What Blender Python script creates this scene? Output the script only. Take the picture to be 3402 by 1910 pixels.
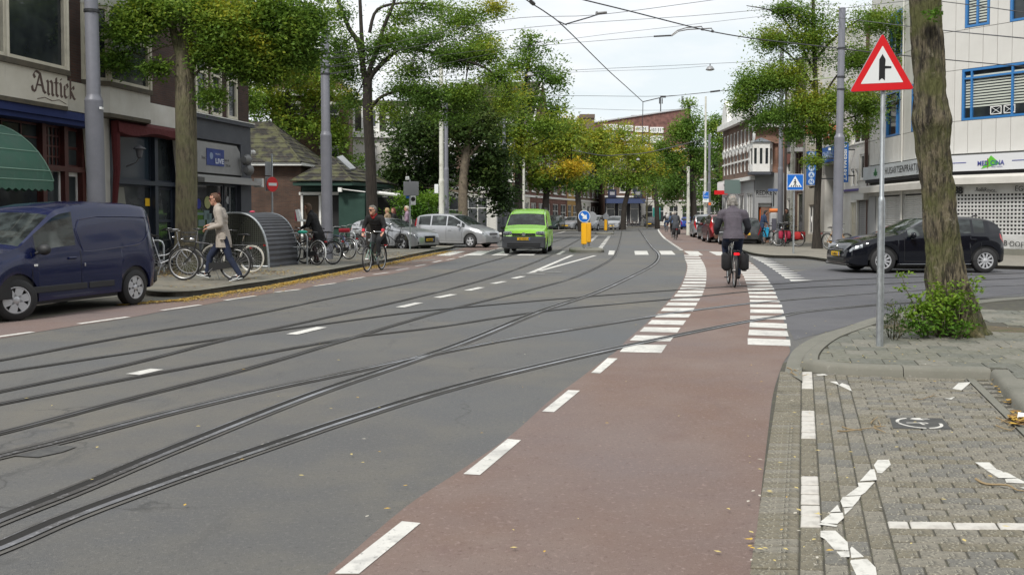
import bpy, bmesh, math, random
import numpy as np
from mathutils import Vector, Matrix, Euler
from mathutils.geometry import tessellate_polygon
R = math.radians
rnd = random.Random(7)
for o in list(bpy.data.objects): bpy.data.objects.remove(o)
SC = bpy.context.scene
COL = SC.collection
# ---------------------------------------------------------------- camera
FPX, CX, HOR, PITCH, CH = 3170.0, 1701.0, 720.0, R(2.0), 1.5
V0 = HOR + FPX*math.tan(PITCH)
cam_d = bpy.data.cameras.new('camera'); cam = bpy.data.objects.new('camera', cam_d); COL.objects.link(cam)
cam.location = (0, 0, CH); cam.rotation_euler = (R(90) - PITCH, 0, 0)
cam_d.sensor_width = 36; cam_d.lens = 36*FPX/3402; cam_d.shift_y = -(955 - V0)/3402
cam_d.clip_end = 4000; cam_d.clip_start = 0.1
SC.camera = cam
SC.view_settings.view_transform = 'Standard'; SC.view_settings.look = 'None'
SC.view_settings.gamma = 1; SC.view_settings.use_curve_mapping = False
SC.view_settings.exposure = 0.36
# ---------------------------------------------------------------- sky: bright broken overcast
SUN_EL, SUN_AZ = R(48), R(205)          # azimuth clockwise from +Y
W = bpy.data.worlds.new('World'); SC.world = W; W.use_nodes = True
nt = W.node_tree; N = nt.nodes; L = nt.links; N.clear()
out = N.new('ShaderNodeOutputWorld'); bg = N.new('ShaderNodeBackground'); bg.inputs['Strength'].default_value = 0.1
sky = N.new('ShaderNodeTexSky'); sky.sky_type = 'NISHITA'; sky.sun_disc = False
sky.sun_elevation = SUN_EL; sky.sun_rotation = SUN_AZ
tc = N.new('ShaderNodeTexCoord'); mp = N.new('ShaderNodeMapping'); mp.inputs['Scale'].default_value = (1.0, 1.0, 3.2)
mp.inputs['Location'].default_value = (0.35, 0.1, 0.22)
n1 = N.new('ShaderNodeTexNoise'); n1.inputs['Scale'].default_value = 2.3; n1.inputs['Detail'].default_value = 6; n1.inputs['Roughness'].default_value = 0.55
cr = N.new('ShaderNodeValToRGB')
cr.color_ramp.elements[0].position = 0.40; cr.color_ramp.elements[0].color = (6.9, 7.5, 7.75, 1)
cr.color_ramp.elements[1].position = 0.66; cr.color_ramp.elements[1].color = (13.4, 13.5, 13.7, 1)
e = cr.color_ramp.elements.new(0.49); e.color = (7.9, 8.1, 8.25, 1); e = cr.color_ramp.elements.new(0.57); e.color = (9.0, 9.05, 9.15, 1)
mx = N.new('ShaderNodeMixRGB'); mx.inputs[0].default_value = 0.93
L.new(tc.outputs['Generated'], mp.inputs[0]); L.new(mp.outputs[0], n1.inputs[0]); L.new(n1.outputs['Fac'], cr.inputs[0])
L.new(sky.outputs[0], mx.inputs[1]); L.new(cr.outputs[0], mx.inputs[2]); L.new(mx.outputs[0], bg.inputs['Color']); L.new(bg.outputs[0], out.inputs[0])
# ---------------------------------------------------------------- sun behind thin cloud
sd = bpy.data.lights.new('sun', 'SUN'); sd.energy = 2.7; sd.angle = R(11); sd.color = (1.0, 0.96, 0.9)
sun = bpy.data.objects.new('sun', sd); COL.objects.link(sun)
_sdir = Vector((math.sin(SUN_AZ)*math.cos(SUN_EL), math.cos(SUN_AZ)*math.cos(SUN_EL), math.sin(SUN_EL)))
sun.rotation_euler = (-_sdir).to_track_quat('-Z', 'Y').to_euler(); sun.location = (0, 0, 60)
# ---------------------------------------------------------------- photograph pixel -> place
_F = Vector((0, math.cos(PITCH), -math.sin(PITCH))); _U = Vector((0, math.sin(PITCH), math.cos(PITCH)))
def _ray(u, v): return _F + Vector(((u - CX)/FPX, 0, 0)) - _U*((v - V0)/FPX)
def G(u, v, z=0.0):
    d = _ray(u, v); t = (z - CH)/d.z; return Vector((d.x*t, d.y*t, z))
def D(u, v, Y):
    d = _ray(u, v); t = Y/d.y; return Vector((d.x*t, Y, CH + d.z*t))
def Zm(x0, y0, s):
    return lambda p: (x0 + p[0]/s, y0 + p[1]/s)
# ================================================================ library
_mats = {}
def mat(name, col, rough=0.6, metal=0.0, var=None, bump=None, coat=0.0, spec=0.5, emit=None, world=False, extra=None):
    """var: list of (scale, colour, low, high, detail[, stretch]) noise layers; bump: (scale, strength, distance)"""
    if name in _mats: return _mats[name]
    m = bpy.data.materials.new(name); m.use_nodes = True; _mats[name] = m
    nt = m.node_tree; N = nt.nodes; L = nt.links
    b = N['Principled BSDF']; c4 = lambda c: (c[0], c[1], c[2], 1)
    b.inputs['Base Color'].default_value = c4(col); b.inputs['Roughness'].default_value = rough
    b.inputs['Metallic'].default_value = metal; b.inputs['Coat Weight'].default_value = coat
    b.inputs['Specular IOR Level'].default_value = spec; b.inputs['Coat Roughness'].default_value = 0.06
    if emit: b.inputs['Emission Color'].default_value = c4(emit[0]); b.inputs['Emission Strength'].default_value = emit[1]
    src = None
    if var or bump or extra:
        if world: g = N.new('ShaderNodeNewGeometry'); src = g.outputs['Position']
        else: g = N.new('ShaderNodeTexCoord'); src = g.outputs['Object']
    cur = None
    for lay in (var or []):
        sc, c2, lo, hi, det = lay[:5]
        n = N.new('ShaderNodeTexNoise'); n.inputs['Scale'].default_value = sc; n.inputs['Detail'].default_value = det; n.inputs['Roughness'].default_value = 0.65
        s = src
        if len(lay) > 5:
            mpn = N.new('ShaderNodeMapping'); mpn.inputs['Scale'].default_value = lay[5]; L.new(src, mpn.inputs[0]); s = mpn.outputs[0]
        L.new(s, n.inputs['Vector'])
        mr = N.new('ShaderNodeMapRange'); mr.inputs[1].default_value = lo; mr.inputs[2].default_value = hi; L.new(n.outputs['Fac'], mr.inputs[0])
        x = N.new('ShaderNodeMixRGB'); L.new(mr.outputs[0], x.inputs[0]); x.inputs[2].default_value = c4(c2)
        if cur is None: x.inputs[1].default_value = c4(col)
        else: L.new(cur, x.inputs[1])
        cur = x.outputs[0]
    if extra: cur = extra(N, L, src, cur, col, b) or cur
    if cur is not None: L.new(cur, b.inputs['Base Color'])
    if bump:
        n = N.new('ShaderNodeTexNoise'); n.inputs['Scale'].default_value = bump[0]; n.inputs['Detail'].default_value = 5; s = src
        if len(bump) > 3:
            mpn = N.new('ShaderNodeMapping'); mpn.inputs['Scale'].default_value = bump[3]; L.new(src, mpn.inputs[0]); s = mpn.outputs[0]
        L.new(s, n.inputs['Vector'])
        bp = N.new('ShaderNodeBump'); bp.inputs['Strength'].default_value = bump[1]; bp.inputs['Distance'].default_value = bump[2]
        L.new(n.outputs['Fac'], bp.inputs['Height']); L.new(bp.outputs[0], b.inputs['Normal'])
    return m
def brickmat(name, c1, c2, mortar, bw=0.22, bh=0.065, ms=0.01, vary=None, axis='xz', rough=0.85):
    if name in _mats: return _mats[name]
    m = bpy.data.materials.new(name); m.use_nodes = True; _mats[name] = m
    nt = m.node_tree; N = nt.nodes; L = nt.links; b = N['Principled BSDF']; b.inputs['Roughness'].default_value = rough
    t = N.new('ShaderNodeTexCoord'); sx = N.new('ShaderNodeSeparateXYZ'); L.new(t.outputs['Object'], sx.inputs[0])
    cb = N.new('ShaderNodeCombineXYZ')
    if axis == 'xz': ad = N.new('ShaderNodeMath'); ad.operation = 'ADD'; L.new(sx.outputs[0], ad.inputs[0]); L.new(sx.outputs[1], ad.inputs[1]); L.new(ad.outputs[0], cb.inputs[0]); L.new(sx.outputs[2], cb.inputs[1])
    else: L.new(sx.outputs[0], cb.inputs[0]); L.new(sx.outputs[1], cb.inputs[1])
    br = N.new('ShaderNodeTexBrick'); br.inputs['Scale'].default_value = 1; br.inputs['Brick Width'].default_value = bw; br.inputs['Row Height'].default_value = bh
    br.inputs['Mortar Size'].default_value = ms; br.inputs['Mortar Smooth'].default_value = 0.3
    br.inputs['Color1'].default_value = (*c1, 1); br.inputs['Color2'].default_value = (*c2, 1); br.inputs['Mortar'].default_value = (*mortar, 1)
    L.new(cb.outputs[0], br.inputs['Vector'])
    n = N.new('ShaderNodeTexNoise'); n.inputs['Scale'].default_value = 1.1; n.inputs['Detail'].default_value = 6; L.new(t.outputs['Object'], n.inputs['Vector'])
    mr = N.new('ShaderNodeMapRange'); mr.inputs[1].default_value = 0.35; mr.inputs[2].default_value = 0.7; mr.inputs[3].default_value = 0.6; mr.inputs[4].default_value = 1.2; L.new(n.outputs['Fac'], mr.inputs[0])
    x = N.new('ShaderNodeVectorMath'); x.operation = 'SCALE'; L.new(br.outputs['Color'], x.inputs[0]); L.new(mr.outputs[0], x.inputs['Scale']); L.new(x.outputs[0], b.inputs['Base Color'])
    bp = N.new('ShaderNodeBump'); bp.inputs['Strength'].default_value = 0.5; bp.inputs['Distance'].default_value = 0.01; bp.invert = True
    L.new(br.outputs['Fac'], bp.inputs['Height']); L.new(bp.outputs[0], b.inputs['Normal'])
    return m
class MB:
    def __init__(s): s.v = []; s.f = []; s.m = []; s.T = None; s.mi = 0
    def add(s, vs, fs):
        n = len(s.v); T = s.T
        for p in vs: s.v.append(tuple(T @ Vector(p)) if T else tuple(p))
        for f in fs: s.f.append(tuple(i + n for i in f)); s.m.append(s.mi)
        return s
    def box(s, x0, x1, y0, y1, z0, z1):
        return s.add([(x0,y0,z0),(x1,y0,z0),(x1,y1,z0),(x0,y1,z0),(x0,y0,z1),(x1,y0,z1),(x1,y1,z1),(x0,y1,z1)],
                     [(0,3,2,1),(4,5,6,7),(0,1,5,4),(1,2,6,5),(2,3,7,6),(3,0,4,7)])
    def bx(s, c, d): return s.box(c[0]-d[0]/2, c[0]+d[0]/2, c[1]-d[1]/2, c[1]+d[1]/2, c[2]-d[2]/2, c[2]+d[2]/2)
    def rbox(s, c, d, b=0.02):
        """box with chamfered upright and top edges"""
        x, y, z = d[0]/2, d[1]/2, d[2]/2; rings = []
        for zz, k in ((-z, b), (-z+b, 0), (z-b, 0), (z, b)):
            X, Y = x-k, y-k; q = b
            rings.append([(X-q,-Y,zz),(X,-Y+q,zz),(X,Y-q,zz),(X-q,Y,zz),(-X+q,Y,zz),(-X,Y-q,zz),(-X,-Y+q,zz),(-X+q,-Y,zz)])
        vs = [(p[0]+c[0], p[1]+c[1], p[2]+c[2]) for r in rings for p in r]; fs = [tuple(range(7,-1,-1)), tuple(range(24,32))]
        for k in range(3):
            for i in range(8): j = (i+1) % 8; fs.append((k*8+i, k*8+j, k*8+8+j, k*8+8+i))
        return s.add(vs, fs)
    def rings(s, rs, closed=True, cap=True):
        n = len(rs[0]); vs = [p for r in rs for p in r]; fs = []
        for k in range(len(rs)-1):
            for i in range(n if closed else n-1): j = (i+1) % n; fs.append((k*n+i, k*n+j, k*n+n+j, k*n+n+i))
        if cap and closed: fs.append(tuple(range(n-1,-1,-1))); fs.append(tuple(range((len(rs)-1)*n, len(rs)*n)))
        return s.add(vs, fs)
    def tube(s, path, r, n=8, cap=True, closed=False, sq=None):
        P = [Vector(p) for p in path]; rr = r if hasattr(r, '__len__') else [r]*len(P); rs = []; up = None
        for i, p in enumerate(P):
            if closed: t = P[(i+1) % len(P)] - P[i-1]
            else: t = P[min(i+1, len(P)-1)] - P[max(i-1, 0)]
            if t.length < 1e-9: t = Vector((0,0,1))
            t.normalize()
            if up is None: up = Vector((0,0,1)) if abs(t.z) < 0.9 else Vector((1,0,0))
            a = t.cross(up)
            if a.length < 1e-4: a = t.cross(Vector((1,0.3,0)))
            a.normalize(); b = a.cross(t); up = b
            k = sq or (1, 1)
            rs.append([tuple(p + a*math.cos(2*math.pi*j/n)*rr[i]*k[0] + b*math.sin(2*math.pi*j/n)*rr[i]*k[1]) for j in range(n)])
        if closed: rs.append(rs[0]); cap = False
        return s.rings(rs, True, cap)
    def lathe(s, prof, c=(0,0,0), n=24, axis='z', cap=True):
        rs = []
        for r, z in prof:
            ring = []
            for j in range(n):
                a = 2*math.pi*j/n; x, y = r*math.cos(a), r*math.sin(a)
                p = (x, y, z) if axis == 'z' else ((z, x, y) if axis == 'x' else (y, z, x))
                ring.append((p[0]+c[0], p[1]+c[1], p[2]+c[2]))
            rs.append(ring)
        return s.rings(rs, True, cap)
    def ball(s, c, r, n=12, m=8):
        r = r if hasattr(r, '__len__') else (r, r, r); rs = []
        for k in range(m+1):
            a = math.pi*(k+0.001)/(m+0.002) - math.pi/2
            rs.append([(c[0]+r[0]*math.cos(a)*math.cos(2*math.pi*j/n), c[1]+r[1]*math.cos(a)*math.sin(2*math.pi*j/n), c[2]+r[2]*math.sin(a)) for j in range(n)])
        return s.rings(rs)
    def poly(s, pts):
        """flat polygon, triangulated"""
        P = [Vector(p) for p in pts]; tr = tessellate_polygon([P]); fs = []
        nrm = Vector((0,0,0))
        for a, b, c in tr:
            fs.append((a, b, c))
            nrm += (P[b]-P[a]).cross(P[c]-P[a])
        if nrm.z < 0: fs = [(c, b, a) for a, b, c in fs]
        return s.add(pts, fs)
    def ext(s, pts, vec):
        """planar polygon extruded by vec"""
        P = [Vector(p) for p in pts]; v = Vector(vec); n = len(P); tr = tessellate_polygon([P]); fs = []
        for a, b, c in tr: fs.append((a, b, c)); fs.append((c+n, b+n, a+n))
        for i in range(n): j = (i+1) % n; fs.append((i, j, j+n, i+n))
        return s.add([tuple(p) for p in P] + [tuple(p+v) for p in P], fs)
    def slab(s, pts, z0, z1): return s.ext([(p[0], p[1], z0) for p in pts], (0, 0, z1-z0))
    def ribbon(s, path, w0, w1, z):
        """strip between lateral offsets w0 and w1 from a ground path"""
        P = [Vector((p[0], p[1], 0)) for p in path]; vs = []
        for i, p in enumerate(P):
            t = (P[min(i+1, len(P)-1)] - P[max(i-1, 0)]).normalized(); nn = Vector((t.y, -t.x, 0))
            a = p + nn*w0; b = p + nn*w1; vs += [(a.x, a.y, z), (b.x, b.y, z)]
        return s.add(vs, [(2*i, 2*i+1, 2*i+3, 2*i+2) for i in range(len(P)-1)])
    def build(s, name, mats, parent=None, smooth=None, fixn=True):
        me = bpy.data.meshes.new(name); me.from_pydata(s.v, [], s.f)
        mats = mats if isinstance(mats, (list, tuple)) else [mats]
        for m in mats: me.materials.append(m)
        if len(mats) > 1: me.polygons.foreach_set('material_index', s.m)
        if fixn:
            bm = bmesh.new(); bm.from_mesh(me); bmesh.ops.recalc_face_normals(bm, faces=bm.faces); bm.to_mesh(me); bm.free()
        if smooth is not None:
            me.polygons.foreach_set('use_smooth', [True]*len(me.polygons)); me.set_sharp_from_angle(angle=R(smooth))
        me.update()
        return link(name, me, parent)
def link(name, me, parent=None):
    o = bpy.data.objects.new(name, me); COL.objects.link(o)
    if parent is not None: o.parent = parent
    return o
def tag(o, label=None, cat=None, group=None, kind=None):
    if label: o['label'] = label
    if cat: o['category'] = cat
    if group: o['group'] = group
    if kind: o['kind'] = kind
    return o
def thing(name, label, cat, loc=(0,0,0), rz=0, group=None):
    o = bpy.data.objects.new(name, None); COL.objects.link(o); o.location = loc; o.rotation_euler = (0, 0, rz); o.empty_display_size = 0.3
    return tag(o, label, cat, group)
def kids(o): return [c for c in bpy.data.objects if c.parent is o]
_cm = {}
def copy_tree(o, label=None, loc=None, rz=None, group=None, parent=None, cache=None):
    if cache is None:
        cache = {}
        for c in bpy.data.objects:
            if c.parent: cache.setdefault(c.parent.name, []).append(c)
    c = o.copy(); COL.objects.link(c); c.parent = parent
    for ch in cache.get(o.name, []): copy_tree(ch, parent=c, cache=cache)
    if label: c['label'] = label
    if group: c['group'] = group
    if loc is not None: c.location = loc
    if rz is not None: c.rotation_euler = (0, 0, rz)
    return c
def remat(o, old, new):
    """give a copied thing its own paint"""
    for c in [o] + [x for x in bpy.data.objects if x.parent is o or (x.parent and x.parent.parent is o)]:
        if c.type == 'MESH' and old in list(c.data.materials):
            c.data = c.data.copy()
            for i, m in enumerate(c.data.materials):
                if m is old: c.data.materials[i] = new
def catmull(P, k=6):
    P = [Vector(p) for p in P]; out = []
    for i in range(len(P)-1):
        a, b, c, d = P[max(i-1,0)], P[i], P[i+1], P[min(i+2, len(P)-1)]
        for j in range(k):
            t = j/k; out.append(0.5*((2*b) + (c-a)*t + (2*a-5*b+4*c-d)*t*t + (3*b-a-3*c+d)*t**3))
    out.append(P[-1]); return out
def interp(xs, ys, x):
    if x <= xs[0]: return ys[0]
    for i in range(1, len(xs)):
        if x <= xs[i]: t = (x-xs[i-1])/(xs[i]-xs[i-1]); return ys[i-1]+(ys[i]-ys[i-1])*t
    return ys[-1]
def text_mesh(body, size, depth=0.004, align='LEFT', bold=0.0, sx=1.0, space=1.0):
    c = bpy.data.curves.new('lettering', 'FONT'); c.body = body; c.size = size; c.extrude = depth/2; c.offset = bold; c.align_x = align; c.space_character = space; c.resolution_u = 3
    o = bpy.data.objects.new('lettering', c); COL.objects.link(o)
    dg = bpy.context.evaluated_depsgraph_get(); me = bpy.data.meshes.new_from_object(o.evaluated_get(dg))
    bpy.data.objects.remove(o); bpy.data.curves.remove(c)
    if sx != 1: me.transform(Matrix.Diagonal((sx, 1, 1, 1)))
    return me
def text(body, size, m, parent, loc, rot=(R(90),0,0), name='lettering', **k):
    """letters lie in the local xz plane facing -y"""
    me = text_mesh(body, size, **k); me.name = name; me.materials.clear(); me.materials.append(m)
    o = link(name, me, parent); o.location = loc; o.rotation_euler = rot; return o
def textb(mb, body, size, T, **k):
    """letters added to a mesh builder"""
    me = text_mesh(body, size, **k); old = mb.T; mb.T = (old @ T) if old else T
    mb.add([tuple(v.co) for v in me.vertices], [tuple(p.vertices) for p in me.polygons]); mb.T = old; bpy.data.meshes.remove(me)
# ---------------------------------------------------------------- shared materials
white_paint = mat('white_paint', (0.75,0.75,0.73), 0.5, var=[(3, (0.6,0.59,0.55), 0.45, 0.75, 6)])
cream_paint = mat('cream_paint', (0.62,0.58,0.47), 0.5, var=[(2.5, (0.45,0.42,0.34), 0.45, 0.8, 6)])
road_white = mat('road_white', (0.64,0.63,0.59), 0.75, world=True, var=[(1.3, (0.5,0.49,0.46), 0.42, 0.6, 4), (7, (0.36,0.355,0.34), 0.5, 0.7, 8), (40, (0.2,0.2,0.19), 0.6, 0.72, 4)], bump=(180, 0.3, 0.004))
steel = mat('steel', (0.42,0.43,0.45), 0.35, 0.9, var=[(8, (0.25,0.24,0.23), 0.4, 0.8, 5)])
galv = mat('galvanised', (0.48,0.51,0.52), 0.42, 0.75, var=[(25, (0.3,0.32,0.34), 0.4, 0.65, 6, (1,1,0.5)), (2, (0.38,0.41,0.43), 0.4, 0.7, 3)])
pole_grey = mat('pole_grey', (0.2,0.205,0.235), 0.45, 0.1, var=[(2, (0.15,0.155,0.18), 0.4, 0.8, 5), (40, (0.25,0.25,0.27), 0.6, 0.8, 3)])
pole_dark = mat('pole_dark', (0.045,0.047,0.052), 0.7, var=[(6, (0.09,0.09,0.09), 0.5, 0.8, 5)])
pole_white = mat('pole_white', (0.55,0.55,0.49), 0.6, var=[(4, (0.35,0.34,0.28), 0.5, 0.7, 6)])
black = mat('black', (0.012,0.012,0.013), 0.5)
rubber = mat('rubber', (0.02,0.02,0.021), 0.75, bump=(60, 0.2, 0.002))
chrome = mat('chrome', (0.7,0.7,0.71), 0.12, 1.0)
dark_metal = mat('dark_metal', (0.05,0.052,0.056), 0.45, 0.5)
glass = mat('window_glass', (0.018,0.022,0.026), 0.05, 0.0, spec=0.5, var=[(0.9, (0.05,0.06,0.06), 0.4, 0.7, 3)])
glass_far = mat('window_glass_far', (0.04,0.045,0.05), 0.12, spec=0.7, var=[(0.6, (0.12,0.12,0.12), 0.5, 0.7, 2)])
red_sign = mat('sign_red', (0.62,0.015,0.02), 0.35, coat=0.3); blue_sign = mat('sign_blue', (0.01,0.13,0.5), 0.35, coat=0.3)
sign_white = mat('sign_white', (0.72,0.74,0.74), 0.4, coat=0.2); sign_back = mat('sign_back', (0.3,0.31,0.33), 0.5, 0.4)
yellow = mat('yellow_plastic', (0.83,0.42,0.01), 0.4, coat=0.3); plate_yellow = mat('plate_yellow', (0.8,0.48,0.02), 0.4)
wood = mat('old_wood', (0.22,0.15,0.09), 0.7, var=[(4, (0.12,0.08,0.05), 0.4, 0.7, 6)])
# ================================================================ ground, roads, markings
def cracks(sc, amt, dark):
    def f(N, L, src, cur, col, b):
        n = N.new('ShaderNodeTexNoise'); n.inputs['Scale'].default_value = 1.6; n.inputs['Detail'].default_value = 6; L.new(src, n.inputs['Vector'])
        a = N.new('ShaderNodeVectorMath'); a.operation = 'ADD'; L.new(src, a.inputs[0]); s = N.new('ShaderNodeVectorMath'); s.operation = 'SCALE'; s.inputs['Scale'].default_value = 1.1; L.new(n.outputs['Color'], s.inputs[0]); L.new(s.outputs[0], a.inputs[1])
        v = N.new('ShaderNodeTexVoronoi'); v.feature = 'DISTANCE_TO_EDGE'; v.inputs['Scale'].default_value = sc; L.new(a.outputs[0], v.inputs['Vector'])
        m1 = N.new('ShaderNodeMapRange'); m1.inputs[1].default_value = 0.0; m1.inputs[2].default_value = 0.006*sc/0.3; m1.inputs[3].default_value = amt; m1.inputs[4].default_value = 0; L.new(v.outputs['Distance'], m1.inputs[0])
        g = N.new('ShaderNodeTexNoise'); g.inputs['Scale'].default_value = 0.5; L.new(src, g.inputs['Vector']); m2 = N.new('ShaderNodeMapRange'); m2.inputs[1].default_value = 0.5; m2.inputs[2].default_value = 0.62; L.new(g.outputs['Fac'], m2.inputs[0])
        mu = N.new('ShaderNodeMath'); mu.operation = 'MULTIPLY'; L.new(m1.outputs[0], mu.inputs[0]); L.new(m2.outputs[0], mu.inputs[1])
        x = N.new('ShaderNodeMixRGB'); L.new(mu.outputs[0], x.inputs[0]); L.new(cur, x.inputs[1]); x.inputs[2].default_value = (*dark, 1); return x.outputs[0]
    return f
asphalt = mat('asphalt', (0.1,0.1,0.099), 0.82, world=True, extra=cracks(0.3, 0.7, (0.045,0.045,0.044)), bump=(220, 0.6, 0.008),
    var=[(0.35, (0.15,0.138,0.112), 0.42, 0.66, 5), (1.3, (0.095,0.096,0.098), 0.48, 0.72, 7), (0.12, (0.1,0.106,0.113), 0.45, 0.65, 3), (3.0, (0.075,0.075,0.074), 0.6, 0.75, 8, (1,0.25,1)), (38, (0.155,0.15,0.14), 0.55, 0.72, 3), (30, (0.07,0.07,0.07), 0.58, 0.74, 3), (110, (0.17,0.165,0.155), 0.6, 0.72, 2), (150, (0.05,0.05,0.05), 0.58, 0.72, 2)])
asphalt_new = mat('asphalt_new', (0.088,0.088,0.098), 0.78, world=True, bump=(220, 0.4, 0.005),
    var=[(0.8, (0.105,0.104,0.108), 0.4, 0.7, 6), (110, (0.15,0.15,0.155), 0.62, 0.72, 2), (1.5, (0.075,0.075,0.082), 0.5, 0.7, 6)])
red_asphalt = mat('red_asphalt', (0.163,0.106,0.083), 0.82, world=True, extra=cracks(0.22, 0.6, (0.08,0.05,0.045)), bump=(220, 0.6, 0.007),
    var=[(0.45, (0.19,0.143,0.123), 0.4, 0.6, 6), (2.2, (0.15,0.098,0.085), 0.52, 0.75, 8), (0.25, (0.16,0.125,0.118), 0.45, 0.65, 4), (34, (0.25,0.185,0.165), 0.57, 0.72, 3), (28, (0.11,0.07,0.06), 0.6, 0.74, 3), (1.1, (0.12,0.085,0.078), 0.6, 0.78, 8, (1,0.2,1)), (120, (0.23,0.165,0.145), 0.6, 0.74, 2), (14, (0.1,0.06,0.055), 0.68, 0.8, 4), (140, (0.08,0.05,0.045), 0.6, 0.75, 2)])
earth = mat('ground_earth', (0.11,0.105,0.09), 0.9, world=True, var=[(0.2, (0.08,0.09,0.05), 0.4, 0.7, 5)])
concrete = mat('kerb_concrete', (0.175,0.17,0.142), 0.85, world=True, bump=(90, 0.5, 0.006), var=[(2.5, (0.14,0.14,0.115), 0.4, 0.72, 7), (30, (0.27,0.26,0.23), 0.6, 0.78, 4)])
old_paving = mat('pavement_tiles', (0.15,0.14,0.115), 0.85, world=True, bump=(40, 0.5, 0.008), var=[(1.2, (0.21,0.19,0.15), 0.42, 0.65, 8), (3, (0.085,0.085,0.06), 0.52, 0.7, 8), (0.7, (0.13,0.135,0.12), 0.5, 0.7, 4)])
MB().box(-1800,1800,-60,3000,-0.6,-0.03).build('ground', earth); tag(bpy.data.objects['ground'], kind='structure')
b = MB(); b.add([(-90,-3,0),(90,-3,0),(90,260,0),(-90,260,0)], [(0,1,2,3)]); tag(b.build('road', asphalt, fixn=False), kind='structure')
def gp(pts, z=0.0): return [tuple(G(u, v, z)) for u, v in pts]
def zq(x0, y0, s, pts): z = Zm(x0, y0, s); return [z(p) for p in pts]
# right cycle lane (red)
lane_L = [(1620,745),(2150,751),(2186,761),(2199,785),(2237,813),(2267,833),(2273,847),(2281,887),(2270,928),(2241,975),(2206,1015),(2166,1056),(2136,1085),(2084,1129),(2055,1161),(2008,1196),(1915,1266),(1828,1330),(1702,1443),(1534,1561),(1348,1685),(1087,1910),(700,2250)]
lane_R = [(2450,2250),(2500,1910),(2526,1661),(2551,1441),(2570,1302),(2601,1208),(2625,1168),(2612,1130),(2606,1075),(2597,1040),(2588,1010),(2578,985),(2560,950),(2538,915),(2510,885),(2478,860),(2440,838),(2395,812),(2330,785),(2270,762),(2215,751)]
b = MB(); 
loL = catmull(gp(lane_L[1:]), 4); loR = catmull(gp(lane_R), 4)
b.poly([(p.x, p.y, 0.004) for p in loL] + [(p.x, p.y, 0.004) for p in loR]); tag(b.build('cycle_lane', red_asphalt, fixn=False), kind='structure')
# left cycle lane
LA = [(-400,1175),(0,1125),(110,1106),(270,1080),(425,1057),(540,1035),(665,1016),(750,999),(848,984),(914,972),(996,962),(1045,951),(1114,941),(1153,933),(1210,921),(1292,913),(1358,898),(1418,885),(1467,872),(1500,866),(1545,852),(1612,838),(1660,825)]
LB = [(1640,800),(1590,812),(1493,836),(1440,846),(1370,860),(1290,878),(1220,893),(1130,910),(1030,930),(900,956),(760,978),(640,996),(540,1000),(440,1012),(300,1030),(200,1046),(60,1066),(-400,1120)]
b = MB(); b.poly([tuple(p+Vector((0,0,0.004))) for p in catmull(gp(LA), 2)] + [tuple(p+Vector((0,0,0.004))) for p in catmull(gp(LB), 2)])
tag(b.build('cycle_lane', red_asphalt, fixn=False), kind='structure')
# side street newer asphalt (darker bluish) on the right
b = MB(); b.poly([(p[0],p[1],0.003) for p in gp([(2560,985),(2600,1060),(2640,1130),(2760,1100),(2911,1053),(3110,1005),(3402,975),(3800,960),(3800,870),(3000,905),(2760,880),(2640,905),(2560,860),(2500,862)])])
tag(b.build('side_street', asphalt_new, fixn=False), kind='structure')
# ---- markings
def marks(name, polys, z=0.0075, m=road_white):
    b = MB()
    for p in polys: b.poly([(q[0], q[1], z) for q in gp(p)])
    return tag(b.build(name, m, fixn=False), kind='structure')
def seg(a, c, w):
    """dash of real width w between two photo points"""
    A, C = G(*a), G(*c); t = (C-A).normalized(); n = Vector((t.y, -t.x, 0))*w/2
    return [A-n, C-n, C+n, A+n]
zr = (2100,780,3.615)
Lr = [(247,258,625,797),(273,285,632,818),(300,312,640,832),(318,330,650,842),(335,348,657,855),(355,369,663,865),(376,391,665,873),(398,414,662,882),(423,440,658,888),(449,466,652,892),(475,490,645,893),(500,516,636,893),(530,551,625,892),(566,590,608,888),(605,628,590,883),(641,662,572,873),(676,702,538,860),(717,747,502,848),(768,797,455,820),(818,856,403,786),(882,922,343,752),(956,997,275,706),(1034,1083,185,648),(1120,1174,88,582),(1218,1280,-30,508),(1328,1418,-150,417)]
yl = [r[1] for r in Lr]; xl = [r[2] for r in Lr]; yr = [r[0] for r in Lr]; xr = [r[3] for r in Lr]
polys = []
for y0, y1, a, c in Lr:
    sk = 6 if y0 > 1000 else 2
    polys.append(zq(*zr, [(interp(yl,xl,y0),y0-sk),(interp(yr,xr,y0),y0),(interp(yr+[1420],xr+[350],y1),y1+sk),(interp(yl,xl,y1),y1-sk)]))
ry = [(303,312),(320,331),(340,350),(361,371),(380,392),(401,414),(426,440),(449,465),(475,492),(500,521),(532,554),(570,592),(608,630),(645,669),(690,714),(735,764),(786,812),(840,876),(900,943),(978,1020),(1060,1118),(1150,1215),(1253,1330)]
RX = ([300,320,360,400,430,450,478,500,532,572,606,645,688,735,787,840,905,1000,1075,1165,1262,1340],[1368,1395,1450,1500,1530,1555,1578,1605,1632,1650,1675,1702,1720,1735,1765,1798,1812,1842,1860,1862,1900,1905])
LX = ([300,320,350,400,450,480,500,532,570,608,645,700,735,785,845,900,975,1060,1150,1250,1340],[1175,1195,1225,1265,1300,1325,1340,1353,1363,1380,1385,1397,1405,1415,1415,1420,1418,1415,1405,1387,1390])
for y0, y1 in ry:
    s = 12 if y0 > 1000 else 3 if y0 > 700 else 0
    polys.append(zq(*zr, [(interp(*LX,y0),y0-s/2),(interp(*RX,y0),y0+s),(interp(*RX,y1),y1+s),(interp(*LX,y1),y1-s/2)]))
marks('crossing_blocks', polys)
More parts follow.
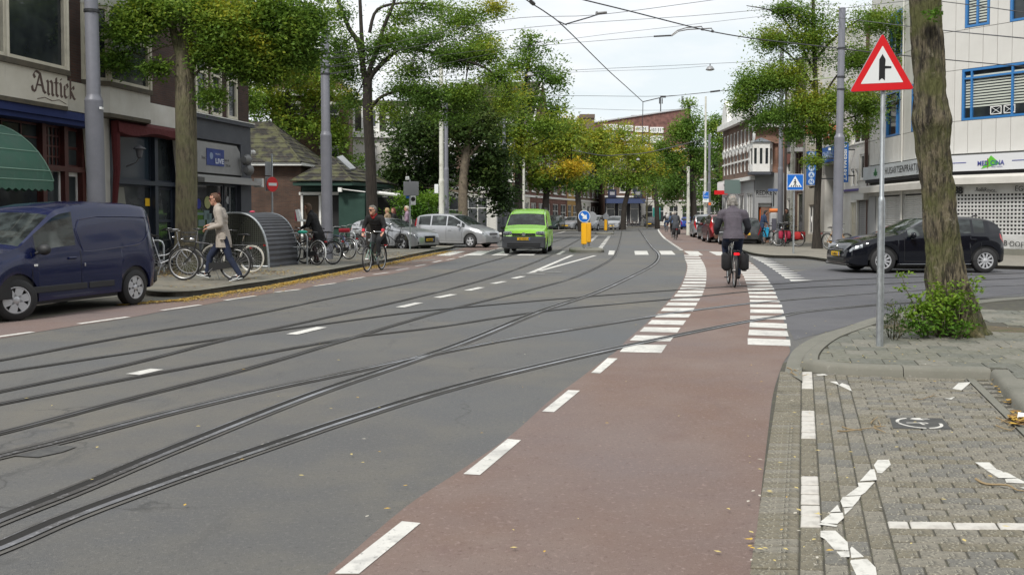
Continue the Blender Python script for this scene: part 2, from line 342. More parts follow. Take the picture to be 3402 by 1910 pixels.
ty = [262,278,292,306,322,342,361,382,404,429,455,480,507,538]; tx = [1420,1450,1480,1512,1545,1578,1610,1642,1678,1712,1750,1785,1820,1852+33]; tX = [1590,1630,1665,1700,1735,1768,1815,1855,1895,1945,1988,2030,2070,2165]
marks('yield_teeth', [zq(*zr, [(a,y),(c,y+6+k*0.4),(c,y+8+k*0.4),(a+10+k,y+8+k*1.1)]) for k,(y,a,c) in enumerate(zip(ty,tx,tX))])
zeb = [zq(*zr, q) for q in ([(27,197),(180,197),(200,243),(35,243)],[(322,195),(475,195),(523,242),(352,242)],[(622,198),(790,200),(852,247),(688,243)],[(920,203),(1088,207),(1168,253),(1015,250)])]
zeb += [zq(1700,740,4.293,q) for q in ([(1390,400),(1473,402),(1455,460),(1375,460)],)]
zeb += [zq(780,480,2.8,q) for q in ([(1870,1035),(2020,995),(2150,995),(2005,1035)],[(2125,1033),(2260,993),(2390,993),(2290,1033)],[(2385,1033),(2490,995),(2600,995),(2530,1033)],[(2620,1033),(2700,998),(2830,998),(2780,1033)])]
marks('zebra_crossing', zeb)
# red-lane dashes and line
q4 = lambda p: zq(1000,1300,1.61,p); q3 = lambda p: zq(1100,800,1.7173,p)
marks('lane_dashes', [q4([(180,982),(540,700),(640,710),(310,982)]), q4([(868,447),(1105,259),(1177,265),(957,452)]), q3([(1203,978),(1353,855),(1420,858),(1272,981)]), q3([(1483,756),(1577,672),(1635,674),(1535,759)]), [(700,2150),(1010,1985),(1080,1985),(900,2150)]])
b = MB()
z4 = Zm(400,800,2.576)
for a, c in [((355,598),(685,550)),((895,512),(1155,473)),((1322,443),(1535,418)),((1660,390),(1840,365)),((1940,336),(2087,313)),((2165,290),(2295,272)),((2362,253),(2468,237)),((2525,219),(2610,204))]:
    b.add([(p.x,p.y,0.0075) for p in seg(z4(a), z4(c), 0.1)], [(0,1,2,3)])
for a, c in [((261,1077),(425,1054)),((-120,1136),(108,1104)),((1437,873),(1467,866)),((1483,864),(1511,859)),((1525,855),(1550,850)),((1627,835),(1643,830)),((1651,827),(1666,824))]:
    b.add([(p.x,p.y,0.0075) for p in seg(a, c, 0.1)], [(0,1,2,3)])
z3 = Zm(1100,800,1.7173); zB = Zm(0,1000,1.589); z17 = Zm(1700,740,4.293)
for a, c in [(z3((392,381)),z3((503,355))),(z3((604,326)),z3((700,307))),(z3((778,285)),z3((858,267))),(z3((922,246)),z3((988,233))),(z3((1040,216)),z3((1095,204))),(zB((1540,178)),zB((1700,140))),(zB((700,390)),zB((830,362))),(z17((660,455)),z17((745,408)))]:
    b.add([(p.x,p.y,0.0075) for p in seg(a, c, 0.16)], [(0,1,2,3)])
# island nose lines and dotted lines
for a, c, w in [(z17((280,715)),z17((865,465)),0.14),(z17((400,690)),z17((1190,470)),0.14),(z17((225,722)),z17((350,712)),0.12)]:
    b.add([(p.x,p.y,0.0075) for p in seg(a, c, w)], [(0,1,2,3)])
def dotted(a, c, n, w, fill=0.6):
    A, C = G(*a), G(*c); t = (C-A)/n; nn = Vector((t.y,-t.x,0)).normalized()*w/2
    for i in range(n):
        p = A+t*i; q = p+t*fill; b.add([(x.x,x.y,0.0075) for x in (p-nn,q-nn,q+nn,p+nn)], [(0,1,2,3)])
dotted(z17((1265,362)), z17((1395,190)), 10, 0.22); dotted(z17((1120,270)), z17((1215,188)), 9, 0.22)
dotted(z17((2425,393)), z17((2190,232)), 12, 0.16, 0.66)
ln = catmull(gp([z17(p) for p in [(2190,232),(2140,180),(2105,130),(2090,100),(2110,88),(2175,80)]]), 4); b.ribbon(ln, -0.08, 0.08, 0.0075)
ln = catmull(gp([z17(p) for p in [(590,170),(700,142),(800,115),(930,88)]]), 3); b.ribbon(ln, -0.08, 0.08, 0.0075)
tag(b.build('road_lines', road_white, fixn=False), kind='structure')
worn = mat('worn_paint', (0.2,0.2,0.19), 0.8, world=True, var=[(20, (0.1,0.1,0.1), 0.4, 0.6, 5)])
marks('worn_marks', [zq(1700,740,4.293,[(115,738),(150,725),(490,728),(470,745)]), zq(1700,740,4.293,[(385,695),(720,697),(700,715),(380,708)]), zq(1650,450,2.862,[(1870,1090),(2040,1090),(2030,1098),(1880,1097)]), zq(780,480,2.8,[(1640,1083),(1860,1070),(1865,1080),(1650,1092)])], m=worn)
# ---- tram rails
rails = [
 [(-300,1930),(0,1818),(252,1711),(598,1585),(944,1466),(1158,1394),(1449,1304),(1741,1228),(2090,1149),(2439,1077),(2591,1052),(2672,1037),(2867,1018),(3000,1008),(3402,985),(3700,972)],
 [(-300,1850),(0,1727),(252,1629),(535,1510),(881,1371),(1100,1289),(1385,1193),(1566,1128),(1799,1033),(1973,975),(2090,922),(2166,882),(2186,858),(2183,841),(2166,824),(2148,800),(2128,770),(2121,762)],
 [(-300,1588),(0,1516),(214,1463),(566,1371),(881,1296),(1100,1250),(1391,1187),(1682,1129),(1973,1083),(2206,1045),(2350,1026),(2493,1009),(2633,996),(2906,974),(3256,953),(3402,947),(3700,936)],
 [(-300,1508),(0,1440),(415,1330),(818,1227),(1100,1144),(1199,1115),(1333,1074),(1519,1022),(1775,960),(1915,919),(2008,876),(2042,850),(2054,821),(2061,795),(2066,766)],
 [(-300,1400),(0,1343),(415,1261),(818,1186),(1070,1140),(1199,1118),(1449,1088),(1770,1039),(2032,1012),(2323,986),(2497,969),(2800,950),(3402,925)],
 [(-300,1365),(0,1302),(415,1214),(787,1120),(1100,1052),(1391,986),(1624,925),(1770,874),(1844,840),(1928,794)],
 [(-300,1275),(0,1238),(378,1181),(755,1123),(1100,1074),(1362,1039),(1519,1024),(1915,989),(2265,963),(2600,943),(2800,930),(3402,908)],
 [(-300,1250),(0,1198),(415,1120),(818,1050),(1100,991),(1400,931),(1595,878),(1720,842),(1900,785)]]
rail_steel = mat('rail_steel', (0.36,0.37,0.4), 0.4, 0.5, world=True, var=[(0.45, (0.11,0.105,0.1), 0.4, 0.58, 5), (30, (0.5,0.5,0.52), 0.55, 0.75, 3)])  # broad dark patches put the steel's view-dependent loss of sheen into its colour
rail_groove = mat('rail_groove', (0.012,0.011,0.01), 0.9); rail_bed = mat('rail_bitumen', (0.066,0.063,0.06), 0.8, world=True, var=[(1.5, (0.1,0.096,0.088), 0.4, 0.62, 6), (80, (0.11,0.1,0.09), 0.6, 0.75, 2)], bump=(150,0.4,0.004))
b1, b2, b3, b4 = MB(), MB(), MB(), MB()
tri = 0
for k, r in enumerate(rails):
    P = catmull(gp(r), 6); zo = 0.0003*k
    P2 = [Vector((p.x + 0.006*math.sin(i*1.7), p.y, 0)) for i, p in enumerate(P)]
    b1.ribbon(P, -0.085 if k < 3 else -0.055, 0.09 if k < 3 else 0.06, 0.0065+zo); b2.ribbon(P, -0.05 if k < 2 else -0.024, 0.016 if k < 2 else 0.012, 0.0095+zo); q = b3 if k in (0,1,2) else b4; w = 0.058 if k < 3 else 0.042; q.ribbon(P, 0.016 if k < 2 else 0.012, w, 0.0125+zo); q.ribbon(P, *((-0.062,-0.05) if k < 2 else (-0.036,-0.026)), 0.0125+zo)
rt = thing('tram_rails', None, None); rt['kind'] = 'structure'
tag(b1.build('rail_bed', rail_bed, rt, fixn=False)); tag(b2.build('rail_groove', rail_groove, rt, fixn=False)); tag(b3.build('rail_head', rail_steel, rt, fixn=False)); tag(b4.build('worn_rail_head', mat('rail_worn',(0.1,0.1,0.1),.5,.4,world=True,var=[(.8,(0.075,0.07,0.066),.42,.6,5),(.35,(0.27,0.28,0.29),.56,.7,3)]), rt, fixn=False))
# patches, tar
tar = mat('road_patch', (0.06,0.06,0.06), 0.85, world=True, var=[(12, (0.1,0.1,0.095), 0.4, 0.7, 5)])
marks('tar_patch', [zq(0,1000,1.589,[(70,820),(200,828),(330,800),(405,772),(300,765),(150,790)]), zq(0,1000,1.589,[(1228,803),(1260,795),(1310,788),(1290,798)])], 0.0065, tar)
manh = mat('iron_cover', (0.07,0.06,0.05), 0.7, 0.4, world=True, bump=(60,0.8,0.01)); 
# ---- left pavement (raised)
Lk = [(-500,1225),(-100,1140),(60,1060),(200,1038),(300,1022),(420,1003),(470,985),(480,972),(500,966),(600,975),(640,972),(760,955),(900,938),(1030,912),(1130,893),(1220,877),(1290,864),(1370,846),(1440,832),(1493,822),(1520,812),(1500,806),(1400,803),(1260,800),(1200,812),(1120,806)]
# parking strip the van stands on (brick), then the pavement proper
Lstrip = [(-500,1160),(60,1066),(200,1046),(300,1030),(440,1012),(560,998),(640,996),(600,985),(500,978),(475,972),(470,950),(380,930),(0,960),(-500,1020)]
b = MB(); b.poly([(q[0],q[1],0.0035) for q in gp(Lstrip)]); tag(b.build('parking_strip', old_paving, fixn=False), kind='structure')
LP = [(-800,1010),(0,945),(300,925),(440,930),(468,960),(475,974),(500,980),(560,986),(640,982),(760,964),(900,943),(1030,918),(1130,899),(1220,882),(1290,868),(1370,851),(1440,837),(1485,829),(1500,822),(1470,812),(1440,806)]
Lp = [Vector((p[0],p[1],0)) for p in gp(LP)]
Lin = catmull(Lp, 3)
back = [Vector(( 6,118,0)), Vector((-60,118,0)), Vector((-60,5,0))]
b = MB(); b.slab([(p.x,p.y) for p in Lin[3:]] + [(-14.0,41,0),(-60,41),(-60,5)], -0.05, 0.1); lpv = tag(b.build('pavement', old_paving), kind='structure')
b = MB(); b.ribbon(Lin[3:], -0.02, 0.13, 0.104); tag(b.build('kerb', concrete, fixn=False), kind='structure')
# ---- far left pavement beyond side street, right far pavement
def area(name, pts, z, m, zb=-0.05):
    b = MB(); b.slab([(p.x,p.y) for p in catmull([Vector((q[0],q[1],0)) for q in gp(pts)], 2)] , zb, z); return tag(b.build(name, m), kind='structure')
area('pavement', [(1640,790),(1700,778),(1900,768),(2000,762),(2060,758),(2200,752),(2200,742),(1500,742),(900,760),(1000,775),(1400,790),(1560,792)], 0.1, old_paving)
rp = [(2385,805),(2420,815),(2450,825),(2500,846),(2560,856),(2600,858),(2680,860),(2770,872),(2850,884),(3000,892),(3250,892),(3402,896),(3900,910),(3900,800),(3000,770),(2500,760),(2330,755),(2260,752),(2280,762),(2340,785)]
RPp = [Vector((q[0],q[1],0)) for q in gp(rp)]
b = MB(); b.slab([(p.x,p.y) for p in catmull(RPp,3)], -0.05, 0.1); tag(b.build('pavement', mat('pavement_tan', (0.2,0.185,0.155), 0.88, world=True, bump=(50,0.4,0.006), var=[(0.9,(0.25,0.23,0.19),0.4,0.7,6),(6,(0.15,0.14,0.12),0.5,0.7,5)])), kind='structure')
kb = catmull(RPp[2:13], 4); b = MB(); b.ribbon(kb, -0.03, 0.14, 0.105); tag(b.build('kerb', concrete, fixn=False), kind='structure')
# ---- near right: parking bay of bricks
brickm = [mat('paver_%s' % n, c, 0.88, bump=(70,0.7,0.004), var=[(30,c2,0.45,0.7,6),(2.5,c2,0.5,0.7,5),(75,(0.33,0.31,0.25),0.56,0.68,2),(65,(0.07,0.066,0.055),0.58,0.7,2)]) for n,c,c2 in (('grey',(0.2,0.185,0.15),(0.115,0.108,0.09)),('olive',(0.165,0.148,0.108),(0.105,0.096,0.072)),('blue',(0.15,0.145,0.128),(0.1,0.097,0.088)))]
paver_white = mat('paver_white', (0.52,0.5,0.46), 0.8, bump=(70,0.5,0.003), var=[(9,(0.36,0.34,0.31),0.45,0.7,6)])
sand = mat('joint_sand', (0.062,0.058,0.046), 0.95, world=True, var=[(8,(0.1,0.1,0.06),0.5,0.7,5)])
bay = [(2500,1910),(2526,1661),(2551,1441),(2570,1302),(2601,1208),(2640,1190),(2700,1200),(3330,1240),(3402,1330),(4300,1700),(4300,2600),(2400,2600)]
b = MB(); b.poly([(q[0],q[1],0.003) for q in gp(bay)]); baybase = tag(b.build('parking_bay', sand, fixn=False), kind='structure')
O0 = G(2657,1768); A0 = Vector((0.305,1,0)).normalized(); B0 = Vector((1,-0.045,0)).normalized()
vb = lambda v: (G(2657+ (v-1768)*0.0, v) - O0).y/A0.y
white_rng = [(vb(1772),vb(1588)),(vb(1468),vb(1370)),(vb(1300),vb(1236))]
brick_mesh = {}
def brick(la, lb, m):
    key = (round(la,3), round(lb,3), m.name)
    if key not in brick_mesh:
        b = MB(); g = 0.009; c = 0.006; a0 = la/2-g/2; b0 = lb/2-g/2; rs = []
        for zz, k in ((-0.03,0),(0.001,0),(0.006,c)):
            rs.append([tuple(A0*(sa*(a0-k)) + B0*(sb*(b0-k)) + Vector((0,0,zz))) for sa, sb in ((-1,-1),(-1,1),(1,1),(1,-1))])
        vs = [p for r in rs for p in r]; fs = [(8,9,10,11)]
        for k in range(2):
            for i in range(4): j = (i+1)%4; fs.append((k*4+i,k*4+j,k*4+4+j,k*4+4+i))
        b.add(vs, fs); me = bpy.data.meshes.new('brick'); me.from_pydata(b.v, [], b.f); bm = bmesh.new(); bm.from_mesh(me); bmesh.ops.recalc_face_normals(bm, faces=bm.faces); bm.to_mesh(me); bm.free(); me.materials.append(m); brick_mesh[key] = me
    return brick_mesh[key]
cand = []
amin, amax = -1.3, vb(1237)
def addrow(b0, lb, la, off=0.0, full=False):
    a = amin + off
    while a + la < amax + 0.02:
        cand.append((a+la/2, b0+lb/2, la, lb)); a += la
addrow(-0.105*2, 0.21, 0.098)
for i in range(4): addrow(0.105*i, 0.105, 0.193, off=(0.0, 0.07, 0.0, 0.1)[i])
row = 0; a = amin
while a + 0.105 < amax:
    bb = 0.42 - (0.105 if row % 2 else 0)
    while bb < 3.2:
        x0 = max(bb, 0.42); x1 = bb+0.21
        if x0 < 1.5: x1 = min(x1, 1.5)
        elif x0 < 1.84: x1 = min(x1, 1.84)
        if x1-x0 > 0.03 and not (1.84 <= x0): cand.append((a+0.0525, (x0+x1)/2, 0.105, x1-x0))
        bb += 0.21
    a += 0.105; row += 1
vis = []
for a, bo, la, lb in cand:
    p = O0 + A0*a + B0*bo
    u = CX + FPX*p.x/p.y; v = HOR + FPX*CH/p.y
    if p.y < 3.3 or u > 3560: continue
    if bo < 0: # follow the lane edge: keep the soldier course clear of the lane
        pass
    vis.append((p.y, a, bo, la, lb, p))
vis.sort(key=lambda t: t[0])
rest = {}
wa = vb(1753)
for i, (_, a, bo, la, lb, p) in enumerate(vis):
    wh = (0 <= bo < 0.105 and any(lo-0.01 < a < hi+0.01 for lo, hi in white_rng)) or (bo > 0.42 and abs(a-wa) < 0.0525)
    m = paver_white if wh else brickm[0 if (bo < 0.1 and rnd.random() < 0.3) else (1 if bo < 0.15 else rnd.choice([0,0,2]) if rnd.random() < 0.72 else 1)]
    z = 0.004 + rnd.uniform(-0.002, 0.003); me = brick(la-(.016 if wh and bo < .1 else 0), lb, m)
    if i < 300:
        o = link('brick', me, baybase); o.location = (p.x, p.y, z); o.rotation_euler = (rnd.uniform(-.012,.012), rnd.uniform(-.012,.012), rnd.uniform(-.012,.012))
    else:
        T = Matrix.Translation((p.x,p.y,z)) @ Euler((rnd.uniform(-.01,.01), rnd.uniform(-.01,.01), rnd.uniform(-.01,.01))).to_matrix().to_4x4()
        q = rest.setdefault(m.name, (MB(), m))[0]; q.T = T; q.add([tuple(x.co) for x in me.vertices], [tuple(x.vertices) for x in me.polygons])
bb = MB(); ms = []
for k, (q, m) in rest.items(): bb.mi = len(ms); bb.add(q.v, q.f); ms.append(m)
tag(bb.build('bricks', ms, baybase), kind='stuff')
# painted cross and chevrons on the bricks
zz = Zm(2500,1400,2.835)
pk = [[(1180,378),(1285,378),(1303,425),(1220,505),(1175,500),(1142,430)],[(1110,470),(1148,468),(1172,570),(1010,582)],[(990,595),(1150,590),(1060,690),(1020,715),(880,720),(1000,630)],[(850,730),(1020,720),(1000,760),(945,822),(850,828),(828,770)],[(800,805),(830,870),(730,875)],[(860,840),(945,830),(870,900)],[(740,885),(850,880),(860,930),(800,985),(660,980),(640,965)],[(610,990),(660,975),(800,1000),(790,1015)],[(640,1052),(780,1050),(895,1160),(905,1240),(770,1230),(680,1130),(640,1110)],[(790,1250),(910,1245),(915,1300),(835,1302)],[(935,1200),(1050,1300),(930,1310),(920,1220)],[(925,1330),(1080,1318),(1160,1400),(1175,1500),(990,1500),(920,1350)],[(2095,403),(2230,403),(2300,470),(2195,470)],[(2200,475),(2310,470),(2420,510),(2490,550),(2320,552)],[(2375,560),(2500,555),(2600,605),(2390,595)],[(2515,640),(2640,640),(2700,690)]]
pk = [[zz(p) for p in q] for q in pk]
z26 = Zm(2600,1000,2.8915)
pk += [[z26(p) for p in q] for q in ([(450,785),(520,785),(545,822),(500,805)],[(540,820),(570,800),(640,825),(665,880),(600,850)],[(1630,855),(1690,800),(1810,790),(1720,870)],[(1535,940),(1600,948),(1660,930),(1620,960)],[(320,718),(400,712),(435,725),(340,728)])]
crossm = mat('bay_paint', (0.58,0.57,0.53), 0.75, world=True, var=[(14,(0.34,0.33,0.3),0.5,0.72,7)], bump=(120,0.5,0.003))
marks('bay_cross', pk, 0.0135, crossm)
# charging symbol
b = MB(); b.poly([(q[0],q[1],0.0132) for q in gp([z26(p) for p in [(1030,1132),(1530,1140),(1625,1246),(1060,1238)]])]); tag(b.build('charging_panel', mat('panel_paint',(0.05,0.05,0.048),0.8,world=True,var=[(20,(0.08,0.08,0.075),0.4,0.7,4)]), fixn=False), kind='structure')
b = MB(); cc = G(*z26((1312,1188))); Rr = 0.155
def arc(a0, a1, r0, r1, n=14):
    vs = []
    for i in range(n+1):
        t = R(a0+(a1-a0)*i/n)
        for r in (r0, r1): vs.append((cc.x+r*math.cos(t), cc.y+r*1.15*math.sin(t), 0.0142))
    b.add(vs, [(2*i,2*i+1,2*i+3,2*i+2) for i in range(n)])
arc(100, 172, Rr-0.022, Rr); arc(180, 262, Rr-0.022, Rr); arc(270, 355, Rr-0.022, Rr)
def pl(*pts): b.poly([(cc.x+x, cc.y+y, 0.0142) for x, y in pts])
pl((-0.09,0.015),(0.0,0.015),(0.0,-0.0),(-0.09,0.0)); pl((0.0,-0.06),(0.02,-0.06),(0.02,0.02),(0.0,0.02))
pl((0.02,0.02),(0.055,0.02),(0.065,0.0),(0.055,-0.025),(0.02,-0.025),(0.02,-0.012),(0.045,-0.012),(0.048,0.0),(0.045,0.008),(0.02,0.008))
pl((-0.01,0.14),(0.02,0.11),(0.08,0.1),(0.08,0.18),(0.02,0.17)); pl((0.085,0.155),(0.13,0.16),(0.13,0.15),(0.085,0.145)); pl((0.085,0.13),(0.13,0.13),(0.13,0.12),(0.085,0.12))
tag(b.build('charging_symbol', crossm, fixn=False), kind='structure')
# ---- near right raised pavement with tiles and kerb stones
top = lambda u, v: G(u, v, 0.1)
kin = [(2664,1194),(2672,1172),(2700,1145),(2745,1118),(2800,1097),(2870,1074),(2911,1062),(3000,1043),(3100,1024),(3250,1003),(3402,990),(3800,965)]
front = [(2664,1194),(2724,1206),(2830,1214),(2960,1219),(3100,1223),(3200,1225),(3294,1227)]
side = [(3294,1227),(3345,1285),(3402,1349),(3560,1520),(3800,1800)]
T3 = lambda pts: [top(*p) for p in pts]
kcur = catmull(T3(kin), 4)
polyp = [(p.x,p.y) for p in kcur] + [(p.x,p.y) for p in reversed(T3(side)+[])] 
outer = [(p.x,p.y) for p in reversed(T3(front))]
_s = [Vector(p) for p in T3(side)]; _f = [Vector(p) for p in T3(front)]; _k = []
for i, p in enumerate(kcur): t = (kcur[min(i+1,len(kcur)-1)]-kcur[max(i-1,0)]).normalized(); _k.append((p.x+t.y*.08, p.y-t.x*.08))
P = [q for q in _k if q[1] > _f[0].y+.07] + [(14,10.5),(14,2.0)] + [(p.x+.09,p.y+.03) for p in reversed(_s)] + [(p.x+(.06 if i == len(_f)-2 else 0),p.y+.07) for i,p in enumerate(reversed(_f[:-1]))]
b = MB(); b.slab(P, -0.05, 0.088); npv = tag(b.build('pavement', sand), kind='structure')
tile_m = [mat('tile_%s' % n, c, 0.85, bump=(60,0.6,0.004), var=[(14,c2,0.4,0.7,7),(90,(0.3,0.3,0.26),0.62,0.75,2)]) for n,c,c2 in (('grey',(0.165,0.162,0.132),(0.105,0.108,0.078)),('dark',(0.14,0.142,0.122),(0.09,0.094,0.07)),('pale',(0.195,0.188,0.158),(0.13,0.126,0.1)))]
from mathutils.geometry import intersect_point_line
def inside(p, poly):
    c = False; n = len(poly)
    for i in range(n):
        x1,y1 = poly[i][:2]; x2,y2 = poly[(i+1)%n][:2]
        if (y1 > p[1]) != (y2 > p[1]) and p[0] < (x2-x1)*(p[1]-y1)/(y2-y1)+x1: c = not c
    return c
treeC = G(3172,1085,0.1)
def clip(poly, cpoly_pt, nrm):
    """keep the part of convex poly on the side of nrm"""
    out = []
    for i in range(len(poly)):
        a, c = poly[i], poly[(i+1)%len(poly)]; da = (a-cpoly_pt).dot(nrm); dc = (c-cpoly_pt).dot(nrm)
        if da >= 0: out.append(a)
        if da*dc < 0: out.append(a + (c-a)*(da/(da-dc)))
    return out
fr = T3(front); fdir = (fr[-1]-fr[1]).normalized(); fn = Vector((-fdir.y, fdir.x, 0))
sdd = T3(side); sdir = (sdd[2]-sdd[0]).normalized(); sn = Vector((-sdir.y, sdir.x, 0))
if sn.x < 0: sn = -sn
GO = fr[1] + fn*0.13
k = 0
tiles = []
col_dir = Vector((-0.32,1,0)).normalized()
for j in range(-14, 20):
    for i in range(-3, 31):
        off = 0.15 if j % 2 else 0
        c0 = GO + fdir*(i*0.3+off) + fn*(j*0.3)
        quad = [c0, c0+fdir*0.3, c0+fdir*0.3+fn*0.3, c0+fn*0.3]
        cen = (quad[0]+quad[2])/2
        if cen.x < fr[-1].x + 0.4 and j < 0: 
            if (cen - sdd[0]).dot(sn) < 0: continue
        quad = clip(quad, sdd[0]+sn*0.14, sn) if j < 0 else quad
        # left kerb curve: clip against nearest segment
        best = None
        if quad and len(quad) > 2:
            for q in range(len(kcur)-1):
                mid = (kcur[q]+kcur[q+1])/2; d = (mid-cen).length
                if best is None or d < best[0]: best = (d, q)
            a, c = kcur[best[1]], kcur[best[1]+1]; t = (c-a).normalized(); nn = Vector((t.y,-t.x,0))
            quad = clip(quad, a+nn*0.16, nn)
        if len(quad) < 3: continue
        cen = sum(quad, Vector())/len(quad)
        if cen.y > 15 or cen.x > 10.2 or CX+FPX*cen.x/max(cen.y,.1) > 3520: continue
        if abs((cen-treeC).x) < 0.9 and -0.55 < (cen-treeC).y < 0.75: continue
        ar = sum(((quad[q]-cen).cross(quad[(q+1)%len(quad)]-cen)).length for q in range(len(quad)))/2
        if ar < 0.008: continue
        tiles.append((cen.y, quad, cen))
tiles.sort(key=lambda t: t[0])
tb = MB()
for k, (_, quad, cen) in enumerate(tiles):
    g = 0.004; q1 = [cen + (p-cen)*(1-2*g/0.3) for p in quad]; q2 = [cen+(p-cen)*0.95 for p in quad]; h = rnd.uniform(-0.003,0.004)
    b = MB(); n = len(quad); b.add([(p.x-cen.x,p.y-cen.y,-0.03) for p in q1]+[(p.x-cen.x,p.y-cen.y,0.006) for p in q1]+[(p.x-cen.x,p.y-cen.y,0.01) for p in q2],
        [tuple(range(2*n,3*n))]+[(r*n+i,r*n+(i+1)%n,r*n+n+(i+1)%n,r*n+n+i) for r in range(2) for i in range(n)])
    if k >= 300: tb.T = Matrix.Translation((cen.x,cen.y,0.09+h)); tb.mi = rnd.randrange(3); tb.add(b.v, b.f); continue
    o = b.build('paving_tile', rnd.choice(tile_m), npv); o.location = (cen.x,cen.y,0.09+h); o.rotation_euler = (rnd.uniform(-.008,.008),rnd.uniform(-.008,.008),0)
if tb.v: tag(tb.build('paving_tiles', tile_m, npv), kind='stuff')
# kerb stones
def kerbstones(path, w, stone, side_, zt=0.104, gap=0.008, bev=0.03):
    """path: world points along the outer top edge; side_: +1 stone body lies to the right of travel"""
    P = [Vector((p.x,p.y,0)) for p in path]; L_ = [0]
    for i in range(1,len(P)): L_.append(L_[-1]+(P[i]-P[i-1]).length)
    def at(s):
        for i in range(1,len(P)):
            if s <= L_[i] or i == len(P)-1: t=(s-L_[i-1])/(L_[i]-L_[i-1]); return P[i-1].lerp(P[i],t), (P[i]-P[i-1]).normalized()
    s = 0
    while s < L_[-1]-0.1:
        e = min(s+stone, L_[-1]); k = 8; rs = []
        for j in range(k+1):
            p, t = at(s+gap/2+(e-s-gap)*j/k); n = Vector((t.y,-t.x,0))*side_
            prof = [(-0.02,-0.05),(-0.01,zt-bev*1.2),(bev*0.3,zt-bev*0.35),(bev,zt),(w-0.003,zt+0.002),(w-0.003,-0.05)]
            rs.append([tuple(p+n*a+Vector((0,0,z))) for a, z in prof])
        b = MB(); b.rings(rs); kb_ = b.build('kerb_stone', concrete, npv, smooth=35); s = e
kerbstones(fr, 0.125, 1.0, -1); kerbstones(sdd, 0.14, 1.0, -1)
kerbstones(kcur, 0.15, 0.75, 1, bev=0.04)
# sloped gutter skirt beside the curved kerb (concrete band)
b = MB(); vs = []
og = catmull(gp([(2608,1235),(2618,1195),(2640,1160),(2690,1128),(2745,1106),(2807,1088),(2863,1068),(2911,1054),(3000,1036),(3100,1018),(3250,998),(3402,985),(3800,962)]), 4)
ig = [Vector((p.x,p.y,0)) for p in catmull(T3([(2666,1240)]+kin), 4)]
n = min(len(og),len(ig)); b.add([(p.x,p.y,z) for i in range(n) for p,z in ((og[i],0.0055),(ig[i],0.03))], [(2*i,2*i+1,2*i+3,2*i+2) for i in range(n-1)])
tag(b.build('gutter', concrete, fixn=False), kind='structure')
# gutter band in the bay
b = MB(); a_ = O0+B0*1.5; b.poly([tuple(a_+A0*s+B0*w+Vector((0,0,0.0145))) for s,w in ((-1,0),(-1,0.07),(amax,0.07),(amax,0))]); tag(b.build('drain_strip', concrete, fixn=False), kind='structure')
b = MB(); a_ = O0+B0*1.86; b.poly([tuple(a_+A0*s+B0*w+Vector((0,0,0.006))) for s,w in ((-2,0),(-2,1.2),(amax,0.3),(amax,0))]); tag(b.build('dirt', mat('dirt',(0.11,0.09,0.06),0.95,world=True,var=[(9,(0.16,0.12,0.05),0.4,0.7,5)]), fixn=False), kind='structure')
# ================================================================ buildings
class Fac:
    """facade frame: local x runs along the front (to the right as seen from the street), -y faces the street"""
    def __init__(s, name, label, P0, d, cat='building', group=None, z=0.1):
        d = Vector((d[0], d[1])).normalized(); s.d = d; s.y = Vector((-d.y, d.x)); s.P = Vector((P0[0], P0[1])); s.z0 = z
        s.o = thing(name, label, cat, (P0[0], P0[1], z), math.atan2(d.y, d.x), group)
    def x(s, u, out=0.0):
        k = (u-CX)/FPX; A = s.P - s.y*out
        return (k*A.y - A.x)/(s.d.x - k*s.d.y)
    def Y(s, x, out=0.0): return s.P.y + s.d.y*x - s.y.y*out
    def z(s, u, v, out=0.0): return CH + (HOR-v)*s.Y(s.x(u, out), out)/FPX - s.z0
def wallmesh(b, x0, x1, z0, z1, holes, depth=0.14, y=0.0, top=None):
    xs = sorted({x0, x1, *[min(max(h[0],x0),x1) for h in holes], *[min(max(h[1],x0),x1) for h in holes]}); zs = sorted({z0, z1, *[min(max(h[2],z0),z1) for h in holes], *[min(max(h[3],z0),z1) for h in holes]})
    for i in range(len(xs)-1):
        for j in range(len(zs)-1):
            cx, cz = (xs[i]+xs[i+1])/2, (zs[j]+zs[j+1])/2
            if any(h[0] < cx < h[1] and h[2] < cz < h[3] for h in holes): continue
            b.add([(xs[i],y,zs[j]),(xs[i+1],y,zs[j]),(xs[i+1],y,zs[j+1]),(xs[i],y,zs[j+1])], [(0,1,2,3)])
    for a, c, e, f in holes:
        for q in ([(a,y,e),(a,y+depth,e),(a,y+depth,f),(a,y,f)],[(c,y,e),(c,y,f),(c,y+depth,f),(c,y+depth,e)],[(a,y,e),(c,y,e),(c,y+depth,e),(a,y+depth,e)],[(a,y,f),(a,y+depth,f),(c,y+depth,f),(c,y,f)]): b.add(q, [(0,1,2,3)])
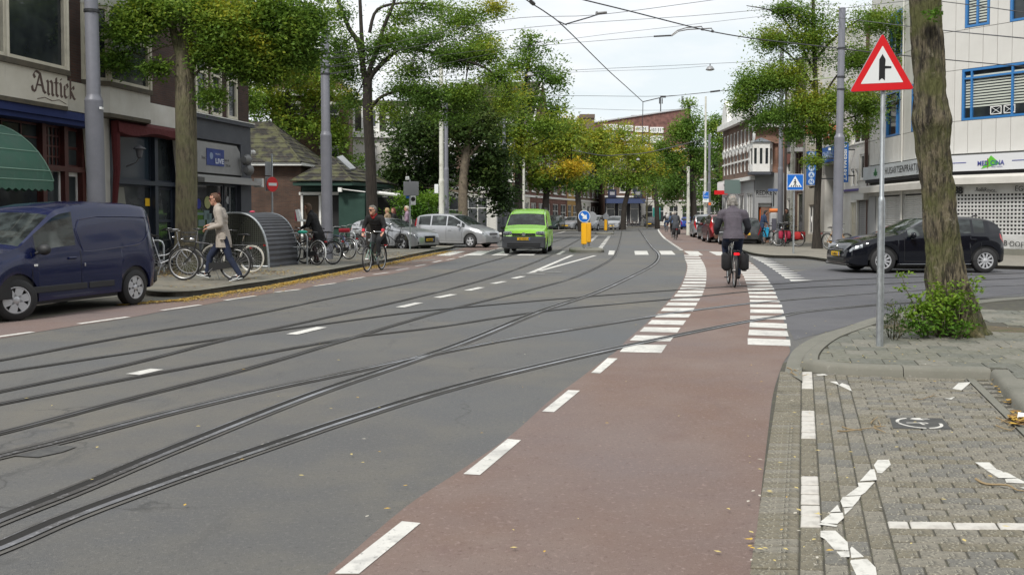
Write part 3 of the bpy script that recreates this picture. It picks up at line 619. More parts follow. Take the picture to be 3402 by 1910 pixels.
def window(par, x0, x1, z0, z1, fm, gm=None, nx=(), nz=(), fr=0.07, y=0.09, T=None, th=0.06, name='window', each=True):
    """frame with bars at fractions nx / nz; panes are sub-parts"""
    gm = gm or glass; b = MB(); b.T = T
    b.box(x0,x1,y-th,y,z0,z0+fr); b.box(x0,x1,y-th,y,z1-fr,z1); b.box(x0,x0+fr,y-th+.002,y-.002,z0+fr,z1-fr); b.box(x1-fr,x1,y-th+.002,y-.002,z0+fr,z1-fr)
    X = [x0+fr] + [x0+(x1-x0)*t for t in nx] + [x1-fr]; Z = [z0+fr] + [z0+(z1-z0)*t for t in nz] + [z1-fr]
    for t in X[1:-1]: b.box(t-fr*.4,t+fr*.4,y-th+.004,y-.004,z0+fr,z1-fr)
    for t in Z[1:-1]: b.box(x0+fr,x1-fr,y-th+.007,y-.007,t-fr*.4,t+fr*.4)
    w = b.build(name, fm, par)
    def pane(a, c, e, f): p = MB(); p.T = T; p.box(a,c,y-0.025,y-0.012,e,f); p.build('pane', gm, w)
    if each:
        for i in range(len(X)-1):
            for j in range(len(Z)-1): pane(X[i],X[i+1],Z[j],Z[j+1])
    else: pane(X[0],X[-1],Z[0],Z[-1])
    return w
def boxpart(par, name, m, *boxes, T=None, smooth=None):
    b = MB(); b.T = T
    for q in boxes: b.box(*q)
    return b.build(name, m, par, smooth)
dark_brick = brickmat('dark_brick', (0.075,0.035,0.026), (0.05,0.026,0.022), (0.055,0.045,0.038))
brown_brick = brickmat('brown_brick', (0.17,0.085,0.055), (0.12,0.06,0.045), (0.16,0.13,0.1), ms=0.012)
red_brick = brickmat('red_brick', (0.2,0.065,0.045), (0.14,0.05,0.04), (0.15,0.1,0.08))
far_brick = brickmat('far_brick', (0.19,0.085,0.07), (0.165,0.075,0.065), (0.18,0.12,0.1), bw=0.5, bh=0.15)
render_white = mat('render_white', (0.62,0.61,0.57), 0.75, var=[(0.8,(0.5,0.48,0.43),0.42,0.72,7),(3,(0.42,0.4,0.35),0.6,0.8,6,(1,1,0.2))])
render_cream = mat('render_cream', (0.6,0.57,0.49), 0.75, var=[(1.2,(0.5,0.47,0.39),0.42,0.72,7),(4,(0.36,0.33,0.27),0.62,0.8,6,(1,1,0.15))])
navy = mat('navy_timber', (0.018,0.026,0.042), 0.45, var=[(2,(0.03,0.038,0.055),0.4,0.7,5)])
slate = mat('slate_paint', (0.055,0.06,0.075), 0.6, var=[(1.5,(0.075,0.08,0.095),0.4,0.7,6)])
maroon = mat('maroon_timber', (0.07,0.018,0.015), 0.45, var=[(3,(0.045,0.014,0.012),0.4,0.7,5)])
sillstone = mat('sill_stone', (0.1,0.085,0.06), 0.85, var=[(4,(0.06,0.055,0.045),0.4,0.7,6)])
curtain = mat('curtain', (0.5,0.49,0.46), 0.9)
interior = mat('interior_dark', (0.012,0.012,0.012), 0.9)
# ---------------------------------------------------------------- left shop row
A = Fac('corner_shop_building', 'dark brick corner house with slate shopfront and blue poster beside the big tree', (-11.6, 20), (0.1914, 0.9815))
X = A.x; Zf = A.z
XA0, XA1 = -7.0, X(600)      # two bay houses
# --- antique shop + navy shop share facade line but are separate buildings
S = Fac('antique_shop_building', 'dark brick shop building with cream bay windows and blackletter sign over a green awning', (-11.6, 20), (0.1914, 0.9815))
Nn = Fac('navy_shop_building', 'brick house with white bay over a navy shopfront with torn red awning', (-11.6, 20), (0.1914, 0.9815))
xs0, xs1 = -7.0, X(300)
bayL = (-3.2, X(236,0.55)-0.05)      # antique bay front edges
bayR = (X(372,0.45), X(505,0.45))
b = MB(); wallmesh(b, xs0, xs1, 4.1, 11, [(bayL[0],bayL[1]+0.3,4.75,7.6)]); b.box(xs0,xs1,0.4,9,0,11.0); S_wall = b.build('wall', dark_brick, S.o)
b = MB(); wallmesh(b, xs1, XA1, 4.1, 11, [(bayR[0]-0.2,bayR[1]+0.35,4.75,7.0)]); b.box(xs1+.004,XA1-.004,0.4,9,0,11.0); b.build('wall', dark_brick, Nn.o)
def baywin(F, x0, x1, proj, zb, zs, zt, side, fm, nlites, tr=0.72, L_side=True, R_side=True, band=render_cream):
    """polygonal bay: plastered band, stone sill, timber windows"""
    p = proj; plan = [(x0-side,0),(x0,-p),(x1,-p),(x1+side,0)]
    b = MB(); b.slab([(x0-side,0.06),(x0-side,-0.004),(x0,-p),(x1,-p),(x1+side,-0.004),(x1+side,0.06)], zb, zs); b.build('bay_band', band, F.o)
    q = 0.07; b = MB(); b.slab([(x0-side-q,0.05),(x0-side-q,-0.02),(x0-q*.5,-p-q),(x1+q*.5,-p-q),(x1+side+q,-0.02),(x1+side+q,0.05)], zs+.001, zs+0.12); b.slab([(x0-side,0.04),(x0-side,-.006),(x0,-p-.01),(x1,-p-.01),(x1+side,-.006),(x1+side,0.04)], zb-0.1, zb-.002); b.build('bay_sill', sillstone, F.o)
    b = MB(); b.slab([(x0-side-q,0.05),(x0-side-q,-0.02),(x0-q*.5,-p-q),(x1+q*.5,-p-q),(x1+side+q,-0.02),(x1+side+q,0.05)], zt, zt+0.3); b.build('bay_head', band, F.o)
    segs = [((x0,-p),(x1,-p),nlites)] + ([((x1,-p),(x1+side,0),1)] if R_side else []) + ([((x0-side,0),(x0,-p),1)] if L_side else [])
    for (a, c, n) in segs:
        L_ = math.hypot(c[0]-a[0], c[1]-a[1]); T = Matrix.Translation((a[0],a[1],0)) @ Matrix.Rotation(math.atan2(c[1]-a[1], c[0]-a[0]),4,'Z')
        for i in range(n):
            window(F.o, L_*i/n+0.01, L_*(i+1)/n-0.01, zs+0.122, zt, fm, nz=(tr,), fr=0.085, y=0.1, T=T, th=0.11)
    for xx, yy in plan+[(x0+(x1-x0)*i/nlites,-p-.01) for i in range(1,nlites)]: b = MB(); b.tube([(xx,yy,zs+0.12),(xx,yy,zt)], 0.06, 8); b.build('bay_post', fm, F.o, smooth=40)
baywin(S, bayL[0], bayL[1], 0.55, 4.0, 4.72, 7.5, 0.5, cream_paint, 3, tr=0.66)
baywin(Nn, bayR[0], bayR[1], 0.45, 4.05, 4.72, 6.75, 0.45, cream_paint, 1, tr=0.62, band=render_white)
boxpart(S.o, 'band', render_cream, (bayL[1]+0.5, xs1-0.002, -0.05, 0.1, 4.0, 4.72))
boxpart(Nn.o, 'band', render_white, (xs1+0.002, bayR[0]-0.45, -0.05, 0.1, 4.0, 4.72)); boxpart(Nn.o, 'band', render_white, (bayR[1]+0.452, XA1, -0.05, 0.1, 4.0, 4.6))
# blackletter sign drawn with a broad pen
def pen(b, strokes, sc, ox, oz, y, nib=(0.09,0.055)):
    for st in strokes:
        P = [(ox+p[0]*sc, oz+p[1]*sc) for p in st]
        for (x0,z0),(x1,z1) in zip(P, P[1:]):
            w = (nib[0]*sc, nib[1]*sc); q = [(x0-w[0],z0-w[1]),(x0+w[0],z0+w[1]),(x1+w[0],z1+w[1]),(x1-w[0],z1-w[1])]
            b.ext([(a,y,c) for a,c in q], (0,-0.008,0))
gl = {'A':(0.95,[[(0.1,0.05),(0.45,0.95),(0.7,0.15),(0.85,0.05)],[(0.2,0.4),(0.62,0.4)],[(0.45,0.95),(0.15,1.05),(0.0,0.85),(0.1,0.7)],[(0.1,0.05),(-0.08,0.12),(-0.12,0.3)]]),
 'n':(0.6,[[(0.05,0.7),(0.12,0.6),(0.12,0.08),(0.2,0.0)],[(0.12,0.58),(0.3,0.72),(0.42,0.6),(0.42,0.08),(0.52,0.0)]]),
 't':(0.4,[[(0.15,0.9),(0.15,0.1),(0.28,0.0)],[(0.0,0.66),(0.3,0.66)]]),
 'i':(0.3,[[(0.05,0.7),(0.12,0.6),(0.12,0.08),(0.22,0.0)],[(0.12,0.9),(0.14,0.86)]]),
 'e':(0.48,[[(0.1,0.6),(0.1,0.12),(0.25,0.0),(0.38,0.12)],[(0.1,0.6),(0.28,0.72),(0.36,0.55),(0.12,0.36)]]),
 'k':(0.5,[[(0.1,1.0),(0.1,0.0)],[(0.1,0.4),(0.32,0.66),(0.36,0.5),(0.14,0.36),(0.36,0.05),(0.46,0.0)]])}
b = MB(); x = X(120,0.55)
for ch in 'Antiek': w, st = gl[ch]; pen(b, st, 0.47, x, 4.19, -0.552, (0.062,0.04)); x += w*0.47*0.96
b.build('lettering', mat('letter_brown', (0.1,0.065,0.055), 0.7), S.o)
b = MB(); xm = X(180,0.55); b.tube([(xm-0.5,-0.556,4.06),(xm-0.25,-0.556,4.12),(xm,-0.556,4.07),(xm+0.25,-0.556,4.12),(xm+0.5,-0.556,4.05)],0.008,4); b.build('lettering_scroll', mat('letter_brown',(0,0,0)), S.o)
# antique shop ground floor
boxpart(S.o, 'blue_awning_roll', mat('blue_cloth', (0.012,0.025,0.11), 0.8), (-4, X(290), -0.5, -0.1, 3.72, 3.9), (-4, X(292), -0.42, 0.05, 3.6, 3.715))
xd0, xd1 = X(222), X(280)
wx = [-4.0, -1.6, 0.2, X(150), xd0, xd1]
for i in range(3): window(S.o, wx[i], wx[i+1], 0.45, 2.55, maroon, fr=0.08, y=0.16); window(S.o, wx[i], wx[i+1], 2.6, 3.6, maroon, nx=(.25,.5,.75), nz=(.33,.66), fr=0.05, y=0.16, each=False)
window(S.o, wx[3], wx[4]-0.05, 0.45, 2.55, white_paint, fr=0.06, y=0.16); window(S.o, wx[3], wx[4]-0.05, 2.6, 3.6, maroon, nx=(.2,.4,.6,.8), nz=(.25,.5,.75), fr=0.05, y=0.16, each=False)
window(S.o, xd0, xd1, 0.1, 2.5, white_paint, fr=0.1, y=0.18, name='door'); window(S.o, xd0, xd1, 2.6, 3.6, maroon, nz=(.5,), fr=0.08, y=0.16)
boxpart(S.o, 'shop_frame', maroon, *[(t-0.07,t+0.07,-0.03,0.17,0.0,3.6) for t in wx], (-4,xd1,-0.04,0.168,2.5,2.63), (-4,xd1,-0.01,0.166,0.0,0.44))
boxpart(S.o, 'plaster_pier', render_cream, (xd1+0.08, xs1-0.002, -0.05, 0.3, 0.0, 3.99))
b = MB(); b.ext([(X(270),-0.06,3.95),(X(300),-0.06,3.95),(X(300),-0.06,0.8),(X(296),-0.06,0.8)], (0,-0.12,0)); b.build('pier_bracket', render_cream, S.o)
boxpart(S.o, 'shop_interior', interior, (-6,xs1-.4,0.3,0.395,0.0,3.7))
boxpart(S.o, 'net_curtain', mat('net_curtain',(0.3,0.33,0.32),0.9), (-1.5,X(205),0.2,0.21,0.5,1.75))
b = MB(); b.lathe([(0.0,-.01),(0.24,-.01),(0.24,0.0),(0,0.0)], (X(186),0.12,1.35), 20, 'y'); b.build('window_emblem', black, S.o)
text('W', 0.28, white_paint, S.o, (X(180),0.1,1.26))
# green dome awning (a thing fixed to the shop, pushed alone it would swing: part of the shop)
gcl = mat('awning_green', (0.06,0.125,0.095), 0.85, var=[(2.5,(0.04,0.125,0.085),0.4,0.7,6),(6,(0.08,0.19,0.135),0.6,0.8,5,(1,1,.3))], bump=(6,0.5,0.02))
xa1 = X(160,1.1); b = MB(); rs = []
aw0 = xa1-3.2; n = 9
for j in range(n+1):
    t = R(90*j/n); oy, oz = -1.25*math.sin(t), 1.25*math.cos(t)+2.18-0.0; ins = 0.5*math.cos(t)
    rs.append([(x_, oy if (x_ > aw0+ins-.001) else 0, oz) for x_ in (aw0+ins, aw0+ins+0.02)] + [(aw0+ins+(xa1-aw0-ins-0.55*math.cos(t))*q, oy, oz) for q in (0.25,0.5,0.75,1.0)])
b.rings(rs, closed=False)
# end cap and scalloped valance
end = [(rs[j][-1]) for j in range(n+1)]
for j in range(n): a_, c_ = end[j], end[j+1]; b.add([a_, c_, (c_[0]+0.02,-0.0,c_[2]), (a_[0]+0.0,0.0,a_[2])], [(0,1,2,3)])
aw = b.build('green_awning', gcl, S.o, smooth=30)
b = MB(); k = 16
for i in range(k):
    xa_, xb_ = aw0+(xa1-aw0)*i/k, aw0+(xa1-aw0)*(i+1)/k; xm_ = (xa_+xb_)/2
    b.add([(xa_,-1.252,2.2),(xb_,-1.252,2.2),(xb_,-1.258,2.0),(xm_,-1.265,1.95),(xa_,-1.258,2.0)], [(0,4,3,2,1)])
k = 6
for i in range(k):
    ya_, yb_ = -1.25+1.25*i/k, -1.25+1.25*(i+1)/k; b.add([(xa1,ya_,2.2),(xa1,yb_,2.2),(xa1,yb_,2.0),(xa1,(ya_+yb_)/2,1.95),(xa1,ya_,2.0)], [(0,4,3,2,1)])
b.build('awning_valance', gcl, S.o)
b = MB()
for j in (2,4,6,8,9): b.tube([(p[0],p[1]-0.006,p[2]+0.004) for p in rs[j]], 0.012, 4)
b.tube([(p[0]+0.006,p[1]-0.006,p[2]+.004) for p in end], 0.014, 5)
b.build('awning_seam', mat('seam_pale',(0.2,0.33,0.26),0.7), S.o)
# navy shop
xn0, xn1, xn2 = X(364), X(520), X(590)
boxpart(Nn.o, 'shop_frame', navy, (xn0,xn0+0.12,-0.03,0.2,0,3.75),(xn1-0.08,xn1+0.08,-0.03,0.2,0,3.75),(xn2-0.1,xn2+0.02,-0.03,0.2,0,3.75),(xn0,xn2,-0.05,0.19,2.28,2.4),(xn0,xn1,-0.02,0.188,0,0.5),(xn0,xn2,-0.04,0.187,3.7,4.0))
window(Nn.o, xn0+0.12, xn1-0.08, 0.5, 2.28, navy, fr=0.05, y=0.16); window(Nn.o, xn0+0.12, xn1-0.08, 2.4, 3.7, navy, fr=0.05, y=0.16, gm=mat('glass_teal',(0.03,0.045,0.06),0.1))
window(Nn.o, xn1+0.08, xn2-0.1, 2.4, 3.7, navy, fr=0.05, y=0.16); window(Nn.o, xn1+0.08, xn2-0.1, 0.05, 2.28, navy, nz=(0.55,), fr=0.1, y=0.15, name='door')
boxpart(Nn.o, 'plaster_pier', render_white, (xs1+.004, xn0, -0.04, 0.3, 0, 4.0)); boxpart(Nn.o, 'plaster_pier', render_white, (xn2+0.03, XA1, -0.04, 0.3, 0, 3.99))
b = MB(); b.ext([(X(566),-0.07,3.95),(X(597),-0.07,3.95),(X(597),-0.07,1.5),(X(590),-0.07,1.5)], (0,-0.14,0)); b.build('pier_bracket', render_white, Nn.o)
rcl = mat('awning_red', (0.09,0.01,0.012), 0.85, var=[(5,(0.08,0.008,0.01),0.4,0.7,6)], bump=(12,0.8,0.03))
b = MB(); rs = []
for i in range(13):
    t = i/12; xx = xn0-0.05+(xn2-xn0+0.05)*t; sag = 0.12*math.sin(t*9)+0.1*math.sin(t*3)
    rs.append([(xx,-0.12,3.98),(xx,-0.34,3.86),(xx,-0.36,3.62-sag*0.5+0.14*t),(xx,-0.2,3.55-sag*0.3+0.14*t)])
b.rings(rs, closed=False); b.tube([(xn0+0.02,-0.2,3.9),(xn0+0.0,-0.24,2.6),(xn0-0.01,-0.1,0.9)],[0.12,0.09,0.05],8); b.build('red_awning', rcl, Nn.o, smooth=40)
b = MB(); b.tube([(X(412),-0.1,2.75),(X(416),-0.35,2.85),(X(420),-0.42,3.0)],0.02,6); b.lathe([(0.02,0.22),(0.16,0.14),(0.18,0.12),(0.1,0.1),(0.07,-.1),(0.02,-.14)],(X(420),-0.42,3.1),10); b.build('wall_lantern', mat('lantern_grey',(0.1,0.1,0.11),0.5), Nn.o, smooth=40)
boxpart(Nn.o, 'notice', plate_yellow, (X(497),X(512),0.12,0.125,1.7,1.92)); boxpart(Nn.o, 'notice', mat('notice_neon',(0.5,0.6,0.03),0.6), (X(358),X(362),-0.05,-0.045,1.25,1.4))
b = MB(); b.ext([(X(395),0.11,2.2),(X(425),0.11,2.2),(X(447),0.11,0.6),(X(420),0.11,0.6)],(0,-.004,0)); b.ext([(X(462),0.11,1.5),(X(505),0.11,1.35),(X(508),0.11,1.1),(X(480),0.11,1.18),(X(465),0.11,1.2)],(0,-.004,0)); b.build('display_board', mat('display_beige',(0.2,0.2,0.17),0.8), Nn.o)
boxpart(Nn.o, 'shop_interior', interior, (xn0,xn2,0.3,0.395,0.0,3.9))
# slate corner shop
xc0, xc1 = XA1+0.002, X(830)
ws = []
for u0, u1 in ((652,692),(704,738),(757,790)):
    ws.append((X(u0), X(u1), 4.62, 6.75))
b = MB(); wallmesh(b, xc0, xc1, 4.62, 11, ws); b.box(xc0,xc1,0.4,9,0,11); b.box(xc1-0.4,xc1-.002,0.001,0.42,0.0,11); b.build('wall', dark_brick, A.o)
for w in ws: window(A.o, w[0], w[1], w[2]+0.01, w[3]-0.01, cream_paint, nz=(0.6,), fr=0.09, y=0.05, th=0.1)
boxpart(A.o, 'sill', sillstone, *[(w[0]-0.06,w[1]+0.06,-0.06,0.05,w[2]-0.1,w[2]+.008) for w in ws])
boxpart(A.o, 'cornice', slate, (xc0-0.04,xc1+0.06,-0.18,0.1,4.44,4.56)); boxpart(A.o, 'cornice_edge', white_paint, (xc0-.05,xc1+0.07,-0.2,0.0,4.562,4.59))
boxpart(A.o, 'fascia', slate, (xc0,xc1,-0.06,0.2,3.82,4.438)); boxpart(A.o, 'corner_pier', slate, (X(797),xc1+.02,-0.06,0.35,0.0,3.818))
signp = mat('sign_panel_grey', (0.29,0.29,0.29), 0.6, var=[(1.2,(0.22,0.22,0.22),0.4,0.7,5)])
b = MB(); b.ext([(X(645),-0.08,3.74),(X(782),-0.08,3.74),(X(792),-0.08,3.55),(X(799),-0.08,2.78),(X(645),-0.08,2.78)],(0,0.1,0)); b.build('sign_panel', signp, A.o)
boxpart(A.o, 'sign_reveal', black, (X(645),X(800),0.03,0.1,2.7,3.8))
boxpart(A.o, 'poster', mat('poster_blue',(0.012,0.03,0.17),0.5,var=[(3,(0.03,0.06,0.25),0.4,0.7,4)]), (X(680),X(738),-0.1,-0.09,3.02,3.55))
pw = mat('poster_white',(0.55,0.58,0.68),0.5)
text('LIVE', 0.22, pw, A.o, (X(708),-0.105,3.1), bold=0.008, sx=1.35); text('MUSIC', 0.075, pw, A.o, (X(708),-0.105,3.37), sx=1.6)
b = MB(); b.lathe([(0.0,-.004),(0.11,-.004),(0.11,0.0),(0,0.0)], (X(695),-0.102,3.32), 16, 'y'); b.build('poster_emblem', mat('poster_pale',(0.22,0.28,0.42),0.6), A.o)
dg = mat('letter_grey',(0.1,0.1,0.1),0.7)
text('Stad', 0.14, dg, A.o, (X(664),-0.085,3.2)); text('bar nl', 0.12, dg, A.o, (X(741),-0.085,3.2)); text('276.44', 0.12, dg, A.o, (X(744),-0.085,3.02))
boxpart(A.o, 'awning_case', mat('case_grey',(0.34,0.34,0.34),0.4,0.3), (X(640),X(836),-0.42,-0.2,2.46,2.6), (X(640),X(822),-0.2,-0.06,2.62,2.7)); boxpart(A.o, 'awning_case_end', white_paint, (X(832),X(838),-0.45,-0.15,2.42,2.72))
for uu, zz_ in ((783,3.3),(790,2.97)):
    b = MB(); b.lathe([(0.03,0.0),(0.11,0.02),(0.13,0.2),(0.2,0.34),(0.185,0.345),(0.1,0.2)], (0,0,0), 12); 
    for i in range(len(b.v)): x_, y_, z_ = b.v[i]; b.v[i] = (X(uu)+z_*0.7, -0.3-x_, zz_+y_)
    b.build('floodlight', mat('lamp_grey',(0.2,0.2,0.2),0.5,0.3), A.o, smooth=40)
window(A.o, X(645), X(752), 0.55, 2.45, slate, fr=0.06, y=0.16); window(A.o, X(756), X(797), 0.1, 2.45, slate, nx=(0.4,), fr=0.07, y=0.16, name='door')
boxpart(A.o, 'shop_base', slate, (xc0,X(754),-0.03,0.2,0,0.55))
for uu, zz_, r, c in ((672,1.8,0.16,(0.01,0.02,0.25)),(702,1.85,0.2,(0.35,0.36,0.15)),(769,1.95,0.13,(0.35,0.36,0.38))):
    b = MB(); b.lathe([(0,-.004),(r,-.004),(r,0),(0,0)], (X(uu),0.12,zz_), 14, 'y'); b.build('window_decor', mat('decor_%d'%uu,c,0.6), A.o)
b = MB()
for uu, zz_, w_, h_ in ((665,1.45,.5,.08),(690,1.3,.35,.3),(672,1.1,.4,.2),(700,1.15,.3,.35),(730,1.3,.15,.4)): b.box(X(uu),X(uu)+w_,0.125,0.13,zz_,zz_+h_)
b.build('window_sticker', mat('decor_teal',(0.14,0.2,0.2),0.7), A.o)
b = MB(); b.bx((xc1+0.03,0.0,4.6-0.98),(0.1,0.1,0.16)); b.ball((xc1+0.2,-0.05,3.62),0.09,10,6); b.build('alarm_camera', white_paint, A.o, smooth=40)
# ---------------------------------------------------------------- brick lodge with tiled hip roofs
def tilemat(name, c, c2, moss):
    m = brickmat(name, c, c2, (0.02,0.02,0.018), bw=0.24, bh=0.22, ms=0.03, axis='xz')
    nt_ = m.node_tree; N_ = nt_.nodes; L_ = nt_.links; bs = N_['Principled BSDF']; old = bs.inputs['Base Color'].links[0].from_socket
    t = N_.new('ShaderNodeTexCoord'); n = N_.new('ShaderNodeTexNoise'); n.inputs['Scale'].default_value = 2.2; n.inputs['Detail'].default_value = 8; L_.new(t.outputs['Object'], n.inputs['Vector'])
    mr = N_.new('ShaderNodeMapRange'); mr.inputs[1].default_value = 0.46; mr.inputs[2].default_value = 0.6; L_.new(n.outputs['Fac'], mr.inputs[0])
    x = N_.new('ShaderNodeMixRGB'); L_.new(mr.outputs[0], x.inputs[0]); L_.new(old, x.inputs[1]); x.inputs[2].default_value = (*moss, 1); L_.new(x.outputs[0], bs.inputs['Base Color'])
    return m
rooft = tilemat('roof_tiles', (0.045,0.038,0.03), (0.033,0.028,0.024), (0.075,0.075,0.035))
YL = 50.0
lw = thing('brick_lodge', 'low brick lodge with mossy hipped tile roof and white eaves behind the bike shelter', 'building', tuple(D(940,720,YL).xy)+(0.1,), 0.0)
def LX(u, dy=0): return D(u,720,YL+dy).x - lw.location.x
def LZ(v, dy=0): return CH + (HOR-v)*(YL+dy)/FPX - 0.1
b = MB(); b.box(LX(815),LX(1000),0,6,0,LZ(552)); b.build('wall', brickmat('lodge_brick',(0.1,0.048,0.028),(0.06,0.03,0.02),(0.07,0.06,0.05)), lw)
ez = LZ(552); e0, e1, e2 = LX(735), LX(1010), LX(1066,2.2)
b = MB(); b.ext([(e0,-0.5,ez),(e1,-0.5,ez),(e2,1.8,ez),(e2,6.2,ez),(e0,6.2,ez)],(0,0,0.16)); b.build('eaves', white_paint, lw)
def hiproof(par, base, apex, z0, m, name='roof', courses=9):
    """hip roof built of overlapping tile courses; base: corner list, apex: two ridge points (or one), each base edge maps to an apex index"""
    b = MB()
    nB = len(base)
    for i in range(nB):
        a_, c_ = Vector(base[i][0]), Vector(base[(i+1)%nB][0]); ta, tc = Vector(apex[base[i][1]]), Vector(apex[base[(i+1)%nB][1]])
        for k in range(courses):
            t0, t1 = k/courses, (k+1)/courses; up = Vector((0,0,0.035))
            b.add([tuple(a_.lerp(ta,t0)+up), tuple(c_.lerp(tc,t0)+up), tuple(c_.lerp(tc,t1)), tuple(a_.lerp(ta,t1))], [(0,1,2,3)])
            b.add([tuple(a_.lerp(ta,t0)), tuple(c_.lerp(tc,t0)), tuple(c_.lerp(tc,t0)+up), tuple(a_.lerp(ta,t0)+up)], [(0,1,2,3)])
        b.tube([tuple(a_), tuple(ta)], 0.06, 5)
    return b.build(name, m, par)
rz_ = ez+0.165
hiproof(lw, [((e0,-0.6,rz_),1),((e1,-0.6,rz_),0),((e2+0.05,1.7,rz_),0),((e2+0.05,6.2,rz_),0),((e0,6.2,rz_),1)], [(LX(898,2.6),2.6,LZ(406,2.6)),(LX(800,2.6),2.6,LZ(406,2.6))], rz_, rooft)
# kiosk part: lower roof, green fascia, doorway
dgreen = mat('dark_green', (0.012,0.04,0.03), 0.5, var=[(2,(0.02,0.055,0.042),0.4,0.7,5)])
kz = LZ(616,-2); k0, k1, k2 = LX(975,-2), LX(1172,-2), LX(1288,1.5)
ks = thing('garden_kiosk', 'green timber kiosk with mossy tile roof and white awning cases beside the lodge', 'kiosk', tuple(D(1080,720,YL-2).xy)+(0.1,), 0.0)
dx_ = lw.location.x - ks.location.x
def KX(u, dy=0): return D(u,720,YL-2+dy).x - ks.location.x
def KZ(v, dy=0): return CH + (HOR-v)*(YL-2+dy)/FPX - 0.1
k0, k1, k2 = KX(975), KX(1172), KX(1290,3.5)
b = MB(); b.ext([(k0,-0.1,KZ(617)),(k1,-0.1,KZ(617)),(k2,3.4,KZ(617)),(k2,6,KZ(617)),(k0,6,KZ(617))],(0,0,0.17)); b.build('fascia', dgreen, ks)
hiproof(ks, [((k0-0.1,-0.2,KZ(602)),0),((k1,-0.2,KZ(602)),0),((k2+0.1,3.4,KZ(602)),0),((k2+0.1,6,KZ(602)),0),((k0-0.1,6,KZ(602)),0)], [(KX(1105,2.5),2.5,KZ(524,2.5))], 0, rooft, courses=7)
b = MB(); rp_ = [Vector((KX(1122,1),0.9,KZ(530,1))),Vector((KX(1140,1),1.0,KZ(524,1))),Vector((KX(1183,.6),0.7,KZ(567,.6))),Vector((KX(1165,.6),0.6,KZ(570,.6)))]
b.ext([tuple(p+Vector((0,0,.02))) for p in rp_],(0,-0.06,0.09)); b.build('skylight', mat('skylight_grey',(0.22,0.23,0.24),0.4,0.3), ks)
boxpart(ks, 'back_wall', dgreen, (KX(985),KX(1240,2),1.2,5.6,0,KZ(619)))
boxpart(ks, 'door', white_paint, (KX(1001,1.1),KX(1008,1.1),0.99,1.1,0,KZ(645)),(KX(1061,1.1),KX(1068,1.1),0.99,1.1,0,KZ(645)),(KX(995,1.1),KX(1125,1.1),0.99,1.1,KZ(647),KZ(637)))
boxpart(ks, 'doorway', mat('door_brown',(0.05,0.035,0.02),0.6), (KX(1009,1.1),KX(1060,1.1),1.1,1.15,0,KZ(650)))
boxpart(ks, 'green_panel', dgreen, (KX(1128,0.6),KX(1214,0.6),0.4,0.55,0,KZ(642)))
boxpart(ks, 'window', black, (KX(1085,1.1),KX(1126,1.1),1.08,1.15,0.9,KZ(650)))
b = MB(); b.box(KX(1125,0),KX(1137,0),-0.15,0.15,KZ(638),KZ(624)); b.tube([(KX(1137),-0.0,KZ(629)),(KX(1214,.2),0.2,KZ(638))],0.03,6); b.build('awning_case', white_paint, ks)
b = MB(); b.tube([(KX(1250,2.2),2.2,KZ(641,2.2)),(KX(1328,2.2),2.6,KZ(650,2.6))],0.1,8); b.build('awning_case', white_paint, ks, smooth=40)
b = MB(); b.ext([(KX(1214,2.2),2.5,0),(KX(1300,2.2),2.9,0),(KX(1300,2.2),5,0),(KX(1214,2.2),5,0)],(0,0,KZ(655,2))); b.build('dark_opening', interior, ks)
b = MB(); b.tube([(KX(1250,2),2,KZ(628,2)),(KX(1288,3.4),3.3,KZ(628,3.3))],0.03,5); b.build('gutter', dgreen, ks)
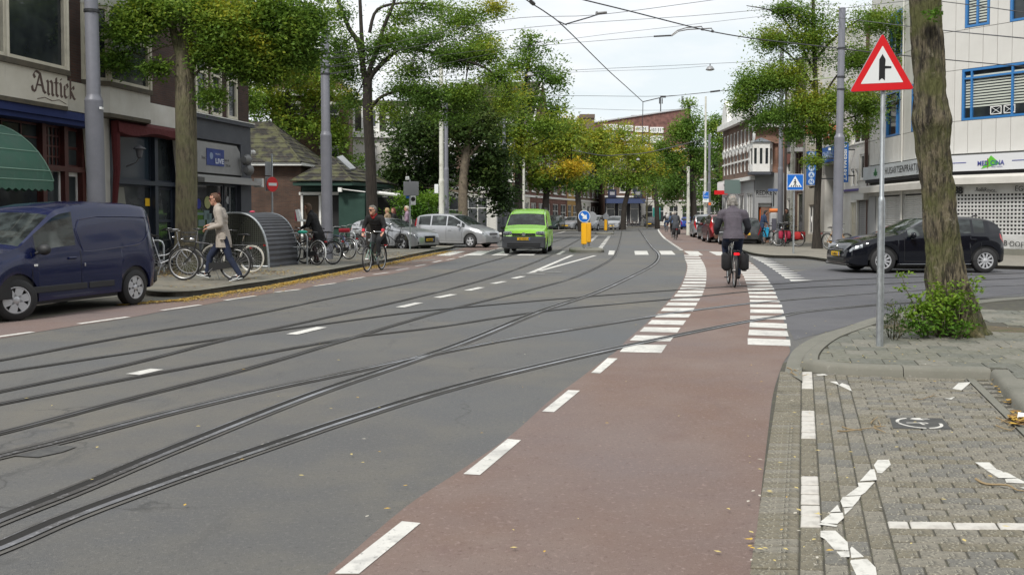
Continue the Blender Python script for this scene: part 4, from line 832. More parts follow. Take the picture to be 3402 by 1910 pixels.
# ---------------------------------------------------------------- generic row house
def house(label, P0, d, w, storeys, bays, wm, fm, ground, hs=3.4, dep=9, cat='house', group=None, roof='flat', gh=3.6, gm=None, name='row_house', parapet=0.3, trim=None, winw=0.5, winh=0.6, roofm=None, signs=None, lod=0):
    F = Fac(name, label, P0, d, cat, group); H = gh + storeys*hs; trim = trim or white_paint; gm = gm or glass_far
    hs_ = []; pit = w/bays
    for s_ in range(storeys):
        for i in range(bays):
            cx = pit*(i+0.5); ww = pit*winw; z0 = gh + s_*hs + hs*(1-winh)*0.45; hs_.append((cx-ww/2, cx+ww/2, z0, z0+hs*winh))
    gx = [(pit*(i+0.5)-pit*0.36, pit*(i+0.5)+pit*0.36, 0.5 if i % 2 == 0 else 0.08, gh-0.7) for i in range(bays)]
    b = MB(); wallmesh(b, 0, w, gh, H, hs_, depth=0.16); b.box(0.003,w-0.003,0.17,dep,0.0,H-0.003); b.build('wall', wm, F.o)
    b = MB(); wallmesh(b, 0, w, 0, gh-.002, gx, depth=0.16, y=-0.02); b.build('ground_floor', ground, F.o)
    for i, h in enumerate(hs_+gx): window(F.o, h[0]+.005, h[1]-.005, h[2]+.005, h[3]-.005, fm, gm, nz=(0.65,), nx=((0.5,) if (h[1]-h[0]) > 1.3 else ()), fr=0.09, y=0.12, each=False)
    b = MB(); b.box(-0.02,w+0.02,-0.25,0.15,H-0.1,H+parapet); b.box(-0.01,w+.01,-0.1,0.05,gh-0.12,gh+0.1)
    for h in hs_: b.box(h[0]-0.08,h[1]+0.08,-0.07,0.02,h[2]-0.12,h[2]-0.01); b.box(h[0]-0.06,h[1]+0.06,-0.035,0.02,h[3]+0.01,h[3]+0.2)
    b.build('trim', trim, F.o)
    rm = roofm or rooft
    if roof == 'gable':
        b = MB(); b.ext([(0,-0.05,H+parapet),(w,-0.05,H+parapet),(w/2,-0.05,H+w*0.62)],(0,0.3,0)); b.build('gable', wm, F.o)
        b = MB(); b.add([(-0.2,-0.1,H+parapet-.1),(w/2,-0.1,H+w*.62+.12),(w/2,dep,H+w*.62+.12),(-0.2,dep,H+parapet-.1),(w+.2,-0.1,H+parapet-.1),(w+.2,dep,H+parapet-.1)],[(0,1,2,3),(1,4,5,2)]); b.build('roof', rm, F.o)
        b = MB(); b.tube([(-0.2,-0.12,H+parapet-.08),(w/2,-0.12,H+w*.62+.15),(w+.2,-0.12,H+parapet-.08)],0.1,4); b.build('verge', trim, F.o)
    elif roof == 'mansard':
        b = MB(); b.ext([(0,0.1,H+parapet),(0,1.6,H+2.6),(0,dep,H+2.6),(0,dep,H+parapet)],(w,0,0)); b.build('roof', rm, F.o)
        for i in range(bays):
            cx = pit*(i+0.5); boxpart(F.o, 'dormer', trim, (cx-0.6,cx+0.6,0.1,1.4,H+parapet,H+parapet+1.7)); window(F.o, cx-0.42, cx+0.42, H+parapet+.3, H+parapet+1.5, fm, gm, y=0.1, th=0.06, each=False)
    else:
        boxpart(F.o, 'roof', mat('roof_felt',(0.06,0.06,0.06),0.9), (0.05,w-0.05,0.16,dep-.05,H,H+0.12))
    return F
# houses glimpsed behind the trees on the left
def at(u, Y): p = D(u, HOR, Y); return (p.x, p.y)
house('brown brick gabled house with white window frames seen through leaves behind the lodge roof', at(905,58), (1,0.12), 4.6, 2, 2, brown_brick, white_paint, brown_brick, roof='gable', hs=2.7, gh=3.4)
house('pale plastered villa with tall white windows behind the kiosk roof', at(1110,64), (1,0.15), 6.5, 1, 4, render_white, white_paint, render_white, hs=3.2, roof='mansard')
house('grey brick villa half hidden by the dark evergreen trees', at(1345,72), (1,0.25), 9, 1, 4, brown_brick, white_paint, render_white, hs=3.2, roof='mansard')
# left row far down the street
rd = Vector((14.6,55)).normalized()
def rowP(s): return (-4.0+rd.x*s, 80+rd.y*s)
RF = lambda u: ((u-CX)/FPX*80+4.0)/(rd.x-(u-CX)/FPX*rd.y)
us = [1600,1700,1760,1832,1884,1918,1962,2008]
labs = [('brown brick terrace house at the near end of the far left row',2,brown_brick,brown_brick,'flat',3),('tan brick terrace house behind the first yellow street tree',2,brown_brick,render_cream,'flat',2),('red brick house with an arched doorway behind the green van',2,red_brick,red_brick,'gable',3),('dark red brick house beside the orange front',3,red_brick,red_brick,'flat',2),('narrow ochre painted house between red brick and white bays',3,mat('ochre_paint',(0.4,0.24,0.07),0.8,var=[(1,(0.33,0.2,0.06),0.4,0.7,5)]),mat('ochre_paint',(0,0,0)),'flat',2),('white bay fronted house left of the dark shop',3,brown_brick,render_white,'flat',3),('house with white balcony slabs above a dark brown shopfront',3,brown_brick,mat('shop_brown',(0.06,0.04,0.035),0.7),'flat',3)]
for i,(lb,st,wm,gmn,rf,by) in enumerate(labs):
    s0, s1 = RF(us[i]), RF(us[i+1]); house(lb, rowP(s0), rd, s1-s0-0.02, st, by, wm, white_paint, gmn, roof=rf, group='terrace of houses far left', hs=3.1)
# dark shop with blue canopy
Fb = house('brown brick corner house over a black shop with blue canopy and two dark box signs', at(2009,138), (1,0.05), 5.2, 2, 3, brown_brick, white_paint, mat('shop_black',(0.012,0.013,0.02),0.6), gh=4.3, gm=glass_far)
boxpart(Fb.o, 'canopy', mat('canopy_blue',(0.04,0.06,0.14),0.7), (0.0,5.6,-1.6,-0.02,3.3,3.95))
for s_ in (0.9,4.6):
    bs = boxpart(Fb.o, 'box_sign', mat('sign_navy',(0.015,0.02,0.05),0.5), (s_-0.6,s_+0.6,-1.2,-1.0,4.1,5.3)); boxpart(bs, 'sign_print', mat('sign_pale',(0.3,0.3,0.33),0.6), (s_-0.35,s_+0.35,-1.21,-1.205,4.5,4.95))
Fw = house('brown and white corner block with tall windows at the bend of the street', at(2100,150), (1,-0.04), 10.5, 2, 6, brown_brick, white_paint, render_white, gh=3.9, winw=0.45, winh=0.75)
boxpart(Fw.o, 'cash_point', mat('cash_green',(0.05,0.3,0.26),0.4), (3.2,4.4,-0.06,-0.021,0.9,2.8))
b = MB()
for q, x_ in enumerate((1.0,2.0,6.2,7.0)):
    b.tube([(x_+0.7*math.sin(t*1.3)*t/6, -0.03, 1.4+0.4*math.sin(t*2+q)) for t in range(7)],0.05,4)
b.build('graffiti', black, Fw.o)
# big brick office with sloping roofline
YO = 250.0; ob = thing('brick_office_block', 'large brick office block with sloping roofline and white strip windows above the trees', 'building', (D(1960,720,YO).x,YO,0), 0.0)
OX = lambda u: D(u,720,YO).x - ob.location.x; OZ = lambda v: CH+(HOR-v)*YO/FPX
b = MB(); b.ext([(0,0,0),(OX(2290),0,0),(OX(2290),0,OZ(362)),(OX(1962),0,OZ(412))],(0,18,0)); b.build('wall', far_brick, ob)
b = MB(); b.ext([(-0.3,-0.4,OZ(413)),(OX(2290),-0.4,OZ(363)),(OX(2290),-0.4,OZ(359)),(-0.3,-0.4,OZ(409))],(0,19,0)); b.build('roof_edge', mat('roof_edge_grey',(0.4,0.4,0.41),0.6), ob)
for v0, v1 in ((415,434),(444,466),(476,495),(508,528)):
    for u0, u1 in ((1962,1996),(2003,2050),(2056,2102),(2108,2152),(2158,2202)):
        if v0 == 415 and u0 < 2000: continue
        dv = (u0-2003)*0.062
        window(ob, OX(u0), OX(u1), OZ(v1+dv), OZ(v0+dv), white_paint, mat('office_glass',(0.2,0.22,0.22),0.3,var=[(0.4,(0.4,0.42,0.4),0.45,0.55,2)]), nx=(.15,.3,.45,.55,.7,.85), fr=0.28, y=-0.02, th=0.25, each=False)
b = MB(); b.box(OX(2100),OX(2135),2,6,OZ(400),OZ(382)); b.box(OX(2208),OX(2225),2,4,OZ(380),OZ(368)); b.build('roof_plant', mat('plant_grey',(0.3,0.31,0.33),0.5), ob)
b = MB(); b.tube([(OX(2195),1,OZ(385)),(OX(2195),1,OZ(323))],0.15,5); b.tube([(OX(2266),1,OZ(370)),(OX(2266),1,OZ(320))],0.15,5)
for u in (2191,2200,2270): b.box(OX(u)-.12,OX(u)+.12,0.9,1.1,OZ(346),OZ(328))
b.build('roof_mast', dark_metal, ob)
b = MB(); b.box(OX(1925),OX(1961),-12,4,0,OZ(410)); b.box(OX(1915),OX(1962),-12.3,4.3,OZ(410),OZ(398)); b.build('side_wing', mat('wing_brown',(0.12,0.09,0.07),0.8), ob)
# houses filling the far end behind the right side trees
house('brown brick terrace far right behind the dark street trees', at(2215,135), (0.5,-1), 30, 2, 10, brown_brick, white_paint, render_white)
# ---------------------------------------------------------------- hair salon corner building
gy = mat('salon_grey', (0.31,0.315,0.32), 0.6, var=[(0.8,(0.27,0.275,0.28),0.4,0.7,5)])
Fr = Fac('salon_building', 'brown brick corner building with white bay and grey hair salon front', at(2505,52), (1,0.0))
rw = Fr.x(2604); z1 = 4.0
b = MB(); wallmesh(b, 0, rw, Fr.z(2520,575), Fr.z(2520,385), [(0.1,1.3,Fr.z(2520,555),Fr.z(2520,478))]); b.box(0.42,rw,0.17,8,0,Fr.z(2520,386)); b.build('wall', brickmat('salon_brick',(0.3,0.15,0.1),(0.24,0.12,0.085),(0.22,0.16,0.12)), Fr.o)
dz0 = Fr.z(2550,675)
b = MB(); wallmesh(b, 0, rw, 0, Fr.z(2520,575)-.002, [(0.22,0.98,0,dz0)], depth=0.4, y=-0.03); b.build('salon_front', gy, Fr.o)
window(Fr.o, 0.38, 0.82, 0.02, Fr.z(2550,690), mat('door_orange',(0.7,0.13,0.02),0.5), nz=(0.3,), fr=0.07, y=0.32, name='door'); boxpart(Fr.o, 'shutter_case', white_paint, (0.24,0.96,0.15,0.35,dz0-0.2,dz0-0.02))
lb_ = mat('letter_black',(0.01,0.01,0.01),0.5)
text('REDKEN', 0.34, lb_, Fr.o, (0.08,-0.036,Fr.z(2520,648)), bold=0.004, sx=0.88); text('5TH AVENUE NYC', 0.1, lb_, Fr.o, (0.1,-0.036,Fr.z(2520,656)), sx=1.0)
# white bay with zinc roof
b0, b1_ = Fr.x(2497,0.6), Fr.x(2575,0.6); zb0, zb1, zb2 = Fr.z(2520,573), Fr.z(2520,552), Fr.z(2520,478)
pl_ = [(b0,0.01),(b0,-0.7),(b1_-0.35,-0.7),(b1_,0.01)]
b = MB(); b.slab(pl_, zb0, zb1); b.slab(pl_, Fr.z(2520,492), zb2+.02); b.build('bay_panel', white_paint, Fr.o)
b = MB(); b.slab([(b0-.08,.01),(b0-.08,-.8),(b1_-.3,-.8),(b1_+.1,.01)], zb0-.16, zb0-.002); b.build('bay_base', slate, Fr.o)
b = MB(); bp_ = [(b0-.08,.01,zb2+.03),(b0-.08,-.8,zb2+.03),(b1_-.3,-.8,zb2+.03),(b1_+.1,.01,zb2+.03)]; ap = ((b0+b1_)/2,0.0,zb2+.32)
b.add(bp_+[ap],[(0,1,4),(1,2,4),(2,3,4)]); b.build('bay_roof', mat('zinc',(0.3,0.34,0.38),0.4,0.5), Fr.o)
for a, c, n in (((b0,-.7),(b1_-.35,-.7),3),((b1_-.35,-.7),(b1_,0.01),1),((b0,0.01),(b0,-.7),1)):
    L_ = math.hypot(c[0]-a[0],c[1]-a[1]); T = Matrix.Translation((a[0],a[1],0)) @ Matrix.Rotation(math.atan2(c[1]-a[1],c[0]-a[0]),4,'Z')
    for i in range(n): window(Fr.o, L_*i/n, L_*(i+1)/n-.01, zb1+.001, Fr.z(2520,492)-.001, white_paint, fr=0.07, y=0.08, T=T, th=0.08)
boxpart(Fr.o, 'cornice', white_paint, (-0.35,rw+.1,-0.4,0.0,Fr.z(2520,425),Fr.z(2520,414)), (-0.2,rw+.05,-0.2,-0.002,Fr.z(2520,410),Fr.z(2520,395)), (-0.45,rw+.1,-0.5,0.0,Fr.z(2520,392),Fr.z(2520,380)))
b = MB(); b.lathe([(0.0,-.05),(0.28,0.0),(0.26,0.02),(0,-.02)],(Fr.x(2502,.5),-0.5,Fr.z(2502,455)),14,'x'); b.build('satellite_dish', white_paint, Fr.o)
Fs = Fac('salon_side_terrace', 'brown brick terrace with white sills and gables running back from the salon corner', at(2400,60.5), (-(0.07*8.5+0.0)-0.0+0.0-0.0 if False else 13.19-at(2400,60.5)[0], 52-60.5))
fw = math.hypot(13.19-at(2400,60.5)[0], 8.5)
hs_ = []
for s_, (za, zc_) in enumerate(((3.95,5.25),(5.55,6.4))):
    for i in range(9): cx = fw*(i+0.5)/9; hs_.append((cx-0.28,cx+0.28,za,zc_))
b = MB(); wallmesh(b, 0, fw, 3.5, 7.0, hs_); b.build('wall', brown_brick, Fs.o)
for i, h in enumerate(hs_): window(Fs.o, h[0], h[1], h[2], h[3], white_paint, glass_far, fr=0.07, each=False)
b = MB(); b.box(-0.1,fw+.1,-0.25,0,3.4,3.6); b.box(0,fw,-0.06,0,5.3,5.42); b.box(0,fw,-0.05,0,4.55,4.64); b.box(-0.1,fw+.1,-0.35,0.1,6.75,7.05)
for i in range(3): c_ = fw*(i+.5)/3; b.ext([(c_-0.9,-0.2,7.05),(c_+0.9,-0.2,7.05),(c_+0.6,-0.2,8.0),(c_,-0.2,8.5),(c_-0.6,-0.2,8.0)],(0,0.4,0))
for i in range(9): c_ = fw*(i+0.5)/9; b.lathe([(0,-.06),(0.3,-.06),(0.3,0),(0,0)],(c_,-0.0,5.25+0.02),12,'y')
b.build('trim', white_paint, Fs.o)
gx = [(fw*(i+.5)/4-0.75,fw*(i+.5)/4+0.75,0.4,2.7) for i in range(4)]
b = MB(); wallmesh(b, 0, fw, 0, 3.4, gx, y=-0.02); b.build('shop_front', gy, Fs.o)
for g_ in gx: window(Fs.o, g_[0], g_[1], g_[2], g_[3], white_paint, glass_far, nx=(.33,.66), fr=0.08, y=0.1)
boxpart(Fs.o, 'projecting_sign', mat('green_grey',(0.12,0.17,0.16),0.6), (fw-2.6,fw-2.5,-1.1,-0.2,2.7,3.5)); boxpart(Fs.o, 'projecting_sign', red_sign, (fw-6.6,fw-6.5,-0.9,-0.1,2.75,3.0))
boxpart(Fs.o, 'wall_sign', mat('shop_white',(0.6,0.6,0.6),0.6), (fw-7.2,fw-7.1,-.6,-0.1,3.0,3.5))
# ---------------------------------------------------------------- right row: supermarket terrace
dH = (-0.034,-1); Hp = (16.7,37.3)
def linep(u): k = (u-CX)/FPX; Y = 15.43/(k-0.034); return (k*Y, Y)
def row3(name, label, u0, u1, wm, cat='house'):
    P = linep(u0); Q = linep(u1); F = Fac(name, label, P, dH, cat); F.w = (Vector(P)-Vector(Q)).length-.01; return F
F1 = row3('stucco_house', 'pale stucco house with purple strip between the medical centre and the supermarket', 2795, 2887, render_white)
h1 = [(F1.x(2852),F1.x(2884),F1.z(2868,596),F1.z(2868,512)),(F1.x(2824),F1.x(2835),F1.z(2830,618),F1.z(2830,562)),(F1.x(2838),F1.x(2847),F1.z(2842,618),F1.z(2842,562)),(F1.x(2828),F1.x(2884),F1.z(2850,478),F1.z(2850,415)),(F1.x(2846),F1.x(2884),0.1,F1.z(2866,665)),(F1.x(2824),F1.x(2842),0.05,F1.z(2833,673))]
b = MB(); wallmesh(b, 0, F1.w, 0, 11, h1, depth=0.2); b.box(0,F1.w,0.25,9,0,10.98); b.build('wall', render_white, F1.o)
for i in (0,1,2,3): window(F1.o, *h1[i], white_paint, nx=((.4,.75) if i in (0,3) else ()), fr=0.09, y=0.12)
window(F1.o, *h1[5], cream_paint, nx=(.5,), nz=(.5,), fr=0.09, y=0.15, name='door', gm=render_cream)
def shutter(F, x0, x1, z0, z1, m, y=0.1, pitch=0.075, name='roller_shutter', casem=None):
    """roller shutter of separate curved slats in a case"""
    fr_ = boxpart(F.o, name, casem or m, (x0,x0+0.05,y-0.06,y,z0,z1), (x1-0.05,x1,y-0.06,y,z0,z1)); z = z0; b = MB(); n = 0
    me0 = MB(); h_ = pitch; me0.add([(x0+.05,0,0.004),(x1-.05,0,0.004),(x1-.05,-0.012,h_*.3),(x0+.05,-0.012,h_*.3),(x1-.05,-0.012,h_*.75),(x0+.05,-0.012,h_*.75),(x1-.05,0.004,h_),(x0+.05,0.004,h_)],[(0,1,2,3),(3,2,4,5),(5,4,6,7)])
    me = bpy.data.meshes.new('slat'); me.from_pydata(me0.v,[],me0.f); me.materials.append(m)
    while z+pitch <= z1+0.001:
        o = link('slat', me, fr_); o.location = (0,y-0.015,z); z += pitch
    boxpart(fr_, 'backing', black, (x0+.05,x1-.05,y-.006,y-.002,z0,z1))
    return fr_
alu = mat('shutter_alu', (0.36,0.36,0.365), 0.5, 0.3, var=[(3,(0.27,0.27,0.275),0.4,0.7,6)]); alu_l = mat('shutter_pale', (0.55,0.55,0.54), 0.5, 0.2, var=[(2.5,(0.42,0.42,0.41),0.45,0.75,6)])
shutter(F1, h1[4][0], h1[4][1], 0.1, h1[4][3], alu, y=0.14, pitch=0.09)
boxpart(F1.o, 'shutter_case', mat('case_pale',(0.5,0.5,0.48),0.6), (h1[4][0]-.1,h1[4][1]+.05,-0.25,0.0,h1[4][3]+.0,h1[4][3]+0.3)); boxpart(F1.o, 'purple_strip', mat('strip_purple',(0.1,0.08,0.24),0.5), (F1.x(2803),F1.w-.05,-0.12,-0.002,F1.z(2850,634),F1.z(2850,627)))
boxpart(F1.o, 'string_course', render_white, (0,F1.w,-0.06,-.002,F1.z(2850,480),F1.z(2850,476.5)),(F1.x(2848),F1.w,-0.05,-.003,F1.z(2866,600),F1.z(2866,597)))
b = MB(); b.tube([(F1.w-0.35,-0.08,F1.z(2866,560)),(F1.w-0.35,-0.08,11)],0.06,8); b.tube([(F1.w-.1,-0.08,0),(F1.w-.1,-0.08,11)],0.035,8); b.build('drainpipe', mat('pipe_brown',(0.09,0.05,0.04),0.6), F1.o)
F2 = row3('supermarket_building', 'supermarket house with blue signs and dark passage behind the slim street tree', 2726, 2795, render_white, 'building')
h2 = [(F2.x(2738),F2.x(2790),0.0,F2.z(2760,545))]
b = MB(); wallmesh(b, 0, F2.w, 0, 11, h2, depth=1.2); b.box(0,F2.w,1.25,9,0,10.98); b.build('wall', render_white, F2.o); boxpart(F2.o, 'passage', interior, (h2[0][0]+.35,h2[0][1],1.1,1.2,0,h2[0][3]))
sb_ = mat('shop_blue', (0.02,0.11,0.4), 0.45, coat=0.2, var=[(1.5,(0.03,0.14,0.42),0.4,0.7,4)]); spale = mat('sign_pale_blue', (0.5,0.6,0.72), 0.5)
bs = boxpart(F2.o, 'name_board', sb_, (F2.x(2728,.2),F2.x(2792,.2),-0.25,-0.1,F2.z(2748,542),F2.z(2748,492)))
text('SAHAN', 0.62, spale, bs, (F2.x(2733,.2),-0.26,F2.z(2748,534)), sx=0.9, bold=0.01)
cs = boxpart(F2.o, 'comb_sign', mat('sign_coral',(0.6,0.16,0.1),0.5), (F2.x(2735,1),F2.x(2735,1)+0.12,-2.0,-0.3,F2.z(2748,461),F2.z(2748,430)))
# fascia sign seen square-on hangs out over the pavement
sg = thing('hanging_shop_sign', 'coral and white box sign hanging out above the blue supermarket board', 'sign', (D(2735,720,50).x,50,D(2735,460,50).z), 0.0)
wS = D(2822,720,50).x-D(2735,720,50).x; boxpart(sg, 'sign_box', mat('sign_coral',(0,0,0)), (0,wS,0,0.15,0,0.52)); boxpart(sg, 'white_band', sign_white, (0.02,wS-.02,-0.004,-.001,0.14,0.3)); text('DOMINO', 0.16, lb_, sg, (0.06,-0.008,0.16), sx=1.6); boxpart(sg, 'bracket', wood, (0,wS,0.02,0.12,-0.32,-0.004)); boxpart(sg, 'bracket_arm', dark_metal, (wS-.1,wS+1.6,0.04,0.1,0.1,0.16))
vs_ = thing('vertical_shop_sign', 'tall blue vertical supermarket sign right of the big grey pole', 'sign', (D(2790,720,47.5).x,47.5,D(2790,606,47.5).z), 0.0)
wV = D(2817,720,47.5).x-D(2790,720,47.5).x; hV = D(2790,473,47.5).z-D(2790,606,47.5).z; boxpart(vs_, 'sign_box', sb_, (0,wV,0,0.12,0,hV)); boxpart(vs_, 'bracket_arm', dark_metal, (wV,wV+0.9,0.04,0.08,0.3,0.36),(wV,wV+0.9,0.04,0.08,hV-.4,hV-.34))
text('SUPERMARKT', 0.3, sign_white, vs_, (0.1,-0.006,hV-0.06), rot=(R(90),R(90),0), sx=1.0, bold=0.006)
vl = thing('round_letter_sign', 'blue vertical sign with round white letter discs left of the slim street tree', 'sign', (D(2679,720,50).x,50,D(2679,615,50).z), 0.0)
wL = D(2709,720,50).x-D(2679,720,50).x; hL = D(2679,503,50).z-D(2679,615,50).z; boxpart(vl, 'sign_box', sb_, (0,wL,0,0.12,0,hL)); boxpart(vl, 'bracket_arm', dark_metal, (wL,wL+1.7,0.04,0.08,0.3,0.36),(wL,wL+1.7,0.04,0.08,hL-.4,hL-.34))
for i, ch in enumerate('SAHAN'):
    cz = hL*(0.9-0.2*i); b = MB(); b.lathe([(0,-.004),(0.155,-.004),(0.155,0),(0,0)],(wL/2,-0.003,cz),16,'y'); d_ = b.build('letter_disc', spale, vl); text(ch, 0.26, sb_, d_, (wL/2,-0.009,cz-0.09), align='CENTER', bold=0.006)
F3 = row3('white_shop_house', 'narrow white painted house with closed windows behind the round letter sign', 2672, 2726, render_cream)
h3 = [(F3.x(2686),F3.x(2704),0.4,F3.z(2700,680)),(F3.x(2684),F3.x(2704),F3.z(2700,480),F3.z(2700,450)),(F3.x(2684),F3.x(2706),F3.z(2700,625),F3.z(2700,618))]
b = MB(); wallmesh(b, 0, F3.w, 0, 11, h3); b.box(0,F3.w,0.2,9,0,10.98); b.build('wall', render_cream, F3.o)
for h in h3[:2]: window(F3.o, *h, white_paint, nx=(.5,), fr=0.1, y=0.1)
b = MB(); b.tube([(0.05,-0.08,0),(0.05,-0.08,11)],0.06,8); b.build('drainpipe', mat('pipe_grey',(0.16,0.16,0.16),0.6), F3.o)
F4 = row3('brick_balcony_house', 'brown brick house with grey balcony slab in the right hand row', 2640, 2672, brown_brick)
h4 = [(F4.x(2646),F4.x(2652),F4.z(2650,590),F4.z(2650,512)),(F4.x(2656),F4.x(2668),F4.z(2650,590),F4.z(2650,512)),(F4.x(2646),F4.x(2668),0.3,F4.z(2650,640))]
b = MB(); wallmesh(b, 0, F4.w, 0, 11, h4); b.box(0,F4.w,0.2,9,0,10.98); b.build('wall', brown_brick, F4.o)
for h in h4: window(F4.o, *h, cream_paint, glass_far, fr=0.12, y=0.1, each=False)
boxpart(F4.o, 'balcony', gy, (0,F4.w,-0.9,-.01,F4.z(2650,510),F4.z(2650,496))); boxpart(F4.o, 'balcony_rail', slate, (0,F4.w,-0.9,-0.85,F4.z(2650,495),F4.z(2650,450)))
F5 = row3('arched_house', 'white plastered house with brick arched window at the far end of the right row', 2604, 2640, render_white)
h5 = [(F5.x(2612),F5.x(2624),F5.z(2618,575),F5.z(2618,500)),(F5.x(2614),F5.x(2634),0.1,F5.z(2620,660))]
b = MB(); wallmesh(b, 0, F5.w, 0, 10, h5); b.box(0,F5.w,0.2,9,0,9.98); b.build('wall', render_white, F5.o)
for h in h5: window(F5.o, *h, white_paint, glass_far, fr=0.1, y=0.1, each=False)
b = MB(); b.lathe([(0,-.05),(0.9,-.05),(0.9,0),(0,0)],((h5[0][0]+h5[0][1])/2,-0.002,h5[0][3]),16,'y'); b.build('brick_arch', mat('arch_red',(0.2,0.07,0.05),0.8), F5.o)
# ---------------------------------------------------------------- medical centre (white panels, blue windows)
panel = mat('facade_panel', (0.57,0.56,0.53), 0.6, var=[(0.7,(0.5,0.49,0.46),0.4,0.7,6),(2.5,(0.5,0.48,0.42),0.62,0.85,6,(1,1,0.15))])
frame_blue = mat('frame_blue', (0.03,0.16,0.4), 0.4, coat=0.2); blind = mat('blind_slat', (0.5,0.53,0.47), 0.7)
med = Fac('medical_centre', 'white panelled medical centre with blue windows and graffitied roller shutters', Hp, (0.584,-0.811), 'building')
pl_ = [(-0.002,0.03),(9.5,0.03),(9.5,10),(0,10)]
def mfrm(F, T=None):
    pass
wl = 9.5
mw = [(0.82,3.9,5.05,7.0),(4.6,7.6,5.05,7.0),(0.9,1.85,8.55,10.5),(2.6,4.0,8.5,10.5),(5.0,7.0,8.5,10.5)]
Hw = 8.1
T2 = Matrix.Rotation(math.atan2(-1,-0.034)-math.atan2(-0.811,0.584),4,'Z')
# second face frame: x' runs from far end to the corner
fx_ = Vector((-0.034,-1)).normalized(); c0_ = Vector(Hp) - fx_*Hw
def toloc(Pw): v = Vector(Pw)-Vector(Hp); d_ = med.d; return Vector((v.dot(d_), v.dot(med.y), 0))
TH = Matrix.Translation(toloc(c0_)) @ T2
HF = Fac.__new__(Fac); HF.d = fx_; HF.y = Vector((-fx_.y, fx_.x)); HF.P = c0_; HF.z0 = 0.1; HF.o = med.o
hw = [(HF.x(2938),HF.x(2984),4.95,6.95),(HF.x(3022),HF.x(3048),4.95,6.95),(HF.x(2946),HF.x(2988),8.4,10.4),(HF.x(3022),HF.x(3048),8.4,10.4)]
b = MB(); wallmesh(b,0,wl,2.4,13,mw,depth=0.25,y=0.05); b.T = TH; wallmesh(b,0,Hw,2.4,13,hw,depth=0.25,y=0.05); b.T = None
b.box(2.8,wl,1.4,9,0,12.9); b.build('wall', mat('panel_backing',(0.12,0.12,0.11),0.9), med.o)
pmesh = {}
def panels(L_, wins, zs, T, wid=0.54):
    for j in range(len(zs)-1):
        x = 0
        while x < L_-0.05:
            x1 = min(x+wid, L_); rects = [(x,x1,zs[j],zs[j+1])]
            for w in wins:
                nr = []
                for r in rects:
                    if r[1] <= w[0] or r[0] >= w[1] or r[3] <= w[2] or r[2] >= w[3]: nr.append(r); continue
                    if r[0] < w[0]-.03: nr.append((r[0],w[0],r[2],r[3]))
                    if r[1] > w[1]+.03: nr.append((w[1],r[1],r[2],r[3]))
                    a_, c_ = max(r[0],w[0]), min(r[1],w[1])
                    if r[2] < w[2]-.03: nr.append((a_,c_,r[2],w[2]))
                    if r[3] > w[3]+.03: nr.append((a_,c_,w[3],r[3]))
                rects = nr
            for r in rects:
                dx_, dz_ = r[1]-r[0], r[3]-r[2]
                if dx_ < .04 or dz_ < .04: continue
                k_ = (round(dx_,3), round(dz_,3))
                if k_ not in pmesh:
                    q = MB(); g = 0.006; q.add([(g,0.045,g),(dx_-g,0.045,g),(dx_-g,0.045,dz_-g),(g,0.045,dz_-g),(g+.004,0,g+.004),(dx_-g-.004,0,g+.004),(dx_-g-.004,0,dz_-g-.004),(g+.004,0,dz_-g-.004)],[(4,5,6,7),(0,1,5,4),(1,2,6,5),(2,3,7,6),(3,0,4,7)])
                    me = bpy.data.meshes.new('facade_panel'); me.from_pydata(q.v,[],q.f); me.materials.append(panel); pmesh[k_] = me
                o = link('facade_panel', pmesh[k_], med.o); o.matrix_local = T @ Matrix.Translation((r[0],rnd.uniform(-.002,.002),r[2]))
            x = x1
panels(wl, mw, [3.8,5.05,7.0,8.5,10.5,12.9], Matrix.Identity(4)); panels(Hw, hw, [3.8,4.95,6.95,8.4,10.4,12.9], TH, 0.62)
def bluewin(w, T=None, nx=(), nz=(), bl=0.75):
    wo = window(med.o, w[0]+.01, w[1]-.01, w[2]+.01, w[3]-.01, frame_blue, nx=nx, nz=nz, fr=0.085, y=0.12, th=0.13, T=T)
    b = MB(); b.T = T; z = w[3]-0.25
    while z > w[3]-(w[3]-w[2])*bl: b.box(w[0]+.12,w[1]-.12,0.082,0.09,z-0.055,z); z -= 0.105
    tag(b.build('blind', blind, wo), kind='stuff')
bluewin(mw[0], nx=(0.12,0.62), nz=(0.82,)); bluewin(mw[1], nx=(0.4,), nz=(0.82,)); bluewin(mw[2], nx=(.5,), bl=0.9); bluewin(mw[3], nx=(.5,), bl=0.15); bluewin(mw[4], nx=(.5,))
bluewin(hw[0], TH, nx=(0.75,), nz=(0.8,), bl=0.05); bluewin(hw[1], TH, nz=(0.8,), bl=0.1); bluewin(hw[2], TH, nx=(.5,), bl=0.05); bluewin(hw[3], TH, bl=.1)
b = MB()
for x_ in (1.9,2.4): 
    for q in ((x_,x_+.42,5.2,5.23),(x_,x_+.42,5.48,5.51),(x_,x_+.03,5.2,5.5),(x_+.39,x_+.42,5.2,5.5)): b.box(q[0],q[1],0.06,0.075,q[2],q[3])
    b.tube([(x_,.068,5.2),(x_+.42,.068,5.5)],.01,4); b.tube([(x_,.068,5.5),(x_+.42,.068,5.2)],.01,4)
b.build('window_crate', white_paint, med.o)
